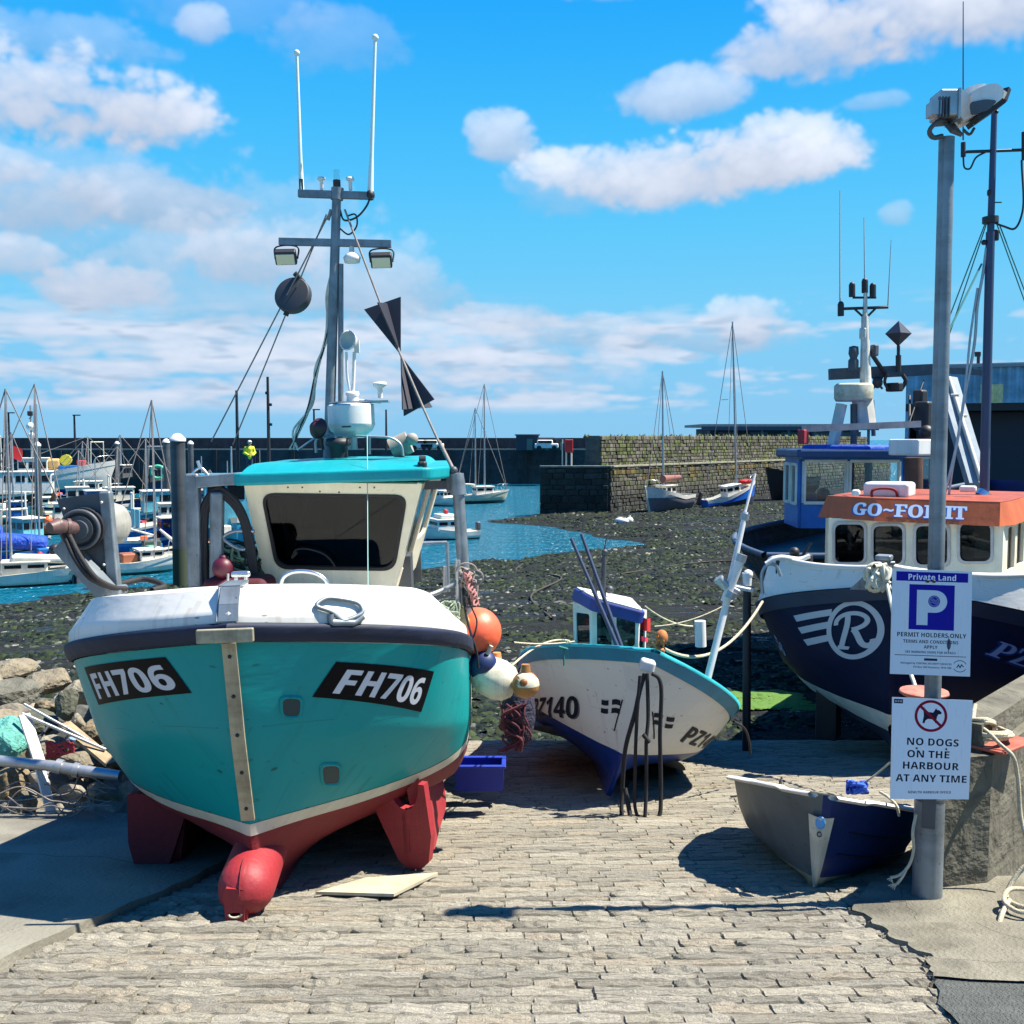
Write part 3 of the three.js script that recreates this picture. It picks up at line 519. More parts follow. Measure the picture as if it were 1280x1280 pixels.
// ---------------------------------------------------------------- the teal fishing boat on the slip
const teal = thing('fishing_boat', 'teal and white fishing boat with red bulbous keel standing on the slip', 'boat', V(-1.465, slipY(5.5), -5.5), 0.04);
teal.rotation.z = 0.03; teal.updateMatrixWorld(true);
const tq = (px, py, d) => teal.worldToLocal(P(px, py, d));
const tealHull = Hull({
  L: 7.8,
  stem: (v) => curve([[0, 0.34], [0.12, 0.32], [0.27, 0.27], [0.6, 0.12], [1, 0]], v),
  keel: (s) => 0.03 - SLOPE * s + 0.06 * sstep(0.9 - s, 0, 0.6),
  sheer: (s) => 1.655 - 0.30 * s + 0.0135 * s * s,
  half: (v, t, s) => {
    const B = curve([[0, 0.10], [0.1, 0.42], [0.2, 0.88], [0.29, 1.14], [0.4, 1.2], [0.6, 1.235], [1, 1.245]], v), Le = curve([[0, 3.4], [0.27, 2.8], [0.6, 2.2], [1, 1.95]], v), p = curve([[0, 1.9], [0.27, 2.75], [0.6, 3.7], [1, 4.7]], v);
    const k = clamp(t / Le, 0, 1);
    return (0.018 + B * (1 - Math.pow(1 - k, p))) * (1 - 0.14 * sstep(s, 4, 7.8));
  },
});
{
  const H = tealHull, boot = H.level((s) => 0.385 - 0.03 * s), boot2 = H.level((s) => 0.46 - 0.03 * s), low = H.level((s) => H.sheer(s) - 0.105);
  const hull = part(teal, 'hull', [...H.band(boot2, low, { nv: 22, nu: 80 }), H.transom()], M.teal, true);
  part(teal, 'boot_stripe', H.band(boot, boot2, { nv: 2, nu: 80, off: 0.003 }), M.stripe, true);
  part(teal, 'bottom', H.band(0, boot, { nv: 16, nu: 80 }), M.red, true);
  // the dark rubbing strake: a proud belt with a rounded face
  const belt = [-1, 1].map((side) => grid(70, 6, (a, w) => { const s = Math.pow(a, 1.6) * H.L, hh = H.sheer(s), k = H.keel(s), t = w * Math.PI, v = (hh - 0.05 + 0.05 * -Math.cos(t) - k) / (hh - k), p = H.pt(clamp(v, 0, 1), Math.max(s, H.stem(v)), side, 0.01 + 0.026 * Math.min(1, 1.5 * Math.sin(t))); if (a === 0) { p.x = 0; p.z = 0.025 + 0.026 * Math.min(1, 1.5 * Math.sin(t)); } p.y = hh - 0.05 - 0.05 * Math.cos(t); return [p.x, p.y, p.z, s, p.y]; }, side > 0));
  part(teal, 'rubbing_strake', belt, M.navyStrake, true);
  // the white whaleback: sides leaning in over the belt, then the foredeck
  const rise = (s) => 0.175 + 0.075 * sstep(s, 0, 0.7) - 0.245 * sstep(s, 1.75, 3.2), lean = (s) => 0.06 + 0.12 * s * sstep(s, 0, 0.8), S1 = 3.3;
  const cap = (s, side, w) => { const p = H.pt(1, Math.max(s, 0.0), side), l = Math.min(lean(s), p.x * side * 0.55), e = w < 0.25 ? w * 0.15 : 0.0375 + (w - 0.25) * 1.283; return V(p.x - side * l * e, p.y + rise(s) * (w < 0.25 ? w * 1.1 : 0.275 + (w - 0.25) * 0.967), p.z - (s < 0.6 ? 0.10 * e * (1 - s / 0.6) : 0)); };
  part(teal, 'bulwark', [-1, 1].map((side) => grid(60, 8, (a, w) => { const s = Math.pow(a, 1.5) * S1, p = cap(s, side, w); if (a === 0) p.x = 0; return [p.x, p.y, p.z, s, p.y]; }, side > 0)), M.white, true);
  part(teal, 'foredeck', [grid(14, 40, (u, w) => { const s = Math.pow(w, 1.4) * S1, e = cap(s, 1, 1), a = u * 2 - 1; return [a * e.x, e.y + 0.05 * (1 - a * a) * Math.min(1, e.x), e.z, a * e.x, -s]; })], M.white, true);
  for (const side0 of [-1, 1]) part(teal, 'bulwark_rail', [side0].map((side) => grid(30, 4, (a, w) => { const s = mixN(3.2, 7.8, a), p = H.pt(1, s, side); return [p.x - side * 0.1 * (w > 0.5 ? 1 : 0), p.y + (w > 0.2 && w < 0.9 ? 0.04 : 0), p.z, s, w]; }, side > 0)), M.white, true);
  part(teal, 'deck', H.deck((s) => H.sheer(s) - 0.4, 2.6, 7.75, 0.03, 0.02, 0.8), mat([0.2, 0.24, 0.24], 0.8, { map: T.dirty, k: 1 }), true);
  // stem bar with bolt heads, plate across the belt, centre cover on the bulwark
  const stemPts = []; for (let i = 0; i <= 14; i++) { const v = mixN(0.29, 0.935, i / 14); stemPts.push(V(0, H.keel(H.stem(v)) + (H.sheer(H.stem(v)) - H.keel(H.stem(v))) * v, -H.stem(v) + 0.03)); }
  const bar_ = part(teal, 'stem_bar', stemPts.slice(1).map((p, i) => beam(stemPts[i], p, 0.075, 0.02)), M.stem);
  for (const k of [1, 4, 7, 10, 13]) part(bar_, 'bolt', ball(0.011, stemPts[k].x, stemPts[k].y, stemPts[k].z + 0.014, 1, 1, 0.6, 10, 6), M.black);
  part(teal, 'belt_plate', [rbox(0.3, 0.075, 0.03, 0.008, 0, H.sheer(0) - 0.055, 0.085)], M.stem);
  const cp = [cap(0, 1, 0.02), cap(0, 1, 0.5), cap(0, 1, 1)].map((p) => V(0, p.y + 0.002, p.z + 0.004));
  part(teal, 'bow_cover', [beam(cp[0], cp[1], 0.105, 0.012), beam(cp[1], cp[2], 0.105, 0.012), box(0.10, 0.012, 0.22, 0, cp[2].y + 0.002, cp[2].z - 0.11), box(0.012, 0.012, 0.2, -0.062, cp[2].y + 0.004, cp[2].z - 0.1), bar(cp[0].clone().add(V(-0.062, 0, 0)), cp[2].clone().add(V(-0.062, 0, 0)), 0.007)], M.galv);
  // registration on both bows
  const plate = word('FH706', 'bold 150px sans-serif', '#b9bcc2', '#07090f', { w: 512, h: 168, fill: 0.9, tall: 1.02, dy: 6, bold: 3, dirt: 1 }), italic = word('FH706', 'bold 150px sans-serif', '#c4c8d0', '#07090f', { w: 512, h: 168, fill: 0.84, tall: 1.0, dy: 6, skew: -0.0, bold: 3, dirt: 1 });
  const L1 = [[106, 834], [207, 821], [240, 866], [124, 881]].map((c) => H.pick(teal, -1, ...c)), R1 = [[420, 827], [542, 839], [526, 890], [390, 871]].map((c) => H.pick(teal, 1, ...c));
  part(teal, 'registration_number', H.decal(-1, L1, 0.004), plate, true); part(teal, 'registration_number', H.decal(1, R1, 0.004), italic, true);
  // two hull vents: a sunk scoop with a rim
  for (const [px, py, w, h_] of [[364, 884, 16, 15], [413, 968, 15, 15]]) {
    const c = [[px - w, py - h_], [px + w, py - h_], [px + w * 0.85, py + h_], [px - w * 0.85, py + h_]].map((k) => H.pick(teal, 1, ...k)), n = 24;
    const ring = (k, off) => (t) => { const a = t * 2 * Math.PI, sx = Math.sign(Math.cos(a)) * Math.pow(Math.abs(Math.cos(a)), 0.5) * k, sy = Math.sign(Math.sin(a)) * Math.pow(Math.abs(Math.sin(a)), 0.5) * k, u = (sx + 1) / 2, w2 = (1 - sy) / 2, m = (q) => mixN(mixN(c[0][q], c[1][q], u), mixN(c[3][q], c[2][q], u), w2); return H.pt(m(0), m(1), 1, off); };
    const v = part(teal, 'hull_vent', grid(n, 3, (u, w2) => { const p = ring([1.0, 0.9, 0.8, 0.72][Math.round(w2 * 3)], [0.002, 0.014, 0.012, 0.004][Math.round(w2 * 3)])(u); return [p.x, p.y, p.z]; }), M.teal);
    part(v, 'grille', grid(n, 4, (u, w2) => { const p = ring(0.74 * (1 - w2), 0.0045)(u); return [p.x, p.y, p.z]; }), mat([0.002, 0.03, 0.04], 0.5));
  }
  // the bulb at the foot of the stem with its towing eye
  const bc = tq(309, 1106, 5.72);
  const bulb = part(teal, 'bulbous_bow', (() => { const g = lathe([[0.001, 0.17], [0.05, 0.163], [0.1, 0.135], [0.14, 0.09], [0.158, 0.03], [0.16, -0.05], [0.158, -0.3], [0.15, -0.6], [0.12, -0.95]], 32); g.rotateX(Math.PI / 2); g.rotateX(0.12); return g.translate(bc.x, bc.y, bc.z); })(), M.redBright);
  part(bulb, 'bulb_collar', [panel([[-0.07, -0.15], [0.03, -0.15], [0.045, -0.02], [0.035, 0.045], [-0.06, 0.055], [-0.075, 0.02]], [roundRect(-0.045, -0.105, 0.012, -0.085, 0.008)], 0.05, bc.clone().add(V(-0.02, 0, 0.115)), V(1, 0, 0), V(0, 1, 0)), box(0.012, 0.09, 0.2, 0.02 + bc.x, bc.y - 0.1, bc.z + 0.05)], M.redBright);
  part(bulb, 'seam', tube(Array.from({ length: 12 }, (_, i) => { const a = mixN(0.1, 1.5, i / 11); return bc.clone().add(V(-0.005, 0.164 * Math.sin(a), 0.01 + 0.166 * Math.cos(a))); }), 0.004, 30), M.red);
  part(bulb, 'towing_eye', tube(Array.from({ length: 9 }, (_, i) => { const a = Math.PI + Math.PI * i / 8; return bc.clone().add(V(-0.035 + 0.035 * Math.cos(a), -0.09 + 0.02 * Math.sin(a), 0.168)); }), 0.006, 20), M.pale);
  // the keel behind it and the two bilge keels the boat stands on
  part(teal, 'keel', [box(0.13, 0.34, 6.4, 0, 0.03, 0, 0), ].map((g) => { const k = new THREE.Matrix4().makeRotationX(-Math.atan(SLOPE)); return g.applyMatrix4(k).translate(0, -SLOPE * 3.9 + 0.12, -3.9); }), M.red);
  for (const side of [-1, 1]) {
    const z0 = side > 0 ? tq(540, 1080, 6.72).z : tq(180, 1080, 6.75).z, x0 = side * 0.86, y0 = -SLOPE * -z0, th = side > 0 ? 0.09 : 0.1;
    const prof = [[0, 0.06], [0.1, 0.0], [0.55, -0.06], [1.5, -0.22], [1.7, -0.2], [1.9, 0.5], [0, 0.62]];
    const g = panel(roundPoly(prof, 0.08), [], th, V(0, 0, 0), V(0, 0, -1), V(0, 1, 0)); g.translate(th / 2, 0, 0); g.rotateZ(side * 0.16).translate(x0, y0 + 0.02, z0);
    const fr = [[-0.27, 0.52], [-0.19, 0.3], [-0.1, 0.06], [-0.05, 0.0], [0.05, -0.012], [0.115, 0.04], [0.155, 0.22], [0.145, 0.56]];
    const notch = Array.from({ length: 9 }, (_, i) => { const a = Math.PI * i / 8; return [0.0 + 0.105 * Math.cos(a), 0.565 - 0.17 * Math.sin(a)]; }).reverse();
    const face = panel([...fr.slice(0, 1), ...fr.slice(1), ...notch.slice().reverse()], [], 0.07, V(0, 0, 0), V(1, 0, 0), V(0, 1, 0));
    face.rotateY(side * -0.35).rotateZ(side * 0.08).translate(x0 + side * 0.02, y0 + 0.0, z0 + 0.01);
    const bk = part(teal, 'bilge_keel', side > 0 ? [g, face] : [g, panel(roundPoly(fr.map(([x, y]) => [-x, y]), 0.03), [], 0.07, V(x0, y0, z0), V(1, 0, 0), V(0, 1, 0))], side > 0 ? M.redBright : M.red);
    if (side > 0) part(bk, 'weld_seam', Array.from({ length: 6 }, (_, i) => bar(V(x0 - 0.05 + i * 0.033, y0 + 0.1 + i * 0.004, z0 + 0.085 - i * 0.012), V(x0 - 0.06 + i * 0.036, y0 + 0.36, z0 + 0.085 - i * 0.012), 0.004)), M.red);
  }
  // a lighter strip at the shoulder where two moulds meet
  part(teal, 'hull_seam', [0.9, 0.55].map((t, i) => { const pts = []; for (let k = 0; k <= 8; k++) pts.push(H.pt(mixN(0.88, 0.45, k / 8), 2.25 + i * 0.02, 1, 0.003)); return tube(pts, 0.006, 24); }).slice(0, 1), M.black);

  // rails, cleats and fairleads
  const metal = M.chrome;
  const loop = (list, r, name, m = metal) => part(teal, name, tube(list, r, list.length * 8, 8), m);
  loop([tq(351, 736, 6.5), tq(354, 722, 6.5), tq(366, 715, 6.5), tq(392, 716, 6.5), tq(406, 724, 6.5), tq(412, 736, 6.5)], 0.013, 'grab_rail');
  { // the fairlead: a loop of bar lying on the sloping side of the whaleback
    const onCap = (px, py, off) => { let best = [1e9, 0, 0]; const w = V(0, 0, 0); for (let i = 0; i <= 60; i++) for (let j = 0; j <= 40; j++) { w.copy(cap(0.02 + i * 0.03, 1, j / 40)).applyMatrix4(teal.matrixWorld); const c = Math.cos(PITCH), si = Math.sin(PITCH), y = w.y - EYE, zc = -w.z * c - y * si, yc = y * c - w.z * si, e = (640 + FPX * w.x / zc - px) ** 2 + (640 - FPX * yc / zc - py) ** 2; if (e < best[0]) best = [e, 0.02 + i * 0.03, j / 40]; } return cap(best[1], 1, best[2]).add(V(off * 0.5, off * 0.5, off * 0.7)); };
    const ring = [[397, 758], [402, 751], [420, 750], [443, 759], [453, 766], [444, 773], [428, 777], [409, 768]].map(([x, y]) => onCap(x, y, 0.02)), low = [[408, 769], [418, 779], [428, 785], [437, 783], [447, 772]].map(([x, y]) => onCap(x, y, 0.015));
    part(teal, 'fairlead', [tube(ring, 0.013, 60, 8, true), tube(low, 0.02, 30, 8), tube([low[1], low[3]], 0.022, 8, 8)], M.galv); }
  const cl = tq(302, 737, 5.95);
  part(teal, 'mooring_cleat', [rbox(0.11, 0.035, 0.04, 0.015, cl.x, cl.y + 0.09, cl.z), bar(cl.clone().add(V(-0.028, -0.02, 0)), cl.clone().add(V(-0.028, 0.085, 0)), 0.012), bar(cl.clone().add(V(0.028, -0.02, 0)), cl.clone().add(V(0.028, 0.085, 0)), 0.012)], metal);
  part(teal, 'deck_pin', bar(tq(285, 742, 5.9), tq(285, 717, 5.9), 0.007), metal);

  // ------------------------------------------------------------ wheelhouse
  const wt = 7.35, wb = 7.62;                                        // depth of its front at the roof and at the deck: it leans forward
  const A = tq(304, 602, wt), B = tq(528, 605, wt), C = tq(492, 745, wb), Dd = tq(333, 738, wb);
  const X = B.clone().sub(A), Y = A.clone().lerp(B, 0.5).sub(Dd.clone().lerp(C, 0.5)), o = A.clone();
  const xh = X.clone().normalize(), zh = xh.clone().cross(Y).normalize(), yh = zh.clone().cross(xh), to = (p) => { const r = p.clone().sub(o); return [r.dot(xh), r.dot(yh)]; };
  const at = (px, py) => to(tq(px, py, mixN(wt, wb, clamp((py - 602) / 138, 0, 1))));
  const hole = roundPoly([at(326, 616), at(510, 618), at(494, 713), at(345, 711)], 0.1, 6);
  const wh = part(teal, 'wheelhouse_front', panel([to(A), to(B), to(C), to(Dd)].map((p) => p), [hole], 0.04, o.clone().addScaledVector(zh, -0.04), xh, yh), M.cream);
  const win = part(teal, 'front_window', panel(hole, [roundPoly([at(330, 619), at(506, 621), at(490, 709), at(348, 707)], 0.09, 6)], 0.03, o.clone().addScaledVector(zh, -0.022), xh, yh), M.rubber);
  part(win, 'pane', panel(hole, [], 0.004, o.clone().addScaledVector(zh, -0.022), xh, yh), M.glass, false);
  { const b0 = o.clone().addScaledVector(zh, 0.022), f = (px, py) => { const a = at(px, py); return b0.clone().addScaledVector(xh, a[0]).addScaledVector(yh, a[1]); };
    part(win, 'wiper', [bar(f(366, 695), f(372, 688), 0.012), tube([f(366, 695), f(370, 686), f(382, 684), f(404, 690), f(413, 697), f(420, 707)], 0.007, 30)], M.rubber); }
  const rivets = [[360, 609], [378, 609], [400, 614], [424, 615], [450, 609], [468, 609]].map(([x, y]) => { const a = at(x, y); return ball(0.007, ...o.clone().addScaledVector(xh, a[0]).addScaledVector(yh, a[1]).addScaledVector(zh, 0.002).toArray(), 1, 1, 0.6, 8, 6); });
  for (const g of rivets) part(wh, 'screw', g, M.steelDark);
  // sides and back
  const back = 1.9, sideWall = (p, q, side) => {
    const in_ = V(0.09, 0, -back), p2 = p.clone().add(in_), q2 = q.clone().add(V(0.11, 0, -back + 0.26)), Xs = p2.clone().sub(p).normalize(), Ys = p.clone().sub(q), zs = Xs.clone().cross(Ys).normalize(), ys = zs.clone().cross(Xs), l = (r) => { const k = r.clone().sub(p); return [k.dot(Xs), k.dot(ys)]; };
    const h1 = (u, v) => l(p.clone().lerp(p2, u).lerp(q.clone().lerp(q2, u), v)), win1 = roundPoly([h1(0.05, 0.05), h1(0.44, 0.05), h1(0.44, 0.78), h1(0.075, 0.78)], 0.06), win2 = roundPoly([h1(0.52, 0.05), h1(0.9, 0.05), h1(0.9, 0.6), h1(0.52, 0.6)], 0.06);
    const w = part(teal, 'wheelhouse_side', panel([l(p), l(p2), l(q2), l(q)], [win1, win2], 0.035, p.clone().addScaledVector(zs, side > 0 ? -0.035 : 0), Xs, ys), M.cream);
    for (const k of [win1, win2]) { const f = part(w, 'side_window', panel(k, [], 0.006, p.clone().addScaledVector(zs, side > 0 ? -0.02 : 0.02), Xs, ys), M.darkGlass); void f; }
  };
  sideWall(B, C, 1); sideWall(A, Dd, -1);
  part(teal, 'wheelhouse_back', [box(1.05, 1.0, 0.04, (A.x + B.x) / 2 - 0.02, (A.y + Dd.y) / 2 - 0.1, A.z - back + 0.04)], M.steelDark);
  part(teal, 'cabin_interior', [box(1.0, 0.6, 0.3, (A.x + B.x) / 2, Dd.y - 0.1, Dd.z - 0.3), box(0.06, 0.7, 0.06, (A.x + B.x) / 2 + 0.2, Dd.y + 0.5, Dd.z - 0.9), rbox(0.3, 0.22, 0.1, 0.03, (A.x + B.x) / 2 - 0.25, Dd.y + 0.32, Dd.z - 0.35)], M.steelDark);
  part(teal, 'wheelhouse_base', [box(0.98, 0.3, 1.4, (C.x + Dd.x) / 2 + 0.0, Dd.y - 0.13, C.z - 0.72)], M.cream);
  // roof: a slab with a rolled lip, and the raised crown with a sloping face
  const R = [tq(293, 596, 7.12), tq(536, 597, 7.12), tq(560, 596, 7.42)], ry = R[0].y, rb = -wt - 0 + 5.5 - back - 0.1;
  const oval = roundPoly([[R[0].x - 0.0, -R[0].z], [R[1].x, -R[1].z], [R[2].x, -R[2].z], [R[2].x - 0.06, -rb], [R[0].x + 0.03, -rb]], 0.07);
  const lip = new THREE.ExtrudeGeometry(new THREE.Shape(oval.map((p) => new THREE.Vector2(p[0], p[1]))), { depth: 0.05, bevelEnabled: true, bevelSize: 0.018, bevelThickness: 0.018, bevelSegments: 3 }); lip.rotateX(-Math.PI / 2); lip.scale(1, 1, 1); lip.translate(0, ry - 0.045, 0);
  const roof = part(teal, 'roof', lip, M.tealRoof);
  const c0 = [tq(300, 589, 7.2), tq(529, 590, 7.2), tq(522, 575, 7.62), tq(318, 567, 7.62)], yT = c0[2].y + 0.01;
  const cv = [c0[0], c0[1], V(c0[1].x + 0.03, c0[1].y, rb + 0.2), V(c0[0].x, c0[0].y, rb + 0.2)].map((p) => V(p.x, ry + 0.015, p.z)), ct = [V(c0[3].x, yT, c0[3].z), V(c0[2].x, yT - 0.01, c0[2].z), V(c0[2].x, yT, rb + 0.3), V(c0[3].x, yT, rb + 0.3)];
  const crown = [[0, 1], [1, 2], [2, 3], [3, 0]].map(([i, j]) => grid(8, 4, (u, v) => { const p = cv[i].clone().lerp(cv[j], u).lerp(ct[i].clone().lerp(ct[j], u), v); return [p.x, p.y + 0.012 * Math.sin(v * 3.14159), p.z]; }));
  crown.push(grid(6, 6, (u, v) => { const p = ct[0].clone().lerp(ct[1], u).lerp(ct[3].clone().lerp(ct[2], u), v); return [p.x, p.y + 0.02 * Math.sin(u * 3.14159) * Math.sin(v * 3.14159), p.z]; }));
  part(roof, 'roof_crown', crown, M.tealRoof);
  part(roof, 'horn', [rbox(0.065, 0.1, 0.09, 0.02, ...tq(528, 585, 7.3).toArray()), bar(tq(524, 575, 7.3), tq(532, 575, 7.3), 0.03)], M.black);
  // rails and gear on the roof
  const rd = 8.1, rail = M.alu;
  part(teal, 'roof_rail', [tube([tq(395, 566, rd), tq(395, 550, rd), tq(402, 546, rd), tq(470, 546, rd), tq(490, 548, rd), tq(501, 556, rd), tq(504, 570, rd)], 0.011, 40), bar(tq(432, 546, rd), tq(432, 568, rd), 0.01), bar(tq(462, 546, rd), tq(462, 568, rd), 0.01), bar(tq(395, 546, rd), tq(372, 563, rd), 0.009)], rail);
  part(teal, 'round_hailer', [lathe([[0.0, 0.06], [0.035, 0.055], [0.075, 0.0], [0.082, -0.01], [0.07, -0.005], [0.03, 0.04], [0, 0.045]], 24).rotateX(1.35).rotateY(-0.5).translate(...tq(397, 535, 8.0).toArray()), bar(tq(400, 540, 8.02), tq(404, 562, 8.05), 0.012)], mat([0.05, 0.012, 0.014], 0.5));
  part(teal, 'hatch_vent', [lathe([[0, 0.06], [0.09, 0.05], [0.1, 0.0], [0.07, -0.02], [0.07, -0.1]], 24).translate(...tq(423, 556, 7.95).toArray())], M.black);
  part(teal, 'canister', [bar(tq(490, 570, 8.4), tq(512, 560, 8.4), 0.09, 0.09, 20).translate(0, 0.05, 0), ball(0.05, ...tq(515, 549, 8.3).toArray())], mat([0.33, 0.31, 0.27], 0.7, { map: T.dirty, k: 2 }));
  const r0 = tq(440, 543, 8.25);
  const radar = part(teal, 'radar_dome', lathe([[0.001, -0.01], [0.12, -0.005], [0.165, 0.03], [0.186, 0.075], [0.184, 0.085], [0.183, 0.22], [0.178, 0.235], [0.1, 0.245], [0.001, 0.247]], 36).translate(r0.x, r0.y, r0.z), M.plastic);
  part(radar, 'dome_label', box(0.07, 0.012, 0.002, r0.x - 0.02, r0.y + 0.06, r0.z + 0.181), M.steelDark);
  part(teal, 'radar_shelf', box(0.46, 0.012, 0.2, r0.x + 0.07, r0.y + 0.253, r0.z - 0.02), rail); part(teal, 'radar_stand', bar(r0.clone().add(V(0, -0.12, 0)), r0, 0.04), rail);
  // mast: two aluminium poles, two crossbars
  const md = 8.42, mp = (x, y) => tq(x, y, md);
  const mast = part(teal, 'mast', [bar(mp(410.5, 580), mp(421, 240), 0.043, 0.036, 14), bar(mp(426, 580), mp(426, 330), 0.022), bar(mp(421, 250), mp(422, 235), 0.05, 0.05, 12)], M.galv);
  part(mast, 'crossbar', beam(mp(373, 242), mp(467, 245), 0.05, 0.055), M.galv); part(mast, 'crossbar', beam(mp(349, 302), mp(489, 305), 0.05, 0.055), M.galv);
  const whip = (a, b, r) => { const w = part(mast, 'whip_antenna', [bar(a, a.clone().lerp(b, 0.22), r * 1.5, r * 1.1), bar(a.clone().lerp(b, 0.2), b, r, r * 0.75), ball(r * 1.6, ...b.toArray(), 1, 1, 1, 8, 6)], mat([0.55, 0.68, 0.66], 0.4)); return w; };
  whip(mp(377, 240), mp(371, 66), 0.015); whip(mp(463, 242), mp(469, 47), 0.017);
  part(mast, 'antenna_clamp', ball(0.035, ...mp(463, 244).toArray(), 1, 1.2, 1.2), M.black); part(mast, 'antenna_clamp', box(0.03, 0.12, 0.04, ...mp(377, 234).toArray()), M.black);
  for (const px of [402, 438]) part(mast, 'gps_antenna', lathe([[0.001, 0.075], [0.03, 0.07], [0.034, 0.05], [0.014, 0.04], [0.014, -0.03]], 14).translate(...mp(px, 233).toArray()), M.plastic);
  part(mast, 'masthead_light', [lathe([[0.001, 0.1], [0.024, 0.095], [0.028, 0.05], [0.03, 0.0]], 14).translate(...mp(421, 228).toArray())], M.clear);
  part(mast, 'masthead_base', lathe([[0.03, 0.03], [0.03, -0.02], [0.018, -0.03], [0.018, -0.1]], 12).translate(...mp(421, 230).toArray()), M.black);
  for (const [px, py, w] of [[358, 322, 0.17], [477, 326, 0.17]]) {   // floodlights on their stirrups
    const c = mp(px, py), f = part(mast, 'floodlight', [rbox(w, 0.12, 0.06, 0.012, 0, 0, 0, 0.7).translate(c.x, c.y, c.z + 0.03), box(w * 0.7, 0.05, 0.05, c.x, c.y + 0.045, c.z - 0.03)], M.black);
    part(f, 'lens', rbox(w * 0.84, 0.09, 0.012, 0.004, 0, 0, 0, 0.7).translate(c.x, c.y - 0.024, c.z + 0.052), mat([0.62, 0.58, 0.42], 0.3));
    part(f, 'stirrup', tube([c.clone().add(V(-w * 0.52, -0.01, 0)), c.clone().add(V(-w * 0.52, 0.085, -0.03)), c.clone().add(V(w * 0.52, 0.085, -0.03)), c.clone().add(V(w * 0.52, -0.01, 0))], 0.007, 30), M.black);
  }
  part(mast, 'deck_light', [lathe([[0.001, -0.05], [0.06, -0.04], [0.07, 0], [0.045, 0.03], [0.02, 0.045], [0.02, 0.09]], 20).translate(...mp(440, 322).toArray())], M.plastic);
  // searchlight, GPS mushroom
  const sl = part(teal, 'searchlight', [bar(tq(441, 500, 8.3), tq(443, 440, 8.3), 0.014), tube([tq(440, 500, 8.3), tq(434, 470, 8.28), tq(433, 440, 8.25)], 0.011, 20), lathe([[0.001, -0.05], [0.05, -0.045], [0.075, 0.0], [0.08, 0.02], [0.07, 0.022]], 24).rotateX(1.45).rotateY(-0.6).translate(...tq(436, 426, 8.25).toArray()), box(0.04, 0.1, 0.04, ...tq(446, 433, 8.3).toArray())], M.plastic);
  part(sl, 'lens', new THREE.CircleGeometry(0.07, 24).rotateX(-0.12).rotateY(-0.6).translate(...tq(435, 426, 8.225).toArray()), M.clear);
  part(sl, 'light_base', lathe([[0.001, 0.09], [0.05, 0.085], [0.055, 0.06], [0.045, 0.05], [0.05, 0.0]], 20).translate(...tq(441, 503, 8.27).toArray()), M.plastic);
  part(teal, 'gps_mushroom', [lathe([[0.001, 0.05], [0.05, 0.045], [0.055, 0.02], [0.02, -0.01], [0.02, -0.08]], 18).translate(...tq(475, 485, 8.25).toArray()), bar(tq(447, 500, 8.27), tq(476, 503, 8.27), 0.01)], M.plastic);
  // stays, cables and the halyard
  part(teal, 'stay', [bar(mp(414, 262), tq(264, 552, 8.9), 0.006), bar(mp(408, 268), tq(291, 556, 9.0), 0.006), bar(mp(414, 262), mp(410, 275), 0.014)], M.ropeGrey);
  part(teal, 'stay', [bar(mp(431, 262), tq(475, 378, 8.2), 0.008), tube([tq(475, 378, 8.2), tq(501, 444, 7.9), tq(545, 545, 7.6), tq(568, 590, 7.45)], 0.009, 30), bar(tq(549, 552, 7.58), tq(566, 586, 7.46), 0.014)], M.ropeGrey);
  part(teal, 'cable', [tube([mp(425, 262), mp(430, 275), mp(445, 272), mp(458, 258), mp(463, 246)], 0.008, 40), tube([mp(424, 285), mp(436, 293), mp(446, 282), mp(444, 268), mp(434, 270)], 0.007, 40), tube([mp(420, 268), mp(416, 300), mp(415, 330), mp(414, 380), mp(406, 430), mp(394, 470), mp(385, 510), mp(365, 560)], 0.01, 60)], M.black);
  part(teal, 'cable', [0, 1, 2].map((k) => tube([mp(417, 330), mp(412 - k * 2, 370), mp(408 - k * 3 + 2 * k * k, 420), mp(398 - k * 2, 460), mp(389 - k * 3 + k * k * 2, 505), mp(374 - k * 4, 540), mp(362 + k * 5, 562)], 0.009, 60)), M.buoyWhite);
  part(teal, 'halyard', bar(tq(459, 545, 7.4), tq(460, 742, 6.7), 0.003), mat([0.25, 0.5, 0.45], 0.6));
  // day shapes
  const disc = tq(365, 368, 8.6), dd = part(teal, 'day_shape', [lathe([[0.001, 0.02], [0.14, 0.018], [0.152, 0], [0.152, -0.05], [0.14, -0.075], [0.001, -0.08]], 32).rotateX(1.25).rotateZ(-0.35).rotateY(-0.35).translate(disc.x, disc.y, disc.z)], mat([0.03, 0.035, 0.045], 0.6));
  part(dd, 'bracket', bar(disc.clone().add(V(0.03, 0.17, 0)), disc.clone().add(V(0.09, 0.1, -0.05)), 0.022), M.black); part(dd, 'bracket', bar(disc.clone().add(V(-0.06, -0.17, 0)), disc.clone().add(V(-0.03, -0.1, 0)), 0.022), M.black);
  const apex = tq(501, 444, 7.95), tri = (p, q, off = 0.005) => { const n = q.clone().sub(p).cross(apex.clone().sub(p)).normalize().multiplyScalar(off), v = [p, q, apex], g = new THREE.BufferGeometry(), f = [...v.map((k) => k.clone().add(n)), ...v.map((k) => k.clone().sub(n))]; g.setFromPoints(f); g.setIndex([0, 1, 2, 3, 5, 4, 0, 3, 1, 1, 3, 4, 1, 4, 2, 2, 4, 5, 2, 5, 0, 0, 5, 3]); const k = g.toNonIndexed(); k.computeVertexNormals(); return k; };
  const dark = mat([0.016, 0.017, 0.03], 0.6);
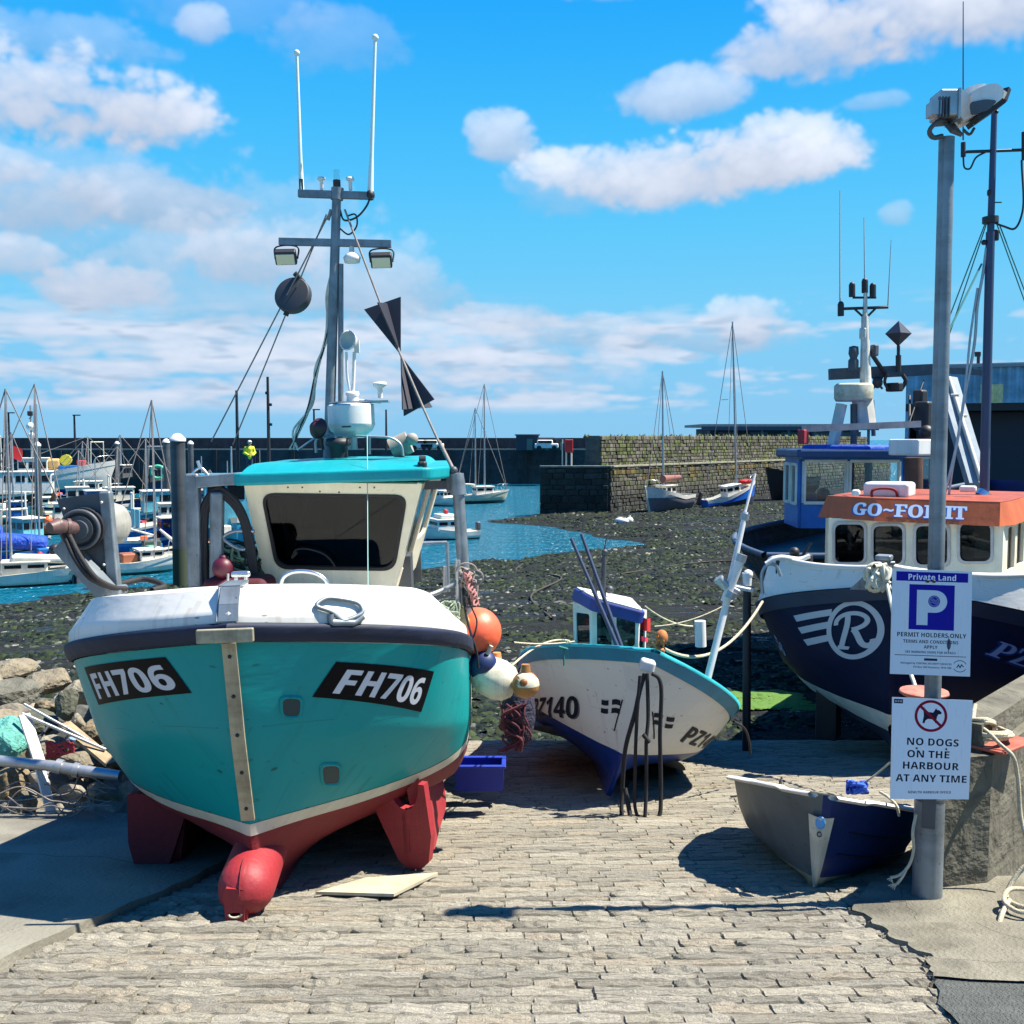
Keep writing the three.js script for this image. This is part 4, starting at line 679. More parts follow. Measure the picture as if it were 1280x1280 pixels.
  part(teal, 'day_shape', [tri(tq(455, 387, 8.0), tq(501, 371, 8.0)), tri(tq(472, 378, 7.75), tq(492, 380, 8.2))], dark);
  part(teal, 'day_shape', [tri(tq(505, 520, 7.85), tq(543, 499, 7.75)), tri(tq(503, 512, 7.7), tq(540, 509, 8.0))], dark);

  // ------------------------------------------------------------ starboard gallows post, rails and the hauler on the port rail
  const gp = part(teal, 'gallows_post', [bar(tq(583, 770, 7.45), tq(573, 615, 7.45), 0.045, 0.042, 16), bar(tq(573, 618, 7.45), tq(571, 592, 7.45), 0.06, 0.05, 14)], M.galv);
  part(gp, 'bracket', [rbox(0.12, 0.14, 0.06, 0.02, ...tq(568, 603, 7.45).toArray()), box(0.3, 0.06, 0.05, ...tq(556, 606, 7.6).toArray()), ball(0.03, ...tq(567, 588, 7.45).toArray())], M.steelDark);
  part(teal, 'side_rail', [tube([tq(528, 747, 7.2), tq(552, 738, 7.3), tq(570, 727, 7.35), tq(575, 710, 7.4)], 0.018, 30), bar(tq(572, 700, 7.35), tq(574, 790, 7.35), 0.02), bar(tq(556, 708, 7.6), tq(556, 740, 7.6), 0.014)], M.alu);
  const hd = 6.55, hq = (x, y, d = hd) => tq(x, y, d);
  const hp = panel([hq(72, 624), hq(134, 614), hq(140, 736), hq(118, 740)].map((p) => [p.x, p.y]), [], 0.03, V(0, 0, hq(0, 0).z), V(1, 0, 0), V(0, 1, 0));
  const ha = part(teal, 'hauler_plate', [hp], M.steelDark);
  part(teal, 'hauler_frame', [rbox(0.075, 0.63, 0.07, 0.015, ...hq(138, 676).toArray(), 0, 0, 0.035), beam(hq(78, 680, 6.5), hq(135, 742, 6.45), 0.1, 0.1), rbox(0.16, 0.06, 0.16, 0.02, ...hq(140, 738, 6.5).toArray())], M.galv);
  const wc = hq(104, 661, 6.5);
  const disc_ = (r, z0, z1) => bar(wc.clone().add(V(0, 0, z0)), wc.clone().add(V(0, 0, z1)), r, r, 32);
  const hw = part(ha, 'hauler_wheel', [disc_(0.135, -0.02, 0.03), disc_(0.11, 0.03, 0.05)], M.black); part(hw, 'wheel_hub', [disc_(0.085, 0.05, 0.075), disc_(0.06, 0.075, 0.1)], M.steelDark); part(hw, 'wheel_rim', new THREE.TorusGeometry(0.115, 0.014, 8, 32).translate(wc.x, wc.y, wc.z + 0.055), M.steelDark);
  part(ha, 'hydraulic_motor', [bar(hq(100, 661, 6.45), hq(70, 657, 6.3), 0.04, 0.045, 16), bar(hq(74, 657, 6.32), hq(62, 660, 6.26), 0.05, 0.035, 12), bar(hq(84, 659, 6.37), hq(88, 659, 6.38), 0.055)], mat([0.11, 0.06, 0.055], 0.5, { map: T.rust, k: 3 }));
  part(ha, 'net_drum', lathe([[0.001, 0.1], [0.08, 0.09], [0.13, 0.04], [0.14, 0.0], [0.14, -0.1]], 30).rotateX(Math.PI / 2).rotateY(1.1).translate(...hq(140, 655, 6.75).toArray()), mat([0.3, 0.3, 0.27], 0.6, { map: T.rust, k: 2 }));
  for (const [x, y] of [[80, 636], [127, 628], [130, 706], [92, 640]]) part(ha, 'bolt', ball(0.009, ...hq(x, y, 6.51).toArray(), 1, 1, 1, 8, 6), M.pale);
  part(teal, 'hydraulic_hose', [0, 1].map((k) => tube([hq(80 + k * 6, 668, 6.35), hq(92 + k * 8, 695, 6.32), hq(112 + k * 8, 722, 6.32), hq(138 + k * 4, 734, 6.4), hq(158, 736, 6.5)], 0.016, 40, 8)), M.rubber);
  part(teal, 'hydraulic_hose', [tube([hq(150, 730, 6.6), hq(180, 724, 6.7), hq(205, 733, 6.6), hq(190, 738, 6.5)], 0.02, 30, 8)], M.rubber);
  const gd = 7.3, g2 = (x, y) => tq(x, y, gd);
  part(teal, 'gantry_leg', [rbox(0.1, 0.86, 0.09, 0.02, ...g2(243, 668).toArray(), 0, 0, -0.02)], M.galv); part(teal, 'gantry_leg', [rbox(0.09, 0.74, 0.09, 0.02, ...g2(271, 680).toArray(), 0, 0, -0.06)], M.galv);
  part(teal, 'gantry_beam', [rbox(0.33, 0.085, 0.09, 0.01, ...g2(275, 600).toArray(), 0, 0, 0.05), box(0.2, 0.02, 0.05, ...g2(258, 595).toArray()), bar(g2(243, 606), g2(241, 618), 0.02), rbox(0.22, 0.04, 0.1, 0.01, ...g2(258, 735).toArray())], M.galv);
  part(teal, 'tackle', [tube([g2(237, 596), g2(250, 585), g2(262, 596)], 0.012, 16), bar(g2(250, 585), g2(247, 576), 0.012)], M.chrome);
  part(teal, 'hydraulic_hose', [0, 1, 2].map((k) => tube([g2(248 + k * 5, 735), g2(249 + k * 4, 670), g2(256 + k * 2, 628 + k * 3), g2(272, 610 + k * 4), g2(292 - k * 2, 622 + k * 3), g2(308 - k * 3, 650), g2(318 - k * 3, 700), g2(320, 738)], 0.02, 70, 8)), M.rubber);
  part(teal, 'grab_rail', [tube([g2(268, 735), g2(270, 690), g2(276, 674), g2(290, 665), g2(318, 664)], 0.014, 40), tube([g2(276, 672), g2(292, 683), g2(305, 687), g2(314, 676), g2(311, 668)], 0.012, 30)], M.alu);
  const nets = (name, c, r, n, m, seed) => { const r2 = rng(seed), list = []; for (let k = 0; k < n; k++) list.push(tube(Array.from({ length: 7 }, () => c.clone().add(V((r2() - 0.5) * r[0], (r2() - 0.5) * r[1], (r2() - 0.5) * r[2]))), 0.007, 40, 5)); return part(teal, name, list, m); };
  void nets;
  // far stays to the port quarter
  part(teal, 'stern_rail', [bar(V(-1.0, 0.75, -7), V(-1.0, 1.35, -7), 0.02), bar(V(1.0, 0.75, -7), V(1.0, 1.35, -7), 0.02), bar(V(-1.0, 1.35, -7), V(1.0, 1.35, -7), 0.02)], M.alu);
  void hull;
}
// gear that lies on or hangs from the teal boat
{
  const q = P, r2 = rng(8);
  const heap = (c, r, n, rad = 0.008) => Array.from({ length: n }, () => tube(Array.from({ length: 7 }, () => c.clone().add(V((r2() - 0.5) * r[0], (r2() - 0.5) * r[1], (r2() - 0.5) * r[2]))), rad, 42, 5));
  lone('net_heap', 'heap of dark green net heaped on the teal boat beside its wheelhouse', 'net', [ball(0.28, ...q(296, 722, 7.7).toArray(), 1, 0.8, 1), heap(q(294, 705, 7.6), [0.45, 0.34, 0.4], 26)], mat([0.03, 0.05, 0.035], 0.9));
  lone('rope_heap', 'pale green rope lying over the dark net heap', 'rope', heap(q(290, 698, 7.5), [0.35, 0.2, 0.2], 7), mat([0.25, 0.36, 0.24], 0.9));
  lone('buoy', 'small dark crimson buoy lying by the net heap', 'buoy', [ball(0.075, ...q(279, 710, 7.1).toArray()), ball(0.03, ...q(279, 698, 7.1).toArray())], mat([0.07, 0.002, 0.016], 0.5));
  lone('crimson_tarpaulin', 'crimson tarpaulin folded on deck beside the cream wheelhouse', 'tarpaulin', [rbox(0.45, 0.16, 0.35, 0.06, ...q(300, 734, 7.2).toArray())], mat([0.06, 0.002, 0.01], 0.8));
  // the fenders and ropes on the starboard side
  const buoy = (name, label, px, py, d, r, m, capM) => { const c = q(px, py, d), t = thing(name, label, 'buoy', V(c.x, c.y - r, c.z)); part(t, 'float', ball(r, 0, r, 0, 1, 1, 1, 36, 24), m); part(t, 'eye', [bar(V(0, 2 * r - 0.02, 0), V(0, 2 * r + 0.05, 0), 0.04, 0.03, 12)], capM ?? m); return t; };
  const ob = buoy('fender_buoy', 'large round orange fender buoy hanging at the teal boat side', 611, 786, 7.5, 0.178, M.orangeBuoy); ob.rotation.z = 0.5;
  const wf = thing('pear_fender', 'white pear shaped fender stained green with a dark blue end', 'fender', q(620, 862, 7.45)); wf.position.y -= 0.06;
  part(wf, 'body', lathe([[0.001, -0.16], [0.08, -0.15], [0.13, -0.1], [0.15, -0.02], [0.145, 0.06], [0.12, 0.13], [0.08, 0.18]], 30).rotateZ(1.15).translate(0, 0.14, 0), M.buoyWhite);
  part(wf, 'cap', lathe([[0.085, 0.15], [0.1, 0.17], [0.07, 0.24], [0.001, 0.26]], 24).rotateZ(0.9).translate(0.02, 0.13, 0.03), mat([0.01, 0.022, 0.08], 0.5));
  const b2 = buoy('round_float', 'brown and cream round float between the two boats', 657, 856, 7.3, 0.098, M.buoyBrown); part(b2, 'cream_patch', [ball(0.1, 0, 0.098, 0, 1, 1, 1, 24, 16)].map((g) => { const p = g.attributes.position, idx = [...g.index.array], keep = []; for (let i = 0; i < idx.length; i += 3) { const x = p.getX(idx[i]), y = p.getY(idx[i]) - 0.098, z = p.getZ(idx[i]); if (z > 0.02 && y > 0.015 && x > -0.05) keep.push(idx[i], idx[i + 1], idx[i + 2]); } g.setIndex(keep); return g; }), M.pale); part(b2, 'mark', ball(0.03, -0.015, 0.13, 0.085, 1, 1, 0.6, 14, 10), mat([0.2, 0.07, 0.015], 0.5));
  buoy('round_float', 'small orange float half hidden under the big orange buoy', 621, 834, 7.6, 0.06, mat([0.6, 0.22, 0.07], 0.5));
  buoy('round_float', 'dull yellow float with a dark spot by the gallows post', 578, 776, 7.35, 0.05, mat([0.5, 0.42, 0.2], 0.6));
  const db = thing('blue_fender', 'dark blue fender squeezed under the orange buoy', 'fender', q(604, 833, 7.4)); part(db, 'body', ball(0.1, 0, 0.02, 0, 1, 1, 0.9), mat([0.008, 0.02, 0.09], 0.5)); part(db, 'eye', bar(V(0.03, 0.1, 0.05), V(0.06, 0.16, 0.05), 0.016), M.pale);
  lone('rope_bundle', 'grey and pink rope hank tied to the gallows post', 'rope', [heap(q(583, 722, 7.35), [0.12, 0.14, 0.1], 10, 0.009), heap(q(588, 742, 7.33), [0.1, 0.2, 0.08], 9, 0.009), tube(Array.from({ length: 13 }, (_, i) => { const a = i / 12 * 6.28; return q(589 + 13 * Math.cos(a) + 2, 722 + 10 * Math.sin(a), 7.3); }), 0.007, 50), tube(Array.from({ length: 9 }, (_, i) => { const a = Math.PI + i / 8 * 3.14; return q(583 + 13 * Math.cos(a), 714 + 10 * Math.sin(a), 7.3); }), 0.007, 40)], M.ropeGrey);
  lone('rope_bundle', 'frayed pink rope twisted down the gallows post', 'rope', Array.from({ length: 4 }, (_, k) => tube(Array.from({ length: 9 }, (_, i) => q(583 + i * 1.6 + 4 * Math.sin(i * 1.6 + k * 1.7), 716 + i * 5.2, 7.28 + 0.03 * Math.cos(i * 1.6 + k))), 0.009, 50, 5)), M.ropePink);
  lone('hanging_rope', 'black lines hanging from the post past the orange buoy', 'rope', [tube([q(578, 735, 7.3), q(582, 765, 7.25), q(588, 790, 7.22), q(595, 812, 7.22), q(598, 835, 7.25)], 0.009, 40), tube([q(580, 735, 7.3), q(589, 758, 7.26), q(596, 776, 7.24), q(594, 790, 7.22), q(590, 800, 7.22)], 0.007, 40)], M.ropeBlack);
  lone('rope_heap', 'tangle of thin pale green line behind the white bulwark', 'rope', heap(q(563, 765, 7.25), [0.14, 0.18, 0.14], 9, 0.005), mat([0.3, 0.36, 0.26], 0.9));
  lone('wooden_board', 'pale plywood board lying on the setts under the teal boat', 'board', [grid(6, 6, (u, v) => { const p = [[388, 1136], [488, 1139], [545, 1110], [452, 1117]].map(([x, y]) => { const k = (y - 548) / FPX, d = 1.7 / (k - SLOPE); return V((x - 640) / FPX * d * 1.0, slipY(d) + 0.03, -d); }), a = p[0].clone().lerp(p[1], u).lerp(p[3].clone().lerp(p[2], u), v); return [a.x, a.y, a.z]; }), ...[[0, 1], [1, 2]].map(([i, j]) => grid(6, 1, (u, v) => { const p = [[388, 1136], [488, 1139], [545, 1110]].map(([x, y]) => { const k = (y - 548) / FPX, d = 1.7 / (k - SLOPE); return V((x - 640) / FPX * d, slipY(d) + 0.03, -d); }), a = p[i].clone().lerp(p[j], u); return [a.x, a.y - v * 0.018, a.z]; }))], mat([0.42, 0.38, 0.27], 0.85, { map: T.dirty, k: 1 }));
  const fb = thing('fish_box', 'blue plastic fish box standing on the slip behind the teal hull', 'box', q(600, 982, 9.0));
  part(fb, 'side', [box(0.42, 0.2, 0.02, 0, 0.1, 0.13), box(0.42, 0.2, 0.02, 0, 0.1, -0.13), box(0.02, 0.2, 0.25, 0.2, 0.1, 0), box(0.02, 0.2, 0.25, -0.2, 0.1, 0)], mat([0.006, 0.02, 0.28], 0.5)); part(fb, 'base', box(0.42, 0.02, 0.26, 0, 0.011, 0), mat([0.006, 0.02, 0.28], 0.5)); part(fb, 'rim', [rbox(0.46, 0.03, 0.04, 0.01, 0, 0.21, 0.13), rbox(0.46, 0.03, 0.04, 0.01, 0, 0.21, -0.13), rbox(0.04, 0.03, 0.28, 0.01, 0.21, 0.21, 0), rbox(0.04, 0.03, 0.28, 0.01, -0.21, 0.21, 0)], mat([0.008, 0.03, 0.34], 0.5));
}
// ---------------------------------------------------------------- the lamp column, its floodlight head and the two signs
{
  const b = P(1158, 1142, 5.9); b.y = slipY(5.9) + 0.02;
  const col = thing('lamp_column', 'tall grey steel column carrying the signs and a boxy head', 'lamp column', b), top = P(1178, 172, 5.9).y - b.y;
  const seam = 1.06, lx = -0.012;
  part(col, 'base_section', [lathe([[0.001, seam], [0.070, seam], [0.084, seam - 0.03], [0.084, 0], [0.1, -0.02], [0.1, -0.1]], 28)], M.galv);
  part(col, 'shaft', [bar(V(0, seam - 0.02, 0), V(lx, top, 0), 0.046, 0.042, 28), bar(V(0, seam - 0.02, 0), V(0, seam + 0.06, 0), 0.07, 0.046, 28)], M.galv);
  part(col, 'access_door', [rbox(0.075, 0.34, 0.012, 0.01, -0.035, 0.62, 0.078, 0, -0.42), rbox(0.012, 0.012, 0.01, 0.003, -0.04, 0.74, 0.086)], M.steelDark);
  part(col, 'seam_ring', lathe([[0.086, 0.615], [0.087, 0.605], [0.086, 0.595]], 28), M.steelDark);
  const c = (x, y, d = 5.9) => col.worldToLocal(P(x, y, d));
  // the head: a squared gear housing on the pole and a faceted white floodlight body beyond it
  const hd = part(col, 'gear_housing', [rbox(0.105, 0.14, 0.16, 0.012, ...c(1180, 133, 5.85).toArray()), box(0.05, 0.075, 0.09, ...c(1167, 137, 5.8).toArray()), box(0.012, 0.16, 0.18, ...c(1191, 135, 5.85).toArray())], M.alu);
  for (let k = 0; k < 4; k++) part(hd, 'cooling_fin', box(0.006, 0.11, 0.02, ...c(1174 + k * 4, 134, 5.76).toArray()), M.steelDark);
  const o = c(1218, 133, 5.9), X = V(0.97, 0.15, 0.2).normalize(), Y = V(-0.15, 0.97, 0).normalize();
  const hexa = [[-0.11, 0.02], [-0.1, 0.065], [0.0, 0.09], [0.06, 0.088], [0.1, 0.04], [0.095, -0.02], [0.02, -0.065], [-0.07, -0.085]];
  const body = panel(roundPoly(hexa, 0.015, 2), [], 0.2, o.clone().add(V(0, 0, -0.1)), X, Y);
  const fl = part(col, 'floodlight_body', [body, panel(roundPoly(hexa.map(([x, y]) => [x * 0.8 + 0.02, y * 0.75]), 0.02, 2), [], 0.05, o.clone().add(V(0, 0, 0.1)), X, Y)], M.plastic);
  part(fl, 'bezel', [beam(o.clone().add(V(-0.03, -0.105, 0.05)), o.clone().add(V(0.105, -0.012, 0.06)), 0.17, 0.03), beam(o.clone().add(V(0.085, 0.0, 0.05)), o.clone().add(V(0.115, 0.07, 0.03)), 0.14, 0.025)], M.black);
  part(fl, 'lens', beam(o.clone().add(V(0.065, -0.04, 0.12)), o.clone().add(V(0.105, 0.04, 0.11)), 0.04, 0.025), mat([0.5, 0.48, 0.38], 0.2));
  part(fl, 'hinge_plate', [panel(roundPoly([[-0.09, -0.07], [-0.09, 0.0], [-0.01, 0.0], [0.05, -0.02], [0.0, -0.06]], 0.02), [], 0.012, o.clone().add(V(0, -0.01, 0.152)), X, Y)], M.steelDark);
  part(col, 'bracket', [tube([c(1186, 152), c(1172, 152, 5.8), c(1162, 163, 5.8), c(1167, 172, 5.85), c(1178, 170, 5.86)], 0.014, 30), beam(c(1185, 153), c(1196, 167, 5.86), 0.12, 0.02), beam(c(1172, 152), c(1196, 150), 0.16, 0.014), tube([c(1204, 162), c(1212, 168), c(1218, 160)], 0.008, 16)], M.steelDark);
  part(col, 'latch', [ball(0.018, ...c(1237, 113).toArray()), bar(c(1234, 110), c(1246, 118), 0.008), ball(0.01, ...c(1246, 140).toArray())], M.black);
  part(col, 'sign_strap', [bar(c(1164, 728), c(1164, 733), 0.05, 0.05, 24), bar(c(1162, 905), c(1162, 909), 0.05, 0.05, 24)], M.steelDark);
}
function signBoard(name, label, corners, d, pr, tw) {
  const [a, b, c, e] = corners.map(([x, y, k]) => P(x, y, d + (k ?? 0))), mid = a.clone().add(b).add(c).add(e).multiplyScalar(0.25), t = thing(name, label, 'sign', V(mid.x, e.y, mid.z)), l = (p) => t.worldToLocal(p.clone());
  const q = [a, b, c, e].map(l), X = q[1].clone().sub(q[0]), Y = q[0].clone().sub(q[3]), z = X.clone().cross(Y).normalize();
  const at = (u, v, off) => q[3].clone().lerp(q[2], u).lerp(q[0].clone().lerp(q[1], u), v).addScaledVector(z, off + tw * (u - 0.5) * (v - 0.5) * 2);
  const sheet = (m, off, flip) => grid(12, 12, (u, v) => { const p = at(m + u * (1 - 2 * m), m + v * (1 - 2 * m), off); return [p.x, p.y, p.z, m + u * (1 - 2 * m), m + v * (1 - 2 * m)]; }, flip);
  const rim = [[0, 0, 1, 0], [1, 0, 1, 1], [1, 1, 0, 1], [0, 1, 0, 0]].map(([u0, v0, u1, v1]) => grid(10, 1, (u, v) => { const p = at(mixN(u0, u1, u), mixN(v0, v1, u), v ? -0.004 : 0); return [p.x, p.y, p.z]; }));
  part(t, 'face', sheet(0, 0, false), pr, true);
  part(t, 'backing', [sheet(0, -0.004, true), ...rim], M.alu);
  return { t, at };
}
{
  const grime = (c, w, h, seed) => { const r = rng(seed); c.setTransform(1, 0, 0, 1, 0, 0); for (let k = 0; k < 70; k++) { const x = r() * w, y = r() * h * 0.8, l = 30 + r() * 200, q = c.createLinearGradient(0, y, 0, y + l), a = 0.04 + r() * 0.1; q.addColorStop(0, `rgba(90,96,90,${a})`); q.addColorStop(1, 'rgba(90,96,90,0)'); c.fillStyle = q; c.fillRect(x, y, 1 + r() * 8, l); } for (let k = 0; k < 90; k++) { c.fillStyle = `rgba(80,80,70,${0.08 + r() * 0.25})`; c.beginPath(); c.arc(r() * w, r() * h, 0.6 + r() * 2.4, 0, 7); c.fill(); } };
  const blue = '#14188f', paper = '#c3d2de', dark = '#20242e';
  const f1 = print(750, 1000, (c, w, h) => {
    c.fillStyle = paper; c.fillRect(0, 0, w, h);
    c.fillStyle = blue; c.fillRect(38, 22, 674, 88); c.fillRect(163, 140, 426, 428);
    c.fillStyle = '#d5deec'; c.textAlign = 'center'; c.textBaseline = 'middle'; c.font = 'bold 76px sans-serif'; c.fillText('Private Land', w / 2, 70);
    c.fillStyle = '#b9ccd8'; c.fillRect(236, 192, 104, 332);
    c.beginPath(); c.moveTo(330, 192); c.lineTo(400, 192); c.bezierCurveTo(560, 192, 560, 404, 400, 404); c.lineTo(330, 404); c.closePath(); c.fill();
    c.fillStyle = blue; c.beginPath(); c.arc(398, 296, 55, 0, 7); c.fill(); c.strokeStyle = '#8fa2b8'; c.lineWidth = 5; c.beginPath(); c.arc(398, 296, 44, 0, 7); c.stroke();
    for (let k = -1; k < 2; k++) { c.beginPath(); c.moveTo(366, 296 + k * 16); c.quadraticCurveTo(382, 282 + k * 16, 398, 298 + k * 16); c.quadraticCurveTo(414, 310 + k * 16, 430, 292 + k * 16); c.stroke(); }
    c.fillStyle = dark; c.font = 'bold 58px sans-serif'; c.fillText('PERMIT HOLDERS ONLY', w / 2 + 5, 618, 660); c.font = 'bold 43px sans-serif'; c.fillText('TERMS AND CONDITIONS', w / 2, 682, 530); c.fillText('APPLY', w / 2, 732); c.font = 'bold 29px sans-serif'; c.fillText('SEE WARNING SIGNS FOR DETAILS', w / 2, 782, 530);
    c.fillRect(40, 812, 670, 6); c.fillStyle = '#262650'; c.fillRect(316, 840, 124, 22); c.fillStyle = '#20242e';
    c.font = 'bold 24px sans-serif'; c.textAlign = 'right'; c.fillText('Managed by CENTRAL SECURITY SERVICES', 575, 890, 540); c.fillText('PO Box 100 Penzance, TR18 2BE', 575, 925, 400);
    c.strokeStyle = '#262a36'; c.lineWidth = 6; c.beginPath(); c.ellipse(652, 905, 62, 54, 0, 3.6, 5.9); c.stroke(); c.beginPath(); c.ellipse(652, 905, 62, 54, 0, 0.5, 2.7); c.stroke();
    c.lineWidth = 9; c.beginPath(); c.moveTo(622, 922); c.lineTo(640, 892); c.lineTo(655, 918); c.lineTo(668, 890); c.lineTo(688, 912); c.stroke();
    c.fillStyle = 'rgba(40,44,60,0.75)'; c.beginPath(); c.ellipse(545, 700, 20, 52, 0, 0, 7); c.fill(); c.fillRect(539, 620, 7, 160);
    grime(c, w, h, 3);
  }, 0.35);
  const s1 = signBoard('parking_sign', 'white Private Land parking sign with a blue P on the column', [[1116, 711], [1215, 714], [1213, 846], [1112, 842]], 5.8, f1, 0.01);
  part(s1.t, 'strap_bolt', [s1.at(0.44, 0.895, 0.004), s1.at(0.52, 0.895, 0.004)].map((p) => ball(0.012, p.x, p.y, p.z, 1, 0.8, 0.5, 10, 8)), M.black);
  const f2 = print(750, 970, (c, w, h) => {
    c.fillStyle = '#cfdde8'; c.fillRect(0, 0, w, h); c.textAlign = 'center'; c.textBaseline = 'middle'; c.fillStyle = '#23263f'; c.fillRect(18, 14, 84, 42);
    c.fillStyle = '#8f9cac'; for (let k = 0; k < 3; k++) c.fillRect(28 + k * 24, 26, 16, 18);
    const x = 366, y = 166, r = 140;
    c.save(); c.translate(x, y - 6); c.scale(1.15, 1.15); c.fillStyle = '#1d1c33';                  // a small terrier standing
    c.beginPath(); c.moveTo(-66, -62); c.lineTo(-56, -66); c.lineTo(-42, -30); c.lineTo(18, -24); c.lineTo(40, -62); c.lineTo(48, -48); c.lineTo(66, -46); c.lineTo(86, -28); c.lineTo(82, -12); c.lineTo(60, -12); c.lineTo(50, 8); c.lineTo(46, 34); c.lineTo(54, 62); c.lineTo(36, 64); c.lineTo(28, 34); c.lineTo(-24, 30); c.lineTo(-44, 44); c.lineTo(-50, 66); c.lineTo(-68, 66); c.lineTo(-64, 40); c.lineTo(-58, 10); c.lineTo(-60, -22); c.closePath(); c.fill(); c.restore();
    c.strokeStyle = '#7d1230'; c.lineWidth = 26; c.beginPath(); c.arc(x, y, r, 0, 7); c.stroke(); c.beginPath(); c.moveTo(x - 100, y - 92); c.lineTo(x + 98, y + 96); c.stroke();
    c.fillStyle = '#191b2b'; c.font = 'bold 96px sans-serif';
    [['NO DOGS', 388, 418, 500], ['ON THE', 352, 536, 410], ['HARBOUR', 374, 648, 540], ['AT ANY TIME', 388, 770, 680]].forEach(([t, tx, ty, tw]) => { const k = tw / c.measureText(t).width; c.save(); c.translate(tx, ty); c.rotate(0.012); c.scale(k, 1); c.fillText(t, 0, 0); c.restore(); });
    c.font = 'bold 32px sans-serif'; c.fillText('NEWLYN HARBOUR OFFICE', 372, 902, 450);
    c.fillStyle = '#23263f'; c.beginPath(); c.arc(238, 478, 8, 0, 7); c.arc(520, 480, 8, 0, 7); c.fill();
    grime(c, w, h, 8);
  }, 0.3);
  const s2 = signBoard('dog_sign', 'white No Dogs sign with red ring, lower on the column', [[1116, 872], [1215, 875], [1212, 1000], [1112, 998]], 5.8, f2, 0.02);
  part(s2.t, 'screw', [[0.32, 0.505], [0.69, 0.503]].map(([u, v]) => { const p = s2.at(u, v, 0.002); return ball(0.006, p.x, p.y, p.z, 1, 1, 0.6, 8, 6); }), M.steelDark);
}

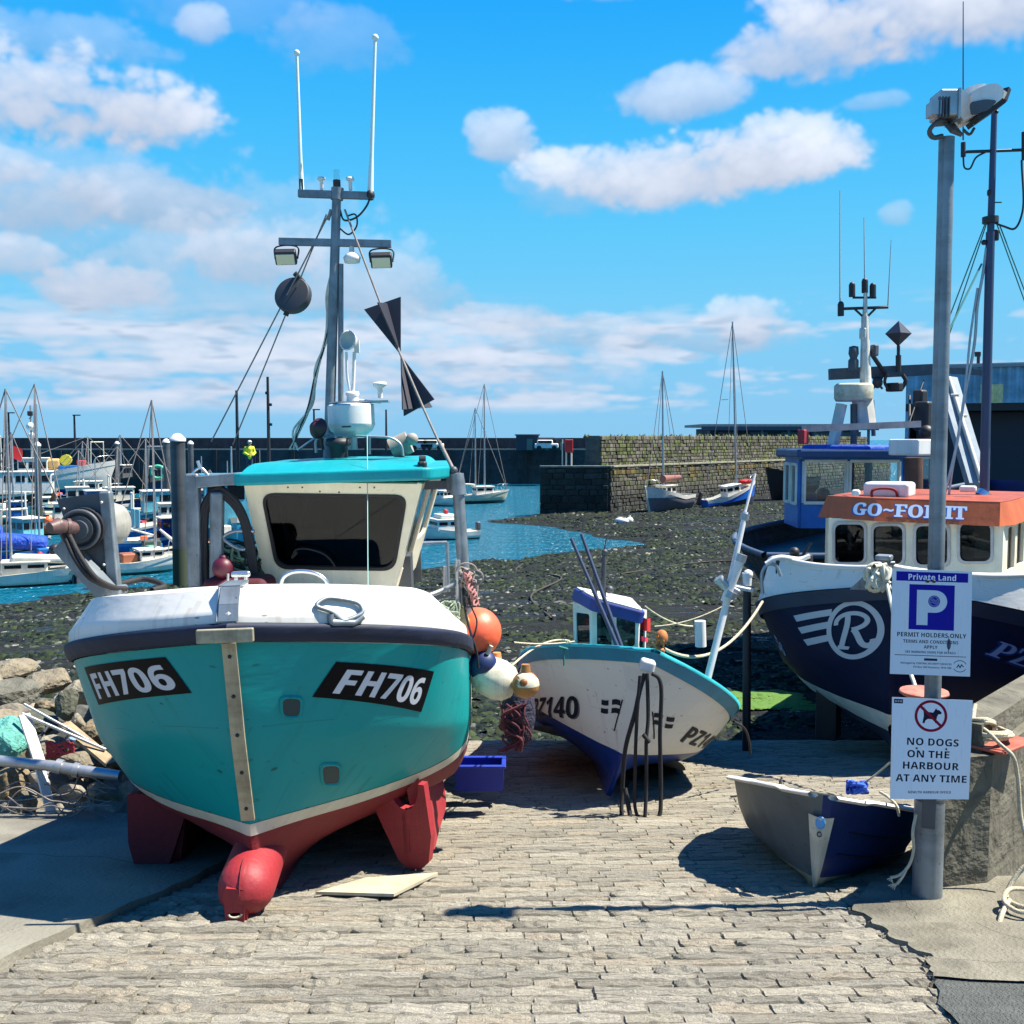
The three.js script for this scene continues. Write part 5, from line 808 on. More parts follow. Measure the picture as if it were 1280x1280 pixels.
// ---------------------------------------------------------------- the dinghy in front of the column
{
  const base = P(1018, 1112, 6.2); base.y = slipY(6.2) - 0.005;
  const t = thing('dinghy', 'small grey and navy dinghy with white stem propped behind the column', 'boat', base, -0.34); t.rotation.order = 'YXZ'; t.rotation.x = 0.0; t.rotation.z = -0.07;
  t.updateMatrixWorld(true);
  const H = Hull({
    L: 1.75, stem: (v) => curve([[0, 0.12], [0.15, 0.05], [1, -0.1]], v), keel: (s) => -0.03 - 0.17 * s, sheer: (s) => 0.60 - 0.33 * s,
    half: (v, k, s) => { const B = curve([[0, 0.03], [0.12, 0.4], [0.3, 0.52], [0.6, 0.57], [1, 0.6]], v), Le = curve([[0, 1.6], [1, 1.25]], v), p = curve([[0, 1.8], [0.12, 2.3], [0.3, 2.7], [1, 3]], v); return (0.035 + B * (1 - Math.pow(1 - clamp(k / Le, 0, 1), p))) * (1 - 0.15 * sstep(s, 1.3, 1.75)); },
  });
  const grey_ = gloss([0.10, 0.12, 0.13], T.dirty, 0.8, 0.2), navy_ = gloss([0.012, 0.03, 0.13], T.dirty, 0.8, 0.3), bands = H.band(0.16, 1, { nv: 14, nu: 50 });
  const side = part(t, 'hull_side', bands[0], grey_, true), side2 = part(t, 'hull_side', bands[1], navy_, true);
  side.userData.label = 'plain grey side'; side2.userData.label = 'navy blue planked side';
  part(side2, 'plank_seam', [0.42, 0.66].map((v) => tube(Array.from({ length: 16 }, (_, i) => H.pt(v - 0.1 * i / 15, 0.08 + 1.5 * Math.pow(i / 15, 1.3), 1, 0.002)), 0.006, 40, 5)), M.black);
  part(t, 'bottom', [...H.band(0, 0.16, { nv: 5, nu: 50 }), H.transom()], mat([0.40, 0.37, 0.25], 0.7, { map: T.rust, k: 1.4 }), true);
  part(t, 'gunwale', [-1, 1].map((s_) => grid(40, 6, (a, w) => { const s = mixN(-0.1, 1.75, Math.pow(a, 1.4)), p = H.pt(1, Math.max(s, -0.1), s_), an = w * 6.283; return [p.x + s_ * (0.024 + 0.032 * Math.cos(an)), p.y + 0.018 * Math.sin(an), p.z + (s < 0.05 ? 0.03 : 0), s, w]; })), M.white, true);
  part(t, 'inside', [...H.band(0.12, 0.98, { nv: 6, nu: 30, off: -0.03 }), H.deck((s) => H.keel(s) + 0.12, 0.1, 1.72, 0.03, 0.01, 0.16)], mat([0.25, 0.27, 0.27], 0.7, { map: T.dirty, k: 1 }), true);
  part(t, 'thwart', [box(1.0, 0.03, 0.2, 0, 0.1, -1.2)], M.wood);
  const sp = []; for (let i = 0; i <= 10; i++) { const v = mixN(0.0, 0.8, i / 10), s = H.stem(v); sp.push([v, V(0, H.keel(s) + (H.sheer(s) - H.keel(s)) * v, -s)]); }
  const stem = part(t, 'stem_board', [grid(4, 10, (u, w) => { const k = sp[Math.round(w * 10)], wd = mixN(0.012, 0.075, w), x = (u - 0.5) * 2; return [x * wd, k[1].y, k[1].z + 0.035 + 0.02 * (1 - x * x) - 0.045 * Math.abs(x) * (1 - w * 0.4)]; })], mat([0.62, 0.60, 0.5], 0.6, { map: T.dirty, k: 1.2 }));
  part(stem, 'blue_badge', ball(0.034, 0, 0.46, 0.105, 0.9, 1.2, 0.3, 16, 10), mat([0.08, 0.3, 0.6], 0.4));
  part(stem, 'ring_bolt', tube(Array.from({ length: 9 }, (_, i) => { const a = i / 8 * 6.283; return V(0.012 * Math.cos(a), 0.39 + 0.014 * Math.sin(a), 0.11); }), 0.005, 16), M.steelDark);
  const r2 = rng(3), q = P;
  lone('blue_rope', 'bright blue rope bundle on the dinghy gunwale', 'rope', Array.from({ length: 14 }, () => tube(Array.from({ length: 6 }, () => q(1072 + (r2() - 0.5) * 26, 984 + (r2() - 0.5) * 15, 6.2 + (r2() - 0.5) * 0.12)), 0.011, 30, 6)), M.ropeBlue);
  lone('mooring_line', 'thin white line from the blue rope up towards the column', 'rope', tube([q(1078, 980, 6.2), q(1095, 968, 6.15), q(1113, 953, 6.1)], 0.006, 20), M.rope);
  lone('mooring_line', 'white line looped over the dinghy rim beside the column', 'rope', tube([q(1100, 990, 6.5), q(1112, 998, 6.2), q(1120, 1006, 6.15), q(1124, 1020, 6.15)], 0.009, 24), M.rope);
  lone('mooring_line', 'frayed white rope end hanging down the column base', 'rope', [tube([q(1145, 1018, 5.83), q(1141, 1040, 5.8), q(1142, 1062, 5.8), q(1136, 1082, 5.8), q(1124, 1094, 5.8), q(1113, 1097, 5.8)], 0.009, 40), tube([q(1134, 1084, 5.8), q(1128, 1096, 5.79), q(1121, 1105, 5.79)], 0.008, 16), ...Array.from({ length: 8 }, (_, k) => bar(q(1114 + (k % 2) * 7, 1097 + (k % 2) * 7, 5.8), q(1109 + k * 1.2, 1099 + k * 0.9 + (k % 2) * 7, 5.79), 0.003))], M.rope);
  lone('rock', 'grey rounded stone half hidden behind the column base', 'rock', rockGeo(0.16, 0.1, 0.14, 901).translate(...q(1128, 1122, 6.1).toArray()), M.rocks[3]);
}
// rope coil, red plate and lines on the quay wall
{
  const q = P, r2 = rng(19), coil = (px, py, d, rx, ry, n, tilt) => tube(Array.from({ length: n * 9 }, (_, i) => { const a = i / 9 * 6.283, k = 0.7 + 0.35 * r2(), p = q(px, py, d); return p.add(V(rx * k * Math.cos(a), tilt * k * Math.sin(a) + 0.008 * (i / 9), ry * k * Math.sin(a))); }), 0.012, n * 60, 6);
  const pl = q(1240, 934, 6.3);
  lone('red_plate', 'faded red steel plate lying on the quay wall under the rope', 'plate', rbox(0.42, 0.02, 0.34, 0.008, pl.x, -0.165, pl.z, 0, 0.7), mat([0.42, 0.10, 0.06], 0.7, { map: T.rust, k: 2 }));
  lone('rope_coil', 'cream rope coil heaped on the red plate on the quay wall', 'rope', [coil(1232, 920, 6.3, 0.15, 0.16, 6, 0.02), coil(1222, 908, 6.3, 0.1, 0.1, 4, 0.05), tube([q(1216, 893, 6.35), q(1220, 905, 6.25), q(1235, 915, 6.15), q(1250, 930, 6.1), q(1257, 936, 6.08)], 0.011, 40), tube([q(1217, 890, 6.35), q(1219, 880, 6.4), q(1216, 900, 6.3)], 0.013, 20)], M.rope);
  lone('hanging_rope', 'cream rope hanging down the lit end of the quay wall', 'rope', tube([q(1256, 935, 6.06), q(1266, 945, 6.02), q(1272, 970, 6.02), q(1276, 1020, 6.0), q(1283, 1050, 5.95)], 0.012, 40), M.rope);
  lone('rope_coil', 'cream rope loops dropped on the ground by the wall foot', 'rope', [tube([q(1290, 1075, 5.8), q(1270, 1095, 5.8), q(1258, 1120, 5.75), q(1268, 1130, 5.6), q(1290, 1138, 5.5), q(1275, 1140, 5.5), q(1256, 1128, 5.6), q(1262, 1112, 5.7), q(1290, 1112, 5.7)], 0.014, 90), tube([q(1262, 1125, 5.65), q(1252, 1145, 5.5), q(1250, 1158, 5.45), q(1262, 1164, 5.4), q(1290, 1160, 5.4)], 0.014, 50)], M.rope);
}

// ---------------------------------------------------------------- the small white and turquoise boat, leaning over on the slip
const pz = thing('open_boat', 'small white and turquoise boat with blue bottom leaning over on the slip', 'boat', (() => { const p = P(763, 1014, 8.95); p.y = slipY(8.95) + 0.02; return p; })(), -0.05);
pz.rotation.order = 'YXZ'; pz.rotation.z = -0.26; pz.rotation.x = -0.02; pz.updateMatrixWorld(true);
const zq = (px, py, d) => pz.worldToLocal(P(px, py, d));
{
  const H = Hull({
    L: 4.9, stem: (v) => curve([[0, 0.25], [0.12, 0.12], [0.3, 0.04], [1, -0.16]], v), keel: (s) => 0.0 - 0.11 * s + 0.35 * sstep(0.3 - s, 0, 0.5), sheer: (s) => 1.34 - 0.5 * s + 0.058 * s * s,
    half: (v, k, s) => { const B = curve([[0, 0.03], [0.12, 0.1], [0.2, 0.34], [0.36, 0.8], [0.5, 0.93], [0.75, 1.01], [1, 1.06]], v), Le = curve([[0, 3], [0.36, 2.2], [1, 1.6]], v), p = curve([[0, 1.6], [0.36, 2.4], [1, 3]], v); return (0.02 + B * (1 - Math.pow(1 - clamp(k / Le, 0, 1), p))) * (1 - 0.22 * sstep(s, 2, 4.9)); },
  });
  const wl = H.level((s) => 0.44 - 0.05 * s), top = H.level((s) => H.sheer(s) - 0.10);
  const hull = part(pz, 'hull', [...H.band(wl, top, { nv: 16, nu: 60 }), H.transom()], gloss([0.78, 0.77, 0.72], T.hull, 0.5, 0.25), true);
  part(pz, 'bottom', H.band(0, wl, { nv: 12, nu: 60 }), M.blue, true);
  part(pz, 'sheer_strake', H.band(top, 1, { nv: 3, nu: 60, off: 0.012 }), mat([0.012, 0.22, 0.36], 0.5, { map: T.dirty, k: 1 }), true);
  const capM = mat([0.03, 0.42, 0.50], 0.5, { map: T.paint, k: 1 });
  part(pz, 'gunwale_cap', [-1, 1].map((s_) => grid(40, 4, (a, w) => { const s = mixN(-0.16, 4.9, Math.pow(a, 1.4)), p = H.pt(1, s, s_), wd = [0.02, 0.025, -0.02, -0.06, -0.065][Math.round(w * 4)], hh = [-0.01, 0.02, 0.028, 0.02, -0.02][Math.round(w * 4)]; return [Math.max(0, p.x * s_ + Math.max(wd, -p.x * s_)) * s_, p.y + hh, p.z + (s < -0.05 ? 0.03 * (wd > 0 ? 1 : 0) : 0), s, w]; }, s_ > 0)), capM, true);
  part(pz, 'inside', H.band(0.3, 0.98, { nv: 6, nu: 30, off: -0.05 }), M.skyBlue, true);
  part(pz, 'foredeck', H.deck((s) => H.sheer(s) - 0.06, 0.0, 0.9, 0.05, 0.03), capM, true);
  part(pz, 'floor', H.deck((s) => H.sheer(s) - 0.65, 0.9, 4.8, 0.08, 0.01, 0.5), mat([0.12, 0.14, 0.15], 0.8), true);
  // letters and flags
  const ink = '#20222c', letters = (sk) => printCut(512, 200, (c, w, h) => { c.font = 'bold 190px sans-serif'; c.textAlign = 'center'; c.textBaseline = 'middle'; const k = 0.92 * w / c.measureText('PZ140').width; c.setTransform(k, 0, sk, 1, w / 2, h / 2 + 8); c.fillStyle = '#5d6068'; c.fillText('PZ140', 10, 5); c.fillStyle = ink; c.fillText('PZ140', 0, 0); });
  const flag = (m) => printCut(256, 384, (c, w, h) => { if (m) { c.translate(w, 0); c.scale(-1, 1); } c.fillStyle = ink; c.strokeStyle = ink; const wave = (x) => 10 * Math.sin(x / 34); for (let x = 20; x < 190; x += 2) { const y = 60 + wave(x) + (x > 150 ? (x - 150) * 0.2 : 0), cross = Math.abs(x - 100) < 15; if (cross) continue; c.fillRect(x, y, 2.4, 52); c.fillRect(x, y + 84, 2.4, 50); } c.lineWidth = 12; c.beginPath(); c.moveTo(206, 52); c.lineTo(150, 360); c.stroke(); });
  const pk = (side, list) => list.map((c) => H.pick(pz, side, ...c));
  part(pz, 'registration_number', H.decal(-1, pk(-1, [[668, 867], [727, 862], [730, 904], [670, 899]])), letters(0), true);
  part(pz, 'registration_number', H.decal(1, pk(1, [[864, 900], [906, 922], [889, 950], [842, 928]])), letters(-0.05), true);
  part(pz, 'flag_emblem', H.decal(-1, pk(-1, [[750, 866], [786, 868], [782, 918], [748, 912]])), flag(0), true);
  part(pz, 'flag_emblem', H.decal(1, pk(1, [[808, 882], [848, 890], [838, 926], [802, 920]])), flag(1), true);
  // the little wheelhouse
  const cabM = M.white, c = V(0, 0, 0), cab = (px, py, d) => zq(px, py, d); void c;
  const fd = 9.75, sd = 10.15;                                        // its front and the back end of its side
  const f = { a: cab(740, 757, fd), b: cab(799, 760, fd), c: cab(797, 830, fd), d: cab(741, 836, fd) }, s = { a: cab(716, 753, sd), d: cab(718, 838, sd) }, bk = { a: cab(776, 755, sd + 0.25), d: cab(776, 834, sd + 0.25) };
  const wall = (p, q, r, t, wins, name) => { const X = q.clone().sub(p), Z = X.clone().cross(p.clone().sub(t)).normalize(), xh = X.clone().normalize(), yh = Z.clone().cross(xh), l = (k) => { const e = k.clone().sub(p); return [e.dot(xh), e.dot(yh)]; }, at = (u, v) => l(p.clone().lerp(q, u).lerp(t.clone().lerp(r, u), v)); const holes = wins.map(([u0, v0, u1, v1]) => roundPoly([at(u0, v0), at(u1, v0), at(u1, v1), at(u0, v1)], 0.03)); const m = part(pz, name, panel([p, q, r, t].map(l), holes, 0.025, p.clone().addScaledVector(Z, -0.025), xh, yh), cabM); for (const h of holes) part(m, 'window', panel(h, [], 0.005, p.clone().addScaledVector(Z, -0.016), xh, yh), M.glass); };
  wall(f.a, f.b, f.c, f.d, [[0.1, 0.1, 0.42, 0.68], [0.52, 0.1, 0.93, 0.68]], 'cabin_front');
  wall(s.a, f.a, f.d, s.d, [[0.15, 0.14, 0.85, 0.68]], 'cabin_side');
  wall(f.b, bk.a.clone().add(V(0.28, 0, -0.1)), bk.d.clone().add(V(0.28, 0, -0.1)), f.c, [[0.15, 0.14, 0.85, 0.68]], 'cabin_side');
  const rc = [cab(713, 752, sd), cab(740, 762, fd - 0.06), cab(806, 764, fd - 0.06), cab(790, 752, sd + 0.3)], ry = rc[1].y;
  const rs = new THREE.ExtrudeGeometry(new THREE.Shape(roundPoly(rc.map((p) => [p.x, -p.z]), 0.06).map((p) => new THREE.Vector2(...p))), { depth: 0.09, bevelEnabled: true, bevelSize: 0.015, bevelThickness: 0.015, bevelSegments: 2 }); rs.rotateX(-Math.PI / 2).translate(0, ry, 0);
  const roof = part(pz, 'cabin_roof', rs, mat([0.02, 0.035, 0.22], 0.5, { map: T.dirty, k: 1 }));
  part(roof, 'roof_top', (() => { const g = new THREE.ExtrudeGeometry(new THREE.Shape(roundPoly(rc.map((p) => [p.x * 0.96 + rc[1].x * 0.04, -p.z]), 0.06).map((p) => new THREE.Vector2(...p))), { depth: 0.012, bevelEnabled: false }); return g.rotateX(-Math.PI / 2).translate(0, ry + 0.107, 0); })(), M.offWhite);
  part(pz, 'mast', [bar(cab(754, 800, 10), cab(755, 690, 10), 0.03, 0.022), bar(cab(755, 690, 10), cab(759, 668, 10), 0.008), ball(0.03, ...cab(756, 690, 10).toArray()), bar(cab(743, 748, 10), cab(745, 715, 10), 0.025), ball(0.04, ...cab(762, 737, 10).toArray())], M.steelDark);
  part(pz, 'pole', bar(cab(776, 818, 9.2), cab(714, 673, 9.5), 0.022, 0.016), mat([0.02, 0.035, 0.08], 0.5)); part(pz, 'pole', bar(cab(779, 815, 9.25), cab(727, 668, 9.6), 0.022, 0.016), mat([0.02, 0.035, 0.08], 0.5));
  part(pz, 'hauler', [rbox(0.5, 0.22, 0.4, 0.05, ...cab(775, 832, 9.6).toArray()), bar(cab(800, 822, 9.4), cab(816, 838, 9.3), 0.05)], M.black);
  part(pz, 'stem_fitting', [rbox(0.13, 0.11, 0.12, 0.03, ...cab(809, 832, 8.62).toArray()), bar(cab(806, 838, 8.6), cab(818, 836, 8.6), 0.014)], M.plastic);
  part(pz, 'cleat', [bar(cab(705, 832, 9.1), cab(705, 812, 9.1), 0.008), rbox(0.09, 0.02, 0.03, 0.008, ...cab(704, 810, 9.1).toArray())], M.ropeTeal);
  void hull;
}
{
  const q = P, r2 = rng(23);
  lone('flag', 'red rag flag hanging behind the little white cabin', 'flag', grid(8, 5, (u, v) => { const p = q(798 + u * 15, 774 + v * 13 + 4 * u * (v - 0.3), 9.9 + 0.05 * Math.sin(u * 7)); return [p.x, p.y, p.z]; }), M.redCloth);
  lone('flag', 'pinkish red rag draped over the gear behind the cabin', 'flag', grid(8, 5, (u, v) => { const p = q(796 + u * 14, 794 + v * 6 + 3 * u, 9.85 + 0.05 * Math.sin(u * 7)); return [p.x, p.y, p.z]; }), mat([0.5, 0.03, 0.08], 0.8));
  lone('rope_bundle', 'orange and brown rope bundle hung at the bow of the small boat', 'rope', [Array.from({ length: 7 }, (_, k) => tube(Array.from({ length: 7 }, (_, i) => q(825 + (r2() - 0.5) * 9, 795 + i * 6, 9.0 + (r2() - 0.5) * 0.1)), 0.012, 40, 5)), ball(0.07, ...q(827, 797, 9).toArray(), 0.8, 1, 0.8)], mat([0.5, 0.17, 0.05], 0.8, { map: T.rust, k: 4 }));
  const tail = (pts, r = 0.017) => tube(pts.map(([x, y, d]) => q(x, y, d)), r, pts.length * 12, 6);
  lone('hanging_rope', 'black rope looping from the small boat bow to the ground', 'rope', [tail([[806, 842, 8.52], [800, 862, 8.5], [794, 890, 8.5], [782, 935, 8.55], [778, 985, 8.6], [777, 1015, 8.55], [780, 1030, 8.5], [788, 1030, 8.45], [786, 1010, 8.5], [781, 985, 8.55]], 0.02)], M.ropeBlack);
  lone('hanging_rope', 'black rope pair hanging straight down the white stem', 'rope', [tail([[800, 845, 8.5], [796, 900, 8.48], [794, 960, 8.5], [795, 1015, 8.5], [804, 1030, 8.45]], 0.016), tail([[809, 842, 8.5], [810, 900, 8.48], [808, 925, 8.46], [808, 980, 8.5], [806, 1026, 8.46]], 0.016), tail([[804, 918, 8.44], [812, 928, 8.43]], 0.02)], M.ropeBlack);
  lone('hanging_rope', 'black rope falling from the bow on its outer side', 'rope', [tail([[815, 842, 8.5], [822, 846, 8.5], [826, 856, 8.5], [825, 920, 8.5], [826, 990, 8.52], [824, 1020, 8.48], [815, 1031, 8.45], [800, 1030, 8.42]], 0.019)], M.ropeBlack);
  const oar = thing('steel_pole', 'long slanting galvanised pole with clamps rising from the small boat', 'pole', q(877, 875, 9.6)), l = (x, y, d) => oar.worldToLocal(q(x, y, d));
  part(oar, 'tube', bar(l(877, 878, 9.6), l(912, 738, 9.8), 0.034, 0.034, 14), M.plastic); part(oar, 'tube', bar(l(908, 748, 9.8), l(932, 640, 9.95), 0.03, 0.026, 12), M.plastic); part(oar, 'tube', bar(l(930, 645, 9.95), l(944, 592, 10.05), 0.014, 0.012, 10), M.plastic); part(oar, 'tube', bar(l(906, 752, 9.75), l(928, 694, 9.75), 0.042, 0.042, 14), M.plastic);
  part(oar, 'clamp', [bar(l(930, 650, 9.95), l(932, 642, 9.95), 0.042, 0.042, 12), bar(l(925, 702, 9.75), l(928, 693, 9.75), 0.05, 0.05, 12), rbox(0.26, 0.06, 0.1, 0.02, ...l(909, 733, 9.78).toArray(), 0, 0, -0.5), bar(l(898, 722, 9.75), l(908, 734, 9.75), 0.045), bar(l(912, 748, 9.7), l(916, 740, 9.7), 0.05)], M.alu);
  const tp = thing('iron_post', 'slim black iron post with a white cap beside the slanting pole', 'post', (() => { const p = q(933, 935, 12.6); p.y = slipY(12.6); return p; })()), k = (x, y) => tp.worldToLocal(q(x, y, 12.6));
  part(tp, 'shaft', bar(V(0, 0, 0), k(934, 730), 0.052, 0.048, 14), M.black); part(tp, 'cap', [bar(k(934, 732), k(934, 716), 0.05, 0.06, 14), rbox(0.26, 0.05, 0.16, 0.02, ...k(928, 735).toArray(), 0, 0, -0.2), ball(0.06, ...k(935, 718).toArray())], M.plastic);
  lone('bucket', 'white plastic canister hanging on the mooring lines', 'canister', [bar(q(876, 808, 11), q(875, 776, 11), 0.06, 0.06, 18)], M.plastic);
  lone('mooring_line', 'pale mooring rope sagging from the small boat towards the navy bow', 'rope', tube(sag(q(830, 811, 9.2), q(953, 752, 11.5), 0.28, 12), 0.016, 60), M.rope);
  lone('mooring_line', 'thin rope from the cabin roof to the white canister', 'rope', tube(sag(q(805, 757, 9.8), q(867, 783, 11), 0.05), 0.01, 30), M.rope); lone('mooring_line', 'thinnest rope running from the red rags up to the slanting pole', 'rope', tube(sag(q(818, 783, 10), q(920, 748, 10.5), 0.06), 0.006, 30), M.rope);
  lone('mooring_line', 'pale rope from the orange buoy to the small boat cabin', 'rope', tube(sag(q(642, 803, 7.7), q(722, 801, 9.8), 0.02), 0.007, 30), M.rope); lone('mooring_line', 'pale rope arching from the white fender to the small boat rim', 'rope', tube(sag(q(640, 832, 7.7), q(715, 802, 9.8), -0.08), 0.009, 30), M.rope);
  lone('mooring_line', 'dark thin line curling down behind the small boat stern', 'rope', tube([q(917, 902, 9.4), q(930, 910, 9.6), q(936, 925, 9.8), q(938, 943, 9.9)], 0.012, 30), M.ropeBlack); { const gy = (x, d) => V(x, slipY(d) + 0.015, -d); lone('mooring_line', 'dark line lying on the setts before the dinghy stern', 'rope', tube([gy(2.75, 10.4), gy(2.6, 9.9), gy(2.35, 9.5), gy(2.0, 9.3)], 0.009, 30), M.ropeBlack); }
  const kb = thing('dark_fender', 'dark net bag of fenders hanging behind the white buoy', 'fender', q(645, 935, 8.6)); part(kb, 'bag', [ball(0.18, 0.02, 0.3, 0, 0.8, 1.7, 0.8)], mat([0.02, 0.02, 0.045], 0.9, { bump: T.coarse, bk: 4, bs: 0.03 })); part(kb, 'cord', Array.from({ length: 8 }, (_, i) => tube(Array.from({ length: 5 }, (_, j) => V((r2() - 0.5) * 0.3, 0.02 + j * 0.1, 0.12 + r2() * 0.06)), 0.01, 20, 5)), mat([0.09, 0.02, 0.03], 0.9));
}

// ---------------------------------------------------------------- the navy boat alongside the wall
const nv = thing('fishing_boat', 'navy fishing boat with white bulwark and orange wheelhouse roof by the wall', 'boat', V(3.96, slipY(10.8), -10.8), -0.53);
const nq = (px, py, d) => nv.worldToLocal(P(px, py, d));
{
  const H = Hull({
    L: 10.5, stem: (v) => curve([[0, 0.9], [0.1, 0.5], [0.22, 0.2], [0.35, 0.08], [1, -0.02]], v), keel: (s) => -0.05 - 0.147 * s + 0.2 * sstep(0.9 - s, 0, 0.9), sheer: (s) => 1.99 - 0.43 * s + 0.047 * s * s - (s > 4.57 ? 0.047 * (s - 4.57) ** 2 : 0),
    half: (v, k, s) => { const B = curve([[0, 0.1], [0.12, 0.45], [0.25, 1.1], [0.4, 1.5], [0.6, 1.76], [1, 1.9]], v), Le = curve([[0, 4.4], [0.25, 3.7], [0.6, 3.0], [1, 2.4]], v), p = curve([[0, 1.8], [0.3, 2.1], [0.6, 2.6], [1, 3.4]], v); return (0.03 + B * (1 - Math.pow(1 - clamp(k / Le, 0, 1), p))) * (1 - 0.15 * sstep(s, 6, 10.5)); },
  });
  const w0 = H.level((s) => 0.37 - 0.02 * s), w1 = H.level((s) => 0.60 - 0.05 * s), rl = H.level((s) => H.sheer(s) - 0.14);
  part(nv, 'hull', [...H.band(w1, rl, { nv: 18, nu: 70 }), H.transom()], M.navy, true);
  part(nv, 'boot_stripe', H.band(w0, w1, { nv: 4, nu: 70, off: 0.004 }), gloss([0.58, 0.62, 0.58], T.dirty, 0.7, 0.2), true);
  part(nv, 'bottom', H.band(0, w0, { nv: 12, nu: 70 }), mat([0.012, 0.02, 0.06], 0.7, { map: T.dirty, k: 0.7 }), true);
  part(nv, 'rubbing_strake', H.band(rl, 1, { nv: 3, nu: 70, off: 0.035 }), mat([0.010, 0.016, 0.045], 0.55, { map: T.dirty, k: 1 }), true);
  const rise = (s) => 0.2 + 0.3 * sstep(s, 0, 1.1), cap = (s, side, w) => { const p = H.pt(1, Math.max(s, -0.02), side); return V(p.x - side * Math.min(0.05 + 0.06 * s, 0.25, p.x * side * 0.5) * w, p.y + rise(s) * w, p.z - (s < 0.3 ? 0.04 * w : 0)); };
  part(nv, 'bulwark', [-1, 1].map((side) => grid(60, 4, (a, w) => { const s = -0.02 + Math.pow(a, 1.5) * 9, p = cap(s, side, w); return [p.x, p.y, p.z, s, p.y]; }, side > 0)), M.white, true);
  part(nv, 'bulwark_cap', [-1, 1].map((side) => tube(Array.from({ length: 30 }, (_, i) => cap(-0.02 + Math.pow(i / 29, 1.5) * 9, side, 1)), 0.03, 90, 8)), M.white, true);
  part(nv, 'foredeck', [grid(14, 40, (u, w) => { const s = -0.02 + Math.pow(w, 1.4) * 9, e = cap(s, 1, 0.45), a = u * 2 - 1; return [a * e.x, e.y + 0.05 * (1 - a * a) * Math.min(1, e.x), e.z, a * e.x, -s]; })], mat([0.3, 0.34, 0.36], 0.7, { map: T.dirty, k: 1 }), true);
  part(nv, 'stern_gear', [box(0.06, 1.1, 0.3, 0, -0.95, -7.4)], M.black);
  // legs that hold her upright
  for (const side of [-1, 1]) { const s = side < 0 ? 1.6 : 1.9, p = H.pt(0.4, s, side), y0 = -0.147 * s + 0.02 - (side > 0 ? 0.12 : -0.05); part(nv, 'leg', rbox(0.26, p.y - y0 + 0.5, 0.26, 0.02, p.x - side * 0.16, (p.y + 0.5 + y0) / 2, -s), M.black); }
  const pk = (side, list) => list.map((c) => H.pick(nv, side, ...c));
  const emblem = printCut(768, 512, (c, w, h) => {
    const white = '#a9b3bc'; c.strokeStyle = white; c.fillStyle = white; c.lineWidth = 40; c.beginPath(); c.ellipse(560, 256, 178, 226, 0, 0, 7); c.stroke();
    c.lineJoin = 'miter'; [[0, 110, 400], [60, 214, 376], [120, 318, 400]].forEach(([x, y, x1]) => { c.beginPath(); c.moveTo(x, y + 6); c.lineTo(x1, y - 34); c.lineTo(x1, y + 20); c.lineTo(x + 46, y + 58); c.closePath(); c.fill(); });
    c.lineWidth = 40; c.lineCap = 'butt'; c.beginPath(); c.moveTo(524, 120); c.bezierCurveTo(540, 200, 500, 300, 480, 390); c.stroke();
    c.lineWidth = 34; c.beginPath(); c.moveTo(440, 214); c.bezierCurveTo(430, 130, 560, 96, 620, 128); c.bezierCurveTo(700, 170, 640, 240, 556, 252); c.stroke();
    c.lineWidth = 44; c.beginPath(); c.moveTo(566, 250); c.bezierCurveTo(610, 300, 600, 390, 660, 388); c.bezierCurveTo(690, 386, 700, 350, 694, 330); c.stroke();
    c.beginPath(); c.moveTo(452, 380); c.lineTo(540, 396); c.lineTo(528, 420); c.lineTo(444, 412); c.fill();
  });
  part(nv, 'bow_emblem', H.decal(-1, pk(-1, [[994, 752], [1112, 748], [1113, 826], [998, 824]]), 0.006), emblem, true);
  const pzFont = printCut(512, 256, (c, w, h) => { c.font = 'italic bold 170px serif'; c.textAlign = 'center'; c.textBaseline = 'middle'; c.setTransform(1, 0, -0.25, 1, 20, 0); c.strokeStyle = '#14306e'; c.lineWidth = 16; c.strokeText('PZ.56', w / 2 - 4, h / 2 + 6); c.fillStyle = '#6f86b8'; c.fillText('PZ.56', w / 2, h / 2); });
  part(nv, 'registration_number', H.decal(1, pk(1, [[1236, 785], [1330, 815], [1325, 862], [1228, 828]]), 0.006), pzFont, true);
  const pz2 = printCut(256, 256, (c, w, h) => { c.font = 'bold 200px serif'; c.textAlign = 'center'; c.textBaseline = 'middle'; c.fillStyle = '#8ea9c8'; c.fillText('56', w / 2, h / 2 + 8, 240); });
  part(nv, 'registration_number', H.decal(-1, pk(-1, [[963, 782], [976, 800], [988, 828], [976, 815]]), 0.006), pz2, true);
  // mooring gear on the bow
  const r2 = rng(77), heapAt = (c, r, n, rad) => Array.from({ length: n }, () => tube(Array.from({ length: 7 }, () => c.clone().add(V((r2() - 0.5) * r[0], (r2() - 0.5) * r[1], (r2() - 0.5) * r[2]))), rad, 40, 6));
  part(nv, 'bow_fairlead', [bar(nq(1105, 716, 10.75), nq(1105, 696, 10.75), 0.05, 0.05, 14), bar(nq(1094, 704, 10.75), nq(1118, 704, 10.75), 0.022), rbox(0.16, 0.06, 0.16, 0.02, ...nq(1105, 697, 10.75).toArray())], M.galv);
  part(nv, 'bow_cover', [panel([[-0.28, 0], [0.05, 0], [0.02, 0.2], [-0.1, 0.2]], [], 0.02, nq(1098, 738, 10.68), V(0.86, 0, -0.2), V(0, 1, 0))], M.galv);
  part(nv, 'anchor_rail', [tube([nq(957, 705, 11.9), nq(972, 697, 11.9), nq(1000, 699, 12.0), nq(1012, 695, 12.0)], 0.03, 30)], M.plastic);
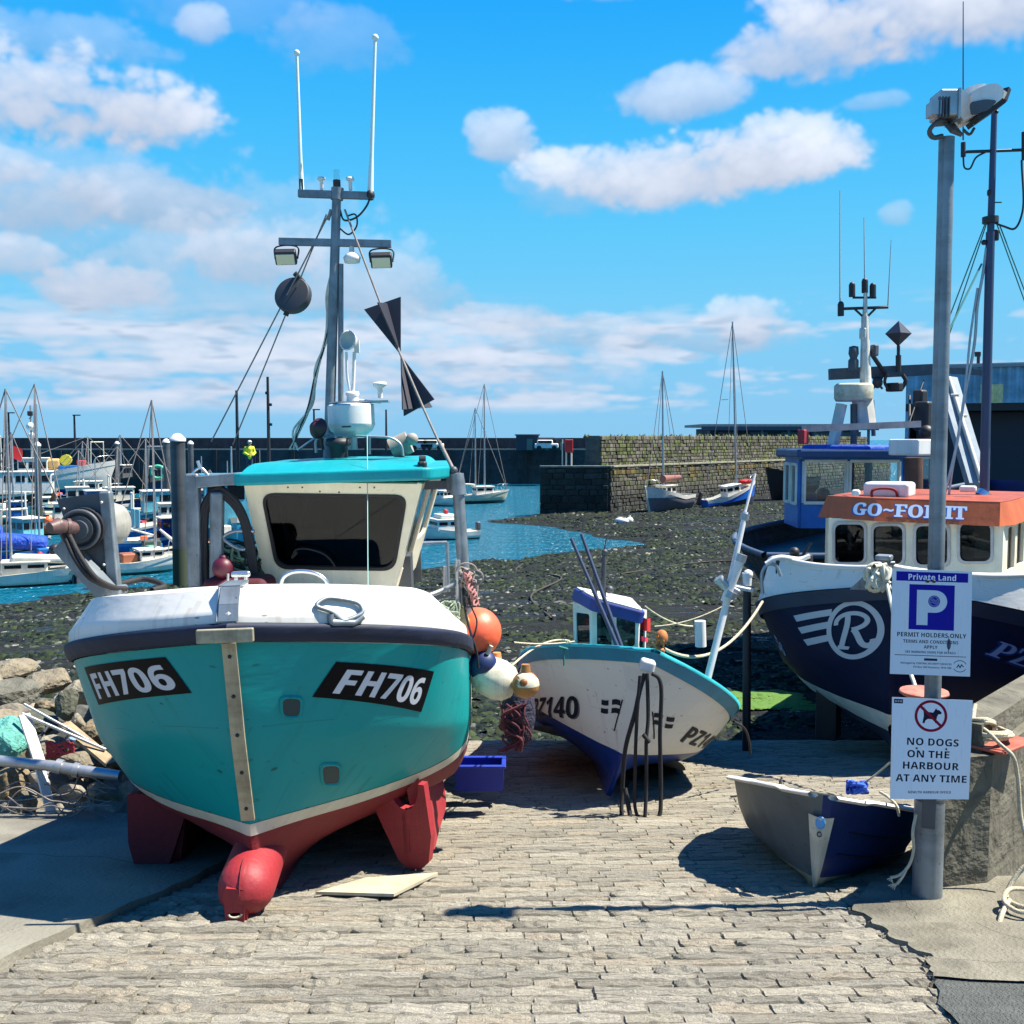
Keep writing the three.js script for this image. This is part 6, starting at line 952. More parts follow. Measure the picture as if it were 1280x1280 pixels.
  part(nv, 'anchor_winch', [rbox(0.32, 0.2, 0.3, 0.03, ...nq(990, 708, 12.3).toArray()), bar(nq(1003, 695, 12.3), nq(1014, 678, 12.3), 0.018), ball(0.06, ...nq(993, 690, 12.3).toArray()), rbox(0.1, 0.22, 0.1, 0.03, ...nq(1010, 704, 12.1).toArray()), rbox(0.5, 0.1, 0.2, 0.03, ...nq(1024, 710, 12.4).toArray())], M.black);
  part(nv, 'loop_rail', [tube([nq(953, 742, 11.9), nq(953, 715, 11.9), nq(961, 705, 11.9), nq(970, 707, 11.9), nq(976, 720, 11.9)], 0.02, 30)], M.alu);
  const rb = heapAt(P(1098, 722, 10.6), [0.22, 0.28, 0.16], 16, 0.024);
  lone('rope_bundle', 'white rope lashed in a bundle at the navy bow', 'rope', [rb, ball(0.1, ...P(1094, 728, 10.62).toArray(), 0.9, 1.1, 0.8)], M.buoyWhite);
  lone('mooring_line', 'white mooring rope dropping from the navy bow behind the signs', 'rope', [tube([P(1108, 728, 10.55), P(1113, 750, 10.4), P(1124, 800, 9.9), P(1142, 852, 9.4), P(1154, 885, 9)], 0.02, 40)], M.buoyWhite);

  // wheelhouse: front turned with the boat, four windows, sides, orange visor roof with the name
  const d0 = 12.0, d1 = 13.15, W = { a: nq(1032, 652, d1), b: nq(1250, 652, d0), c: nq(1250, 722, d0), d: nq(1032, 716, d1) };
  W.c.x = W.b.x; W.c.z = W.b.z; W.d.x = W.a.x; W.d.z = W.a.z; W.d.y = W.c.y = Math.min(W.c.y, W.d.y) - 0.1; W.a.y = W.b.y = (W.a.y + W.b.y) / 2;
  const X = W.b.clone().sub(W.a), xh = X.clone().normalize(), yh = V(0, 1, 0), zh = xh.clone().cross(yh), len = X.length(), Hh = W.a.y - W.d.y;
  const to = (px, py) => { // a place of the photograph on the front wall's plane
    const e = P(px, py, 10), o = V(0, EYE, 0), a = nv.worldToLocal(o), dir = nv.worldToLocal(e.clone()).sub(a).normalize(), t = W.a.clone().sub(a).dot(zh) / dir.dot(zh), h = a.addScaledVector(dir, t).sub(W.a); return [h.dot(xh), h.dot(yh)];
  };
  const holes = [[1043, 1082, 654, 704], [1091, 1130, 656, 706], [1144, 1186, 656, 707], [1199, 1240, 653, 703]].map(([x0, x1, y0, y1]) => roundPoly([to(x0, y0), to(x1, y0), to(x1, y1), to(x0, y1)], 0.09, 5));
  const front = part(nv, 'wheelhouse_front', panel([[0, 0], [len, 0], [len, -Hh], [0, -Hh]], holes, 0.05, W.a.clone().addScaledVector(zh, -0.05), xh, yh), M.cream);
  for (const h of holes) { const cx = h.reduce((s, p) => s + p[0], 0) / h.length, cy = h.reduce((s, p) => s + p[1], 0) / h.length, big = h.map(([x, y]) => [cx + (x - cx) * 1.1, cy + (y - cy) * 1.08]), small = h.map(([x, y]) => [cx + (x - cx) * 0.93, cy + (y - cy) * 0.94]); const f = part(front, 'window_frame', panel(big, [small.slice().reverse()], 0.02, W.a.clone().addScaledVector(zh, 0.002), xh, yh), M.alu); part(f, 'pane', panel(h, [], 0.006, W.a.clone().addScaledVector(zh, -0.03), xh, yh), M.glass); }
  const back = zh.clone().multiplyScalar(-2.6), side = (o, dir, name) => { const sh = [0.12, 0.38, 0.64].map((u) => roundPoly([[2.6 * u, -0.06 * Hh], [2.6 * (u + 0.2), -0.06 * Hh], [2.6 * (u + 0.2), -0.72 * Hh], [2.6 * u, -0.72 * Hh]], 0.04)), z = zh.clone().multiplyScalar(-1); const m = part(nv, name, panel([[0, 0], [2.6, 0], [2.6, -Hh], [0, -Hh]], sh, 0.04, o, z, yh), M.cream); for (const h of sh) part(m, 'side_window', panel(h, [], 0.006, o.clone().addScaledVector(dir, -0.02), z, yh), M.darkGlass); };
  side(W.b.clone().addScaledVector(xh, -0.0), xh, 'wheelhouse_side'); side(W.a.clone().addScaledVector(xh, 0.0), xh.clone().negate(), 'wheelhouse_side');
  part(nv, 'wheelhouse_back', panel([[0, 0], [len, 0], [len, -Hh], [0, -Hh]], [], 0.04, W.a.clone().add(back), xh, yh), M.cream);
  part(nv, 'cabin_interior', [box(len * 0.9, 0.5, 0.3, ...W.a.clone().lerp(W.c, 0.5).addScaledVector(zh, -0.4).add(V(0, -0.3, 0)).toArray(), 0, Math.atan2(-xh.z, xh.x)), rbox(0.3, 0.5, 0.3, 0.05, ...W.a.clone().lerp(W.b, 0.7).addScaledVector(zh, -1.0).add(V(0, -0.5, 0)).toArray())], M.steelDark);
  const rh = 0.27, ov = 0.13, r0 = [-ov, ov + 0.02], roofPt = (u, z, y) => W.a.clone().addScaledVector(xh, u).addScaledVector(zh, z).add(V(0, y, 0));
  const facet = (p, q, r, s) => grid(10, 4, (u, v) => { const k = p.clone().lerp(q, u).lerp(s.clone().lerp(r, u), v); return [k.x, k.y, k.z, u, 1 - v]; });
  const br = [to(1096, 640)[0], to(1258, 640)[0]], z0 = 0.14, zTop = 0.02;
  const low = [roofPt(-ov, -0.1, 0), roofPt(br[0], z0, 0), roofPt(Math.min(br[1], len + 0.02), z0, 0), roofPt(len + ov, -0.25, 0), roofPt(len + ov, -2.75, 0), roofPt(-ov, -2.75, 0)], up = [roofPt(-ov + 0.08, -0.2, rh), roofPt(br[0], zTop, rh), roofPt(Math.min(br[1], len), zTop, rh), roofPt(len + ov - 0.08, -0.3, rh), roofPt(len + ov - 0.08, -2.7, rh), roofPt(-ov + 0.08, -2.7, rh)];
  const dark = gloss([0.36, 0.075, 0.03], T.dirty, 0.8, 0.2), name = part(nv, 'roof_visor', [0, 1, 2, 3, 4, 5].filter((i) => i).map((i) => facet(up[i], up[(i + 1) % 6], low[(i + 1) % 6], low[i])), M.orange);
  part(name, 'visor_facet', facet(up[0], up[1], low[1], low[0]), M.orange);
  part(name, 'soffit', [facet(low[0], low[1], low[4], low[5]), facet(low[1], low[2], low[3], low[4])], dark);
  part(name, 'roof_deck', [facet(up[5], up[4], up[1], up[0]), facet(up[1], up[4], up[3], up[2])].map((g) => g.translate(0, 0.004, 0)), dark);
  const black = printCut(1280, 220, (c, w, h) => { const txt = 'GO~FOR·IT'; c.font = 'bold 200px serif'; c.textAlign = 'center'; c.textBaseline = 'middle'; const k = 0.97 * w / c.measureText(txt).width; c.setTransform(k, 0, 0, 1, w / 2, h / 2 + 6); c.lineJoin = 'round'; c.strokeStyle = '#1f5d9c'; c.lineWidth = 20; c.strokeText(txt, -7, 7); c.strokeStyle = '#e4e8f2'; c.lineWidth = 9; c.strokeText(txt, 0, 0); c.fillStyle = '#e8ecf5'; c.fillText(txt, 0, 0); });
  { // the name runs over two facets of the visor
    const on = (px, py) => { const u = to(px, py)[0]; const f = (py - 625) / (650 - 625), t0 = u < br[0] ? clamp((u + ov) / (br[0] + ov), 0, 1) : 1, L = low[0].clone().lerp(low[1], t0), U = up[0].clone().lerp(up[1], t0); if (u >= br[0]) { const t = (u - br[0]) / (br[1] - br[0]); L.copy(low[1]).lerp(low[2], t); U.copy(up[1]).lerp(up[2], t); } return U.lerp(L, clamp(f, 0, 1)).addScaledVector(zh, 0.012).addScaledVector(xh, -0.002); };
    part(name, 'boat_name', grid(40, 6, (u, v) => { const p = on(mixN(1062, 1218, u), mixN(627, 647, v)); return [p.x, p.y, p.z, u, 1 - v]; }), black, true);
  }
  const md = 13.6;
  part(nv, 'roof_light', [rbox(0.2, 0.08, 0.12, 0.03, ...nq(1210, 611, 13.1).toArray()), rbox(0.1, 0.08, 0.1, 0.03, ...nq(1070, 616, 12.9).toArray())], M.plastic);
  const hatch = part(nv, 'roof_hatch', [rbox(0.56, 0.2, 0.5, 0.05, ...nq(1112, 612, 13.3).toArray())], M.plastic); part(hatch, 'handle', tube([nq(1090, 622, 13.0), nq(1090, 614, 13.0), nq(1096, 611, 13.0), nq(1114, 611, 13.0), nq(1120, 614, 13.0), nq(1122, 622, 13.0)], 0.018, 30), M.red);
  // the tall mast with its crosstree, whips and stays
  const m = (x, y, d = md) => nq(x, y, d), mast = part(nv, 'mast', [bar(m(1230, 625), m(1238, 290), 0.062, 0.055, 16), bar(m(1238, 300), m(1243, 135), 0.045, 0.036, 14)], mat([0.035, 0.055, 0.11], 0.5, { metal: 0.3 }));
  part(mast, 'mast_track', [bar(m(1233, 620), m(1236, 480), 0.014), bar(m(1228, 622), m(1233, 616), 0.11, 0.11, 14)], M.chrome);
  part(mast, 'crosstree', [bar(m(1204, 190), m(1290, 187), 0.02), bar(m(1204, 178), m(1204, 196), 0.03), bar(m(1280, 165), m(1280, 200), 0.03)], M.black);
  part(mast, 'whip_antenna', [bar(m(1204, 175), m(1204, 2), 0.011, 0.006)], M.steelDark);
  part(mast, 'cable', [tube([m(1204, 196), m(1206, 210), m(1212, 211), m(1220, 197), m(1232, 190)], 0.012, 30), tube([m(1277, 200), m(1278, 265), m(1268, 286), m(1255, 283), m(1242, 278)], 0.014, 40)], M.black);
  part(mast, 'mast_collar', [bar(m(1238, 279), m(1238, 271), 0.1, 0.1, 12), rbox(0.07, 0.14, 0.07, 0.02, ...m(1245, 294).toArray()), rbox(0.06, 0.08, 0.06, 0.02, ...m(1237, 241).toArray()), ball(0.035, ...m(1230, 303).toArray()), bar(m(1240, 253), m(1252, 253), 0.008)], M.black);
  part(mast, 'stay', [bar(m(1232, 278), m(1170, 440, 14.4), 0.008), bar(m(1233, 280), m(1176, 450, 14.6), 0.008), bar(m(1227, 330), m(1178, 430, 13), 0.012)], M.ropeTeal);
  part(mast, 'stay', [bar(m(1246, 280), m(1300, 430, 14), 0.008), bar(m(1249, 280), m(1310, 440, 13.6), 0.008)], M.ropeTeal);
  part(mast, 'ladder_rope', [tube([m(1233, 310), m(1229, 340), m(1222, 380), m(1218, 430), m(1205, 500), m(1195, 560), m(1180, 620)], 0.02, 60), tube([m(1222, 360), m(1213, 420), m(1208, 470), m(1199, 540), m(1190, 590), m(1186, 620)], 0.016, 60)], M.alu);
  const cap_ = P(1252, 866, 8.6); cap_.y = 0;
  const bol = thing('bollard', 'faded red topped bollard standing behind the quay wall', 'bollard', V(3.62, -1.2, -9.0)); part(bol, 'top', lathe([[0.001, 0.9], [0.2, 0.895], [0.21, 0.87], [0.18, 0.85]], 28).translate(0, (P(1248, 865, 9.0).y + 1.2) - 0.88, 0), mat([0.5, 0.17, 0.12], 0.6, { map: T.rust, k: 2 })); part(bol, 'shaft', bar(V(0, 0, 0), V(0, P(1248, 865, 9.0).y + 1.2 - 0.02, 0), 0.1, 0.09, 18), M.black);
}

// ---------------------------------------------------------------- the blue trawler behind her
const bt = thing('trawler', 'blue trawler with black gantry and white radar mast behind the navy boat', 'boat', V(5.0, -2.95, -19.4), -0.95); bt.scale.setScalar(1.2); bt.updateMatrixWorld(true);
const bq = (px, py, d) => bt.worldToLocal(P(px, py, d * 1.2 + 0.6));
{
  const H = Hull({
    L: 9.5, stem: (v) => curve([[0, 0.9], [0.3, 0.4], [1, -0.3]], v), keel: (s) => -0.3, sheer: (s) => 2.1 + 0.09 * s,
    half: (v, k, s) => { const B = curve([[0, 0.1], [0.2, 0.9], [0.5, 1.7], [1, 2.0]], v); return 0.03 + B * (1 - Math.pow(1 - clamp(k / curve([[0, 4], [1, 2.6]], v), 0, 1), curve([[0, 1.7], [1, 3]], v))); },
  });
  part(bt, 'hull', [...H.band(0, 0.78, { nv: 14 }), H.transom()], M.navyHull, true);
  part(bt, 'bulwark', H.band(0.78, 1, { nv: 5 }), mat([0.04, 0.032, 0.035], 0.85, { map: T.rust, k: 1.3, bump: T.coarse, bk: 3, bs: 0.05 }), true);
  part(bt, 'gunwale', [-1, 1].map((sd) => tube(Array.from({ length: 24 }, (_, i) => H.pt(1, -0.3 + 9.7 * Math.pow(i / 23, 1.4), sd)), 0.05, 80, 8)), mat([0.05, 0.075, 0.12], 0.6));
  part(bt, 'deck', H.deck((s) => H.sheer(s) - 0.35, 0, 9.3, 0.1), M.steelDark, true);
  // wheelhouse: two faces seen, big windows, dark blue visor roof
  const f = 17.2, g = 18.3, L = { a: bq(985, 575, g), b: bq(1002, 572, f), c: bq(1128, 568, f), s: bq(1168, 566, f + 1.2) }, low = (p, x, y, d) => { const q = bq(x, y, d); return V(p.x, q.y, p.z); };
  const yb = bq(1002, 660, f).y, wall = (p, q, wins, name) => { const X = q.clone().sub(p); X.y = 0; const len = X.length(), xh = X.normalize(), zh = xh.clone().cross(V(0, 1, 0)), hgt = p.y - yb, hs = wins.map(([u0, u1]) => [[len * u0, -0.05 * hgt], [len * u1, -0.05 * hgt], [len * u1, -0.64 * hgt], [len * u0, -0.64 * hgt]]); const m = part(bt, name, panel([[0, 0.05], [len, 0.05], [len, -hgt], [0, -hgt]], hs, 0.05, p.clone(), xh, V(0, 1, 0)), M.midBlue); void zh; for (const h of hs) { const w = part(m, 'window', panel(h, [], 0.01, p.clone().addScaledVector(zh, 0.02), xh, V(0, 1, 0)), M.clear); part(w, 'window_frame', [[0, 1], [1, 2], [2, 3], [3, 0]].map(([i, j]) => beam(p.clone().addScaledVector(xh, h[i][0]).add(V(0, h[i][1], 0)).addScaledVector(zh, 0.055), p.clone().addScaledVector(xh, h[j][0]).add(V(0, h[j][1], 0)).addScaledVector(zh, 0.055), 0.05, 0.05)), M.offWhite); } };
  wall(L.a, L.b, [[0.06, 0.46], [0.54, 0.94]], 'wheelhouse_side'); wall(L.b, L.c, [[0.02, 0.44], [0.47, 0.96]], 'wheelhouse_front'); wall(L.c, L.s, [[0.1, 0.9]], 'wheelhouse_side');
  part(bt, 'wheelhouse_back', [box(2.2, 0.5, 0.06, (L.a.x + L.s.x) / 2, L.b.y - 0.95, L.a.z - 1.0), box(0.1, 0.9, 0.08, L.a.x + 0.6, L.b.y - 0.45, L.a.z - 1.0), box(0.1, 0.9, 0.08, L.s.x - 0.5, L.b.y - 0.45, L.a.z - 1.0)], M.navyHull);
  const rp = [bq(972, 572, g + 0.2), bq(998, 570, f - 0.25), bq(1132, 566, f - 0.25), bq(1176, 566, f + 1.2), bq(1120, 560, f + 3)].map((p) => [p.x, -p.z]);
  part(bt, 'roof', new THREE.ExtrudeGeometry(new THREE.Shape(rp.map((p) => new THREE.Vector2(...p))), { depth: 0.08, bevelEnabled: true, bevelSize: 0.03, bevelThickness: 0.03, bevelSegments: 2 }).rotateX(-Math.PI / 2).translate(0, L.b.y + 0.03, 0), gloss([0.02, 0.06, 0.16], T.dirty, 0.7, 0.2));
  part(bt, 'blue_tarpaulin', [rbox(1.4, 0.14, 0.8, 0.06, ...bq(1060, 561, 17.8).toArray())], M.blueCloth);
  part(bt, 'funnel', [bar(bq(1142, 640, 15.8), bq(1142, 572, 15.8), 0.14, 0.14, 16)], M.brown);
  part(bt, 'funnel_box', [rbox(0.55, 0.26, 0.45, 0.03, ...bq(1139, 559, 16.3).toArray())], M.plastic);
  // rails, mast tripod, radar, lamps
  const md = 18, m = (x, y, d = md) => bq(x, y, d), w = M.offWhite;
  part(bt, 'rail_boom', [beam(m(1003, 536, 17), m(1150, 530, 17), 0.1, 0.11)], mat([0.45, 0.36, 0.36], 0.6, { map: T.dirty, k: 1 })); part(bt, 'boom_end', [rbox(0.14, 0.24, 0.14, 0.02, ...m(1004, 546, 17).toArray())], mat([0.3, 0.02, 0.03], 0.6));
  part(bt, 'mast_leg', beam(m(1052, 505), m(1040, 560), 0.14, 0.14), w); part(bt, 'mast_leg', beam(m(1078, 500), m(1082, 530), 0.3, 0.2), w); part(bt, 'mast_leg', bar(m(1067, 505), m(1067, 555), 0.06), M.steelDark); part(bt, 'mast_leg', bar(m(1090, 500), m(1092, 545), 0.04), M.steelDark);
  part(bt, 'radar_drum', [lathe([[0.001, -0.16], [0.3, -0.15], [0.33, -0.1], [0.335, 0.12], [0.3, 0.16], [0.001, 0.165]], 28).translate(...m(1067, 491).toArray())], mat([0.5, 0.48, 0.36], 0.6, { map: T.rust, k: 1.5 }));
  const mast = part(bt, 'mast', [bar(m(1082, 480), m(1081, 395), 0.1, 0.06, 12), bar(m(1081, 400), m(1082, 355), 0.045, 0.03, 12), rbox(0.13, 0.2, 0.13, 0.03, ...m(1080, 417).toArray())], w);
  part(mast, 'crosstree', [bar(m(1053, 386), m(1110, 384), 0.026), bar(m(1068, 386), m(1081, 398), 0.02), bar(m(1094, 386), m(1082, 398), 0.02), bar(m(1066, 372), m(1095, 372), 0.02)], M.black);
  for (const [px, py] of [[1065, 363], [1091, 364], [1081, 358], [1051, 387]]) part(mast, 'navigation_light', [bar(m(px, py + 8), m(px, py - 7), 0.055, 0.055, 14), ball(0.05, ...m(px, py - 7).toArray())], M.black);
  part(mast, 'lantern', [lathe([[0.001, 0.14], [0.08, 0.12], [0.09, 0], [0.06, -0.08], [0.09, -0.12], [0.09, -0.3]], 16).translate(...m(1067, 442).toArray()), rbox(0.12, 0.2, 0.12, 0.03, ...m(1093, 438).toArray())], M.steelDark);
  for (const [x0, y0, x1, y1] of [[1050, 378, 1050, 238], [1081, 352, 1080, 272], [1110, 382, 1114, 300]]) part(mast, 'whip_antenna', bar(m(x0, y0), m(x1, y1), 0.014, 0.007), mat([0.3, 0.42, 0.45], 0.5));
  // black gantry with the radar reflector and blocks
  part(bt, 'gantry_beam', [beam(m(1037, 468, 18.6), m(1165, 462, 18.6), 0.16, 0.2), beam(m(1165, 462, 18.6), m(1232, 466, 18.6), 0.12, 0.1)], mat([0.05, 0.075, 0.10], 0.6, { map: T.dirty, k: 1 }));
  const leg = part(bt, 'gantry_leg', [beam(m(1182, 472, 18.6), m(1222, 606, 17.4), 0.36, 0.14)], mat([0.20, 0.27, 0.33], 0.6, { map: T.dirty, k: 1 })); part(leg, 'leg_edge', [bar(m(1186, 472, 18.5), m(1226, 600, 17.3), 0.04)], w);
  part(leg, 'rung', [[1193, 494], [1203, 520], [1208, 545]].map(([x, y]) => bar(m(x - 4, y, 18.1), m(x + 6, y, 18.0), 0.025)), w);
  const rr = m(1123, 417, 18.4), refl = part(bt, 'radar_reflector', (() => { const g = new THREE.OctahedronGeometry(0.23, 0); return g.rotateY(0.75).translate(rr.x, rr.y, rr.z); })(), mat([0.03, 0.033, 0.045], 0.35)); part(refl, 'reflector_pole', [bar(m(1123, 432, 18.4), m(1123, 465, 18.4), 0.03), bar(m(1123, 444, 18.4), m(1123, 465, 18.4), 0.05)], M.black);
  part(bt, 'block', [rbox(0.28, 0.16, 0.16, 0.03, ...m(1118, 484, 18.4).toArray()), tube([m(1128, 468, 18.4), m(1132, 476, 18.4), m(1127, 486, 18.4)], 0.04, 16), tube([m(1108, 468, 18.4), m(1106, 478, 18.4), m(1110, 486, 18.4)], 0.03, 16)], M.black); part(bt, 'block', [ball(0.09, ...m(1097, 478, 18.4).toArray(), 1, 1.2, 1), bar(m(1091, 472, 18.4), m(1103, 486, 18.4), 0.02), bar(m(1103, 472, 18.4), m(1091, 486, 18.4), 0.02)], M.black);
  part(bt, 'stay', [bar(m(1155, 475, 18.6), m(1136, 530, 17), 0.012), bar(m(1137, 495, 18), m(1137, 530, 17.2), 0.022), bar(m(1088, 440, 18), m(1108, 470, 18.5), 0.04)], M.black);
  part(bt, 'hydraulic_gear', [rbox(0.3, 0.5, 0.3, 0.05, ...m(1156, 520, 17.6).toArray()), rbox(0.2, 0.3, 0.2, 0.05, ...m(1150, 498, 17.8).toArray()), ball(0.12, ...m(1158, 540, 17.4).toArray())], M.black);
  part(bt, 'helm_gear', [ball(0.12, ...bq(1029, 618, 18).toArray()), rbox(0.5, 0.3, 0.3, 0.06, ...bq(1060, 630, 18).toArray()), rbox(0.3, 0.5, 0.2, 0.05, ...bq(1100, 620, 18).toArray())], mat([0.2, 0.03, 0.03], 0.5));
  void low;
}
// ---------------------------------------------------------------- the harbour beyond: breakwater, old pier, sheds
function stones(parent, name, faces, size, tones, seed) {              // courses of squared stones, each proud of the face by its own amount: too far away to pick apart
  const r = rng(seed), list = [];
  for (const [a, b, y0, y1] of faces) {
    const dir = V(b.x - a.x, 0, b.z - a.z), len = dir.length(); dir.normalize(); const turn = Math.atan2(-dir.z, dir.x);
    for (let y = y0; y < y1 - 0.05;) { const h = Math.min(size[1] * (0.7 + 0.6 * r()), y1 - y); let t = -r() * size[0]; while (t < len) { const l = size[0] * (0.5 + r()), t0 = Math.max(0, t), t1 = Math.min(len, t + l); if (t1 - t0 > 0.08) list.push([a.x + dir.x * (t0 + t1) / 2, y + h / 2, a.z + dir.z * (t0 + t1) / 2, t1 - t0 - 0.05, h - 0.05, 0.3 + 0.16 * r(), turn]); t += l; } y += h; }
  }
  const m = new THREE.InstancedMesh(boxUV(new RoundedBoxGeometry(1, 1, 1, 1, 0.08)), mat([1, 1, 1], 0.95, { map: T.rust, k: 0.7 }), list.length), o = new THREE.Object3D(), c = new THREE.Color();
  list.forEach((s, i) => { o.position.set(s[0], s[1], s[2]); o.rotation.set((r() - 0.5) * 0.12, s[6] + (r() - 0.5) * 0.1, (r() - 0.5) * 0.14); o.scale.set(s[3], s[4], s[5]); o.updateMatrix(); m.setMatrixAt(i, o.matrix); const q = tones(s[1], r, s[0], s[2]); m.setColorAt(i, c.setRGB(...q)); });
  m.name = name; m.castShadow = m.receiveShadow = true; m.userData = { kind: 'stuff' }; parent.add(m);
  return m;
}
{
  const bw = thing('breakwater', 'long dark breakwater with a parapet across the harbour', 'breakwater', V(-30, WATER, -137)), L = (x, y, z) => V(x + 30, y - WATER, z + 137);
  const dk = mat([0.055, 0.055, 0.06], 0.95, { map: T.rust, k: 0.2, bump: T.coarse, bk: 0.3, bs: 0.1 });
  part(bw, 'quay', box(124, 6.5, 12, 0, 1.25, -6), dk); part(bw, 'parapet', box(124, 1.75, 2, 0, 5.2, -11), dk); part(bw, 'coping', box(124, 0.16, 0.5, 0, 4.56, -0.22), mat([0.3, 0.3, 0.27], 0.9));
  for (let k = 0; k < 24; k++) part(bw, 'fender_pile', box(0.4, 4.6, 0.3, -60 + k * 5.1, 2.2, 0.16), M.black);
  void L;
  const roofM = mat([0.03, 0.035, 0.05], 0.7);
  for (const [x0, x1, y0, y1, label] of [[645, 673, 543, 563, 'taller dark harbour hut at the end of the breakwater'], [672, 691, 547, 563, 'lower dark hut beside the taller one on the breakwater'], [694, 706, 548, 563, 'small dark hut near the red lifebuoy cabinet']]) {
    const p = P(x0, 562, 134), q = P(x1, y0, 134), t = thing('harbour_hut', label, 'hut', V((p.x + q.x) / 2, 0.2, -134)), w = q.x - p.x, h = q.y - 0.2; part(t, 'wall', box(w, h - 0.15, 3, 0, (h - 0.15) / 2, 0), roofM); part(t, 'roof', box(w + 0.3, 0.16, 3.3, 0, h - 0.07, 0), mat([0.08, 0.08, 0.09], 0.8)); part(t, 'door', box(w * 0.25, h * 0.7, 0.06, w * 0.1, h * 0.36, 1.52), mat([0.10, 0.14, 0.12], 0.7));
  }
  const van = (px, label, m, d = 133) => { const p = P(px, 562, d), t = thing('parked_van', label, 'van', V(p.x, 0.22, -d)); part(t, 'body', [rbox(3.0, 0.6, 1.6, 0.15, 0, 0.55, 0), rbox(2.0, 0.6, 1.5, 0.2, -0.2, 1.0, 0)], m); part(t, 'window', [box(1.7, 0.3, 0.05, -0.2, 1.05, 0.76)], M.darkGlass); for (const x of [-0.95, 0.95]) part(t, 'wheel', bar(V(x, 0.3, 0.7), V(x, 0.3, 0.85), 0.3, 0.3, 14), M.rubber); };
  van(528, 'white van parked on the breakwater, left one of the pair', M.plastic); van(540, 'white van parked on the breakwater, right one of the pair', M.offWhite); van(683, 'white van parked beside the dark huts', M.plastic, 132);
  const lamp = (px, py, label, d = 131, base = 0.2, head = 1) => { const b = P(px, 562, d), top = P(px, py, d), t = thing('harbour_lamp', label, 'lamp post', V(b.x, base, -d)), h = top.y - base; part(t, 'pole', bar(V(0, 0, 0), V(0, h, 0), 0.16, 0.11, 10), M.black); if (head) part(t, 'lamp_head', [box(0.9, 0.14, 0.3, 0.3, h, 0)], M.black); return t; };
  const t1 = lamp(297, 488, 'dark pole on the breakwater, left of the pair behind the teal boat', 90, -1, 0), t2 = lamp(336, 471, 'tall dark pole with side lamps behind the teal boat', 90, -1, 0); part(t2, 'lamp_head', [rbox(0.3, 0.25, 0.2, 0.05, 0.18, 5.6, 0), rbox(0.3, 0.25, 0.2, 0.05, 0.18, 3.9, 0), rbox(0.25, 0.25, 0.2, 0.05, -0.1, 6.6, 0)], M.black); void t1;
  lamp(12, 516, 'thin lamp post above the breakwater at the photo edge'); lamp(94, 519, 'thin lamp post above the breakwater behind the white trawler');
  lamp(393, 512, 'slim mast like lamp post above the teal roof', 131, 0.2, 1); lamp(457, 514, 'slim lamp post right of the radar dome', 131, 0.2, 0); lamp(483, 512, 'slim lamp post between the radar and the day shapes', 131, 0.2, 0);

  // the old pier: a lower walk with its end in shade and a long lit side, a higher wall behind
  const A = V(2.15, 0, -80), B = V(7.4, 0, -80), dir = V(0.63, 0, -0.776), C = B.clone().addScaledVector(dir, 62), Dp = A.clone().addScaledVector(dir, 62), top = -0.48, hi = 1.92, bed = -5.2;
  const pier = thing('stone_pier', 'old stone pier with a grassy walk and a dark end', 'pier', V(5, WATER, -82)); const off = V(-5, -WATER, 82);
  const sh = (pts) => new THREE.Shape(pts.map((p) => new THREE.Vector2(p.x, -p.z))), ext = (pts, y0, y1) => new THREE.ExtrudeGeometry(sh(pts), { depth: y1 - y0, bevelEnabled: false }).rotateX(-Math.PI / 2).translate(0, y0, 0).translate(off.x, off.y, off.z);
  const pm = mat([0.10, 0.10, 0.085], 0.95, { map: T.rust, k: 0.4, bump: T.coarse, bk: 0.8, bs: 0.05 });
  part(pier, 'walk', ext([A, B, C, Dp], bed, top), pm);
  const ins = (p, k, a) => p.clone().addScaledVector(dir, k).add(V(-a * 0.776, 0, -a * 0.63)), E = ins(B, 3.2, 3), F = ins(C, 0, 3), G = ins(C, 0, 4.2), Hh = ins(B, 3.2, 4.4); 
  part(pier, 'upper_wall', ext([E, F, G, Hh], top - 0.2, hi), pm);
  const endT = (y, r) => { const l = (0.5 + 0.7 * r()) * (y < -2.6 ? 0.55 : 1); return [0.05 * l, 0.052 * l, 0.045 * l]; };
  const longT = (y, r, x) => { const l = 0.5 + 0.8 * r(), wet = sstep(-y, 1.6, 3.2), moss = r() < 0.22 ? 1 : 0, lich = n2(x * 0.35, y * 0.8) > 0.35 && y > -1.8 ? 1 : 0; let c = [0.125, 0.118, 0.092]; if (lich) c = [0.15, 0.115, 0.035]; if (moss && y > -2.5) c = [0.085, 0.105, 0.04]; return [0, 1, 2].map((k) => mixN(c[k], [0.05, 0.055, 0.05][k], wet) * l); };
  const up = (p) => p.clone().add(off), yo = off.y;
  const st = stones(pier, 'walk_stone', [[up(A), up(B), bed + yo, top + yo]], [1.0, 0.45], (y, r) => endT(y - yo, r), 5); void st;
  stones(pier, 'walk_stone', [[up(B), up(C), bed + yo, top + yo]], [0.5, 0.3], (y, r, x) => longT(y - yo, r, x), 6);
  stones(pier, 'wall_stone', [[up(E), up(F), top + yo, hi + yo]], [0.5, 0.3], (y, r, x) => { const l = 0.4 + 1.0 * r(), q = r() < 0.25 || n2(x * 0.3, y) > 0.5 ? [0.10, 0.12, 0.04] : [0.13, 0.122, 0.095]; return q.map((k) => k * l); }, 7);
  part(pier, 'coping', [beam(up(B).setY(top + yo + 0.03), up(C).setY(top + yo + 0.03), 0.5, 0.12), beam(up(A).setY(top + yo + 0.03), up(B).setY(top + yo + 0.03), 0.5, 0.12)], mat([0.30, 0.29, 0.22], 0.9, { map: T.rust, k: 0.6 }));
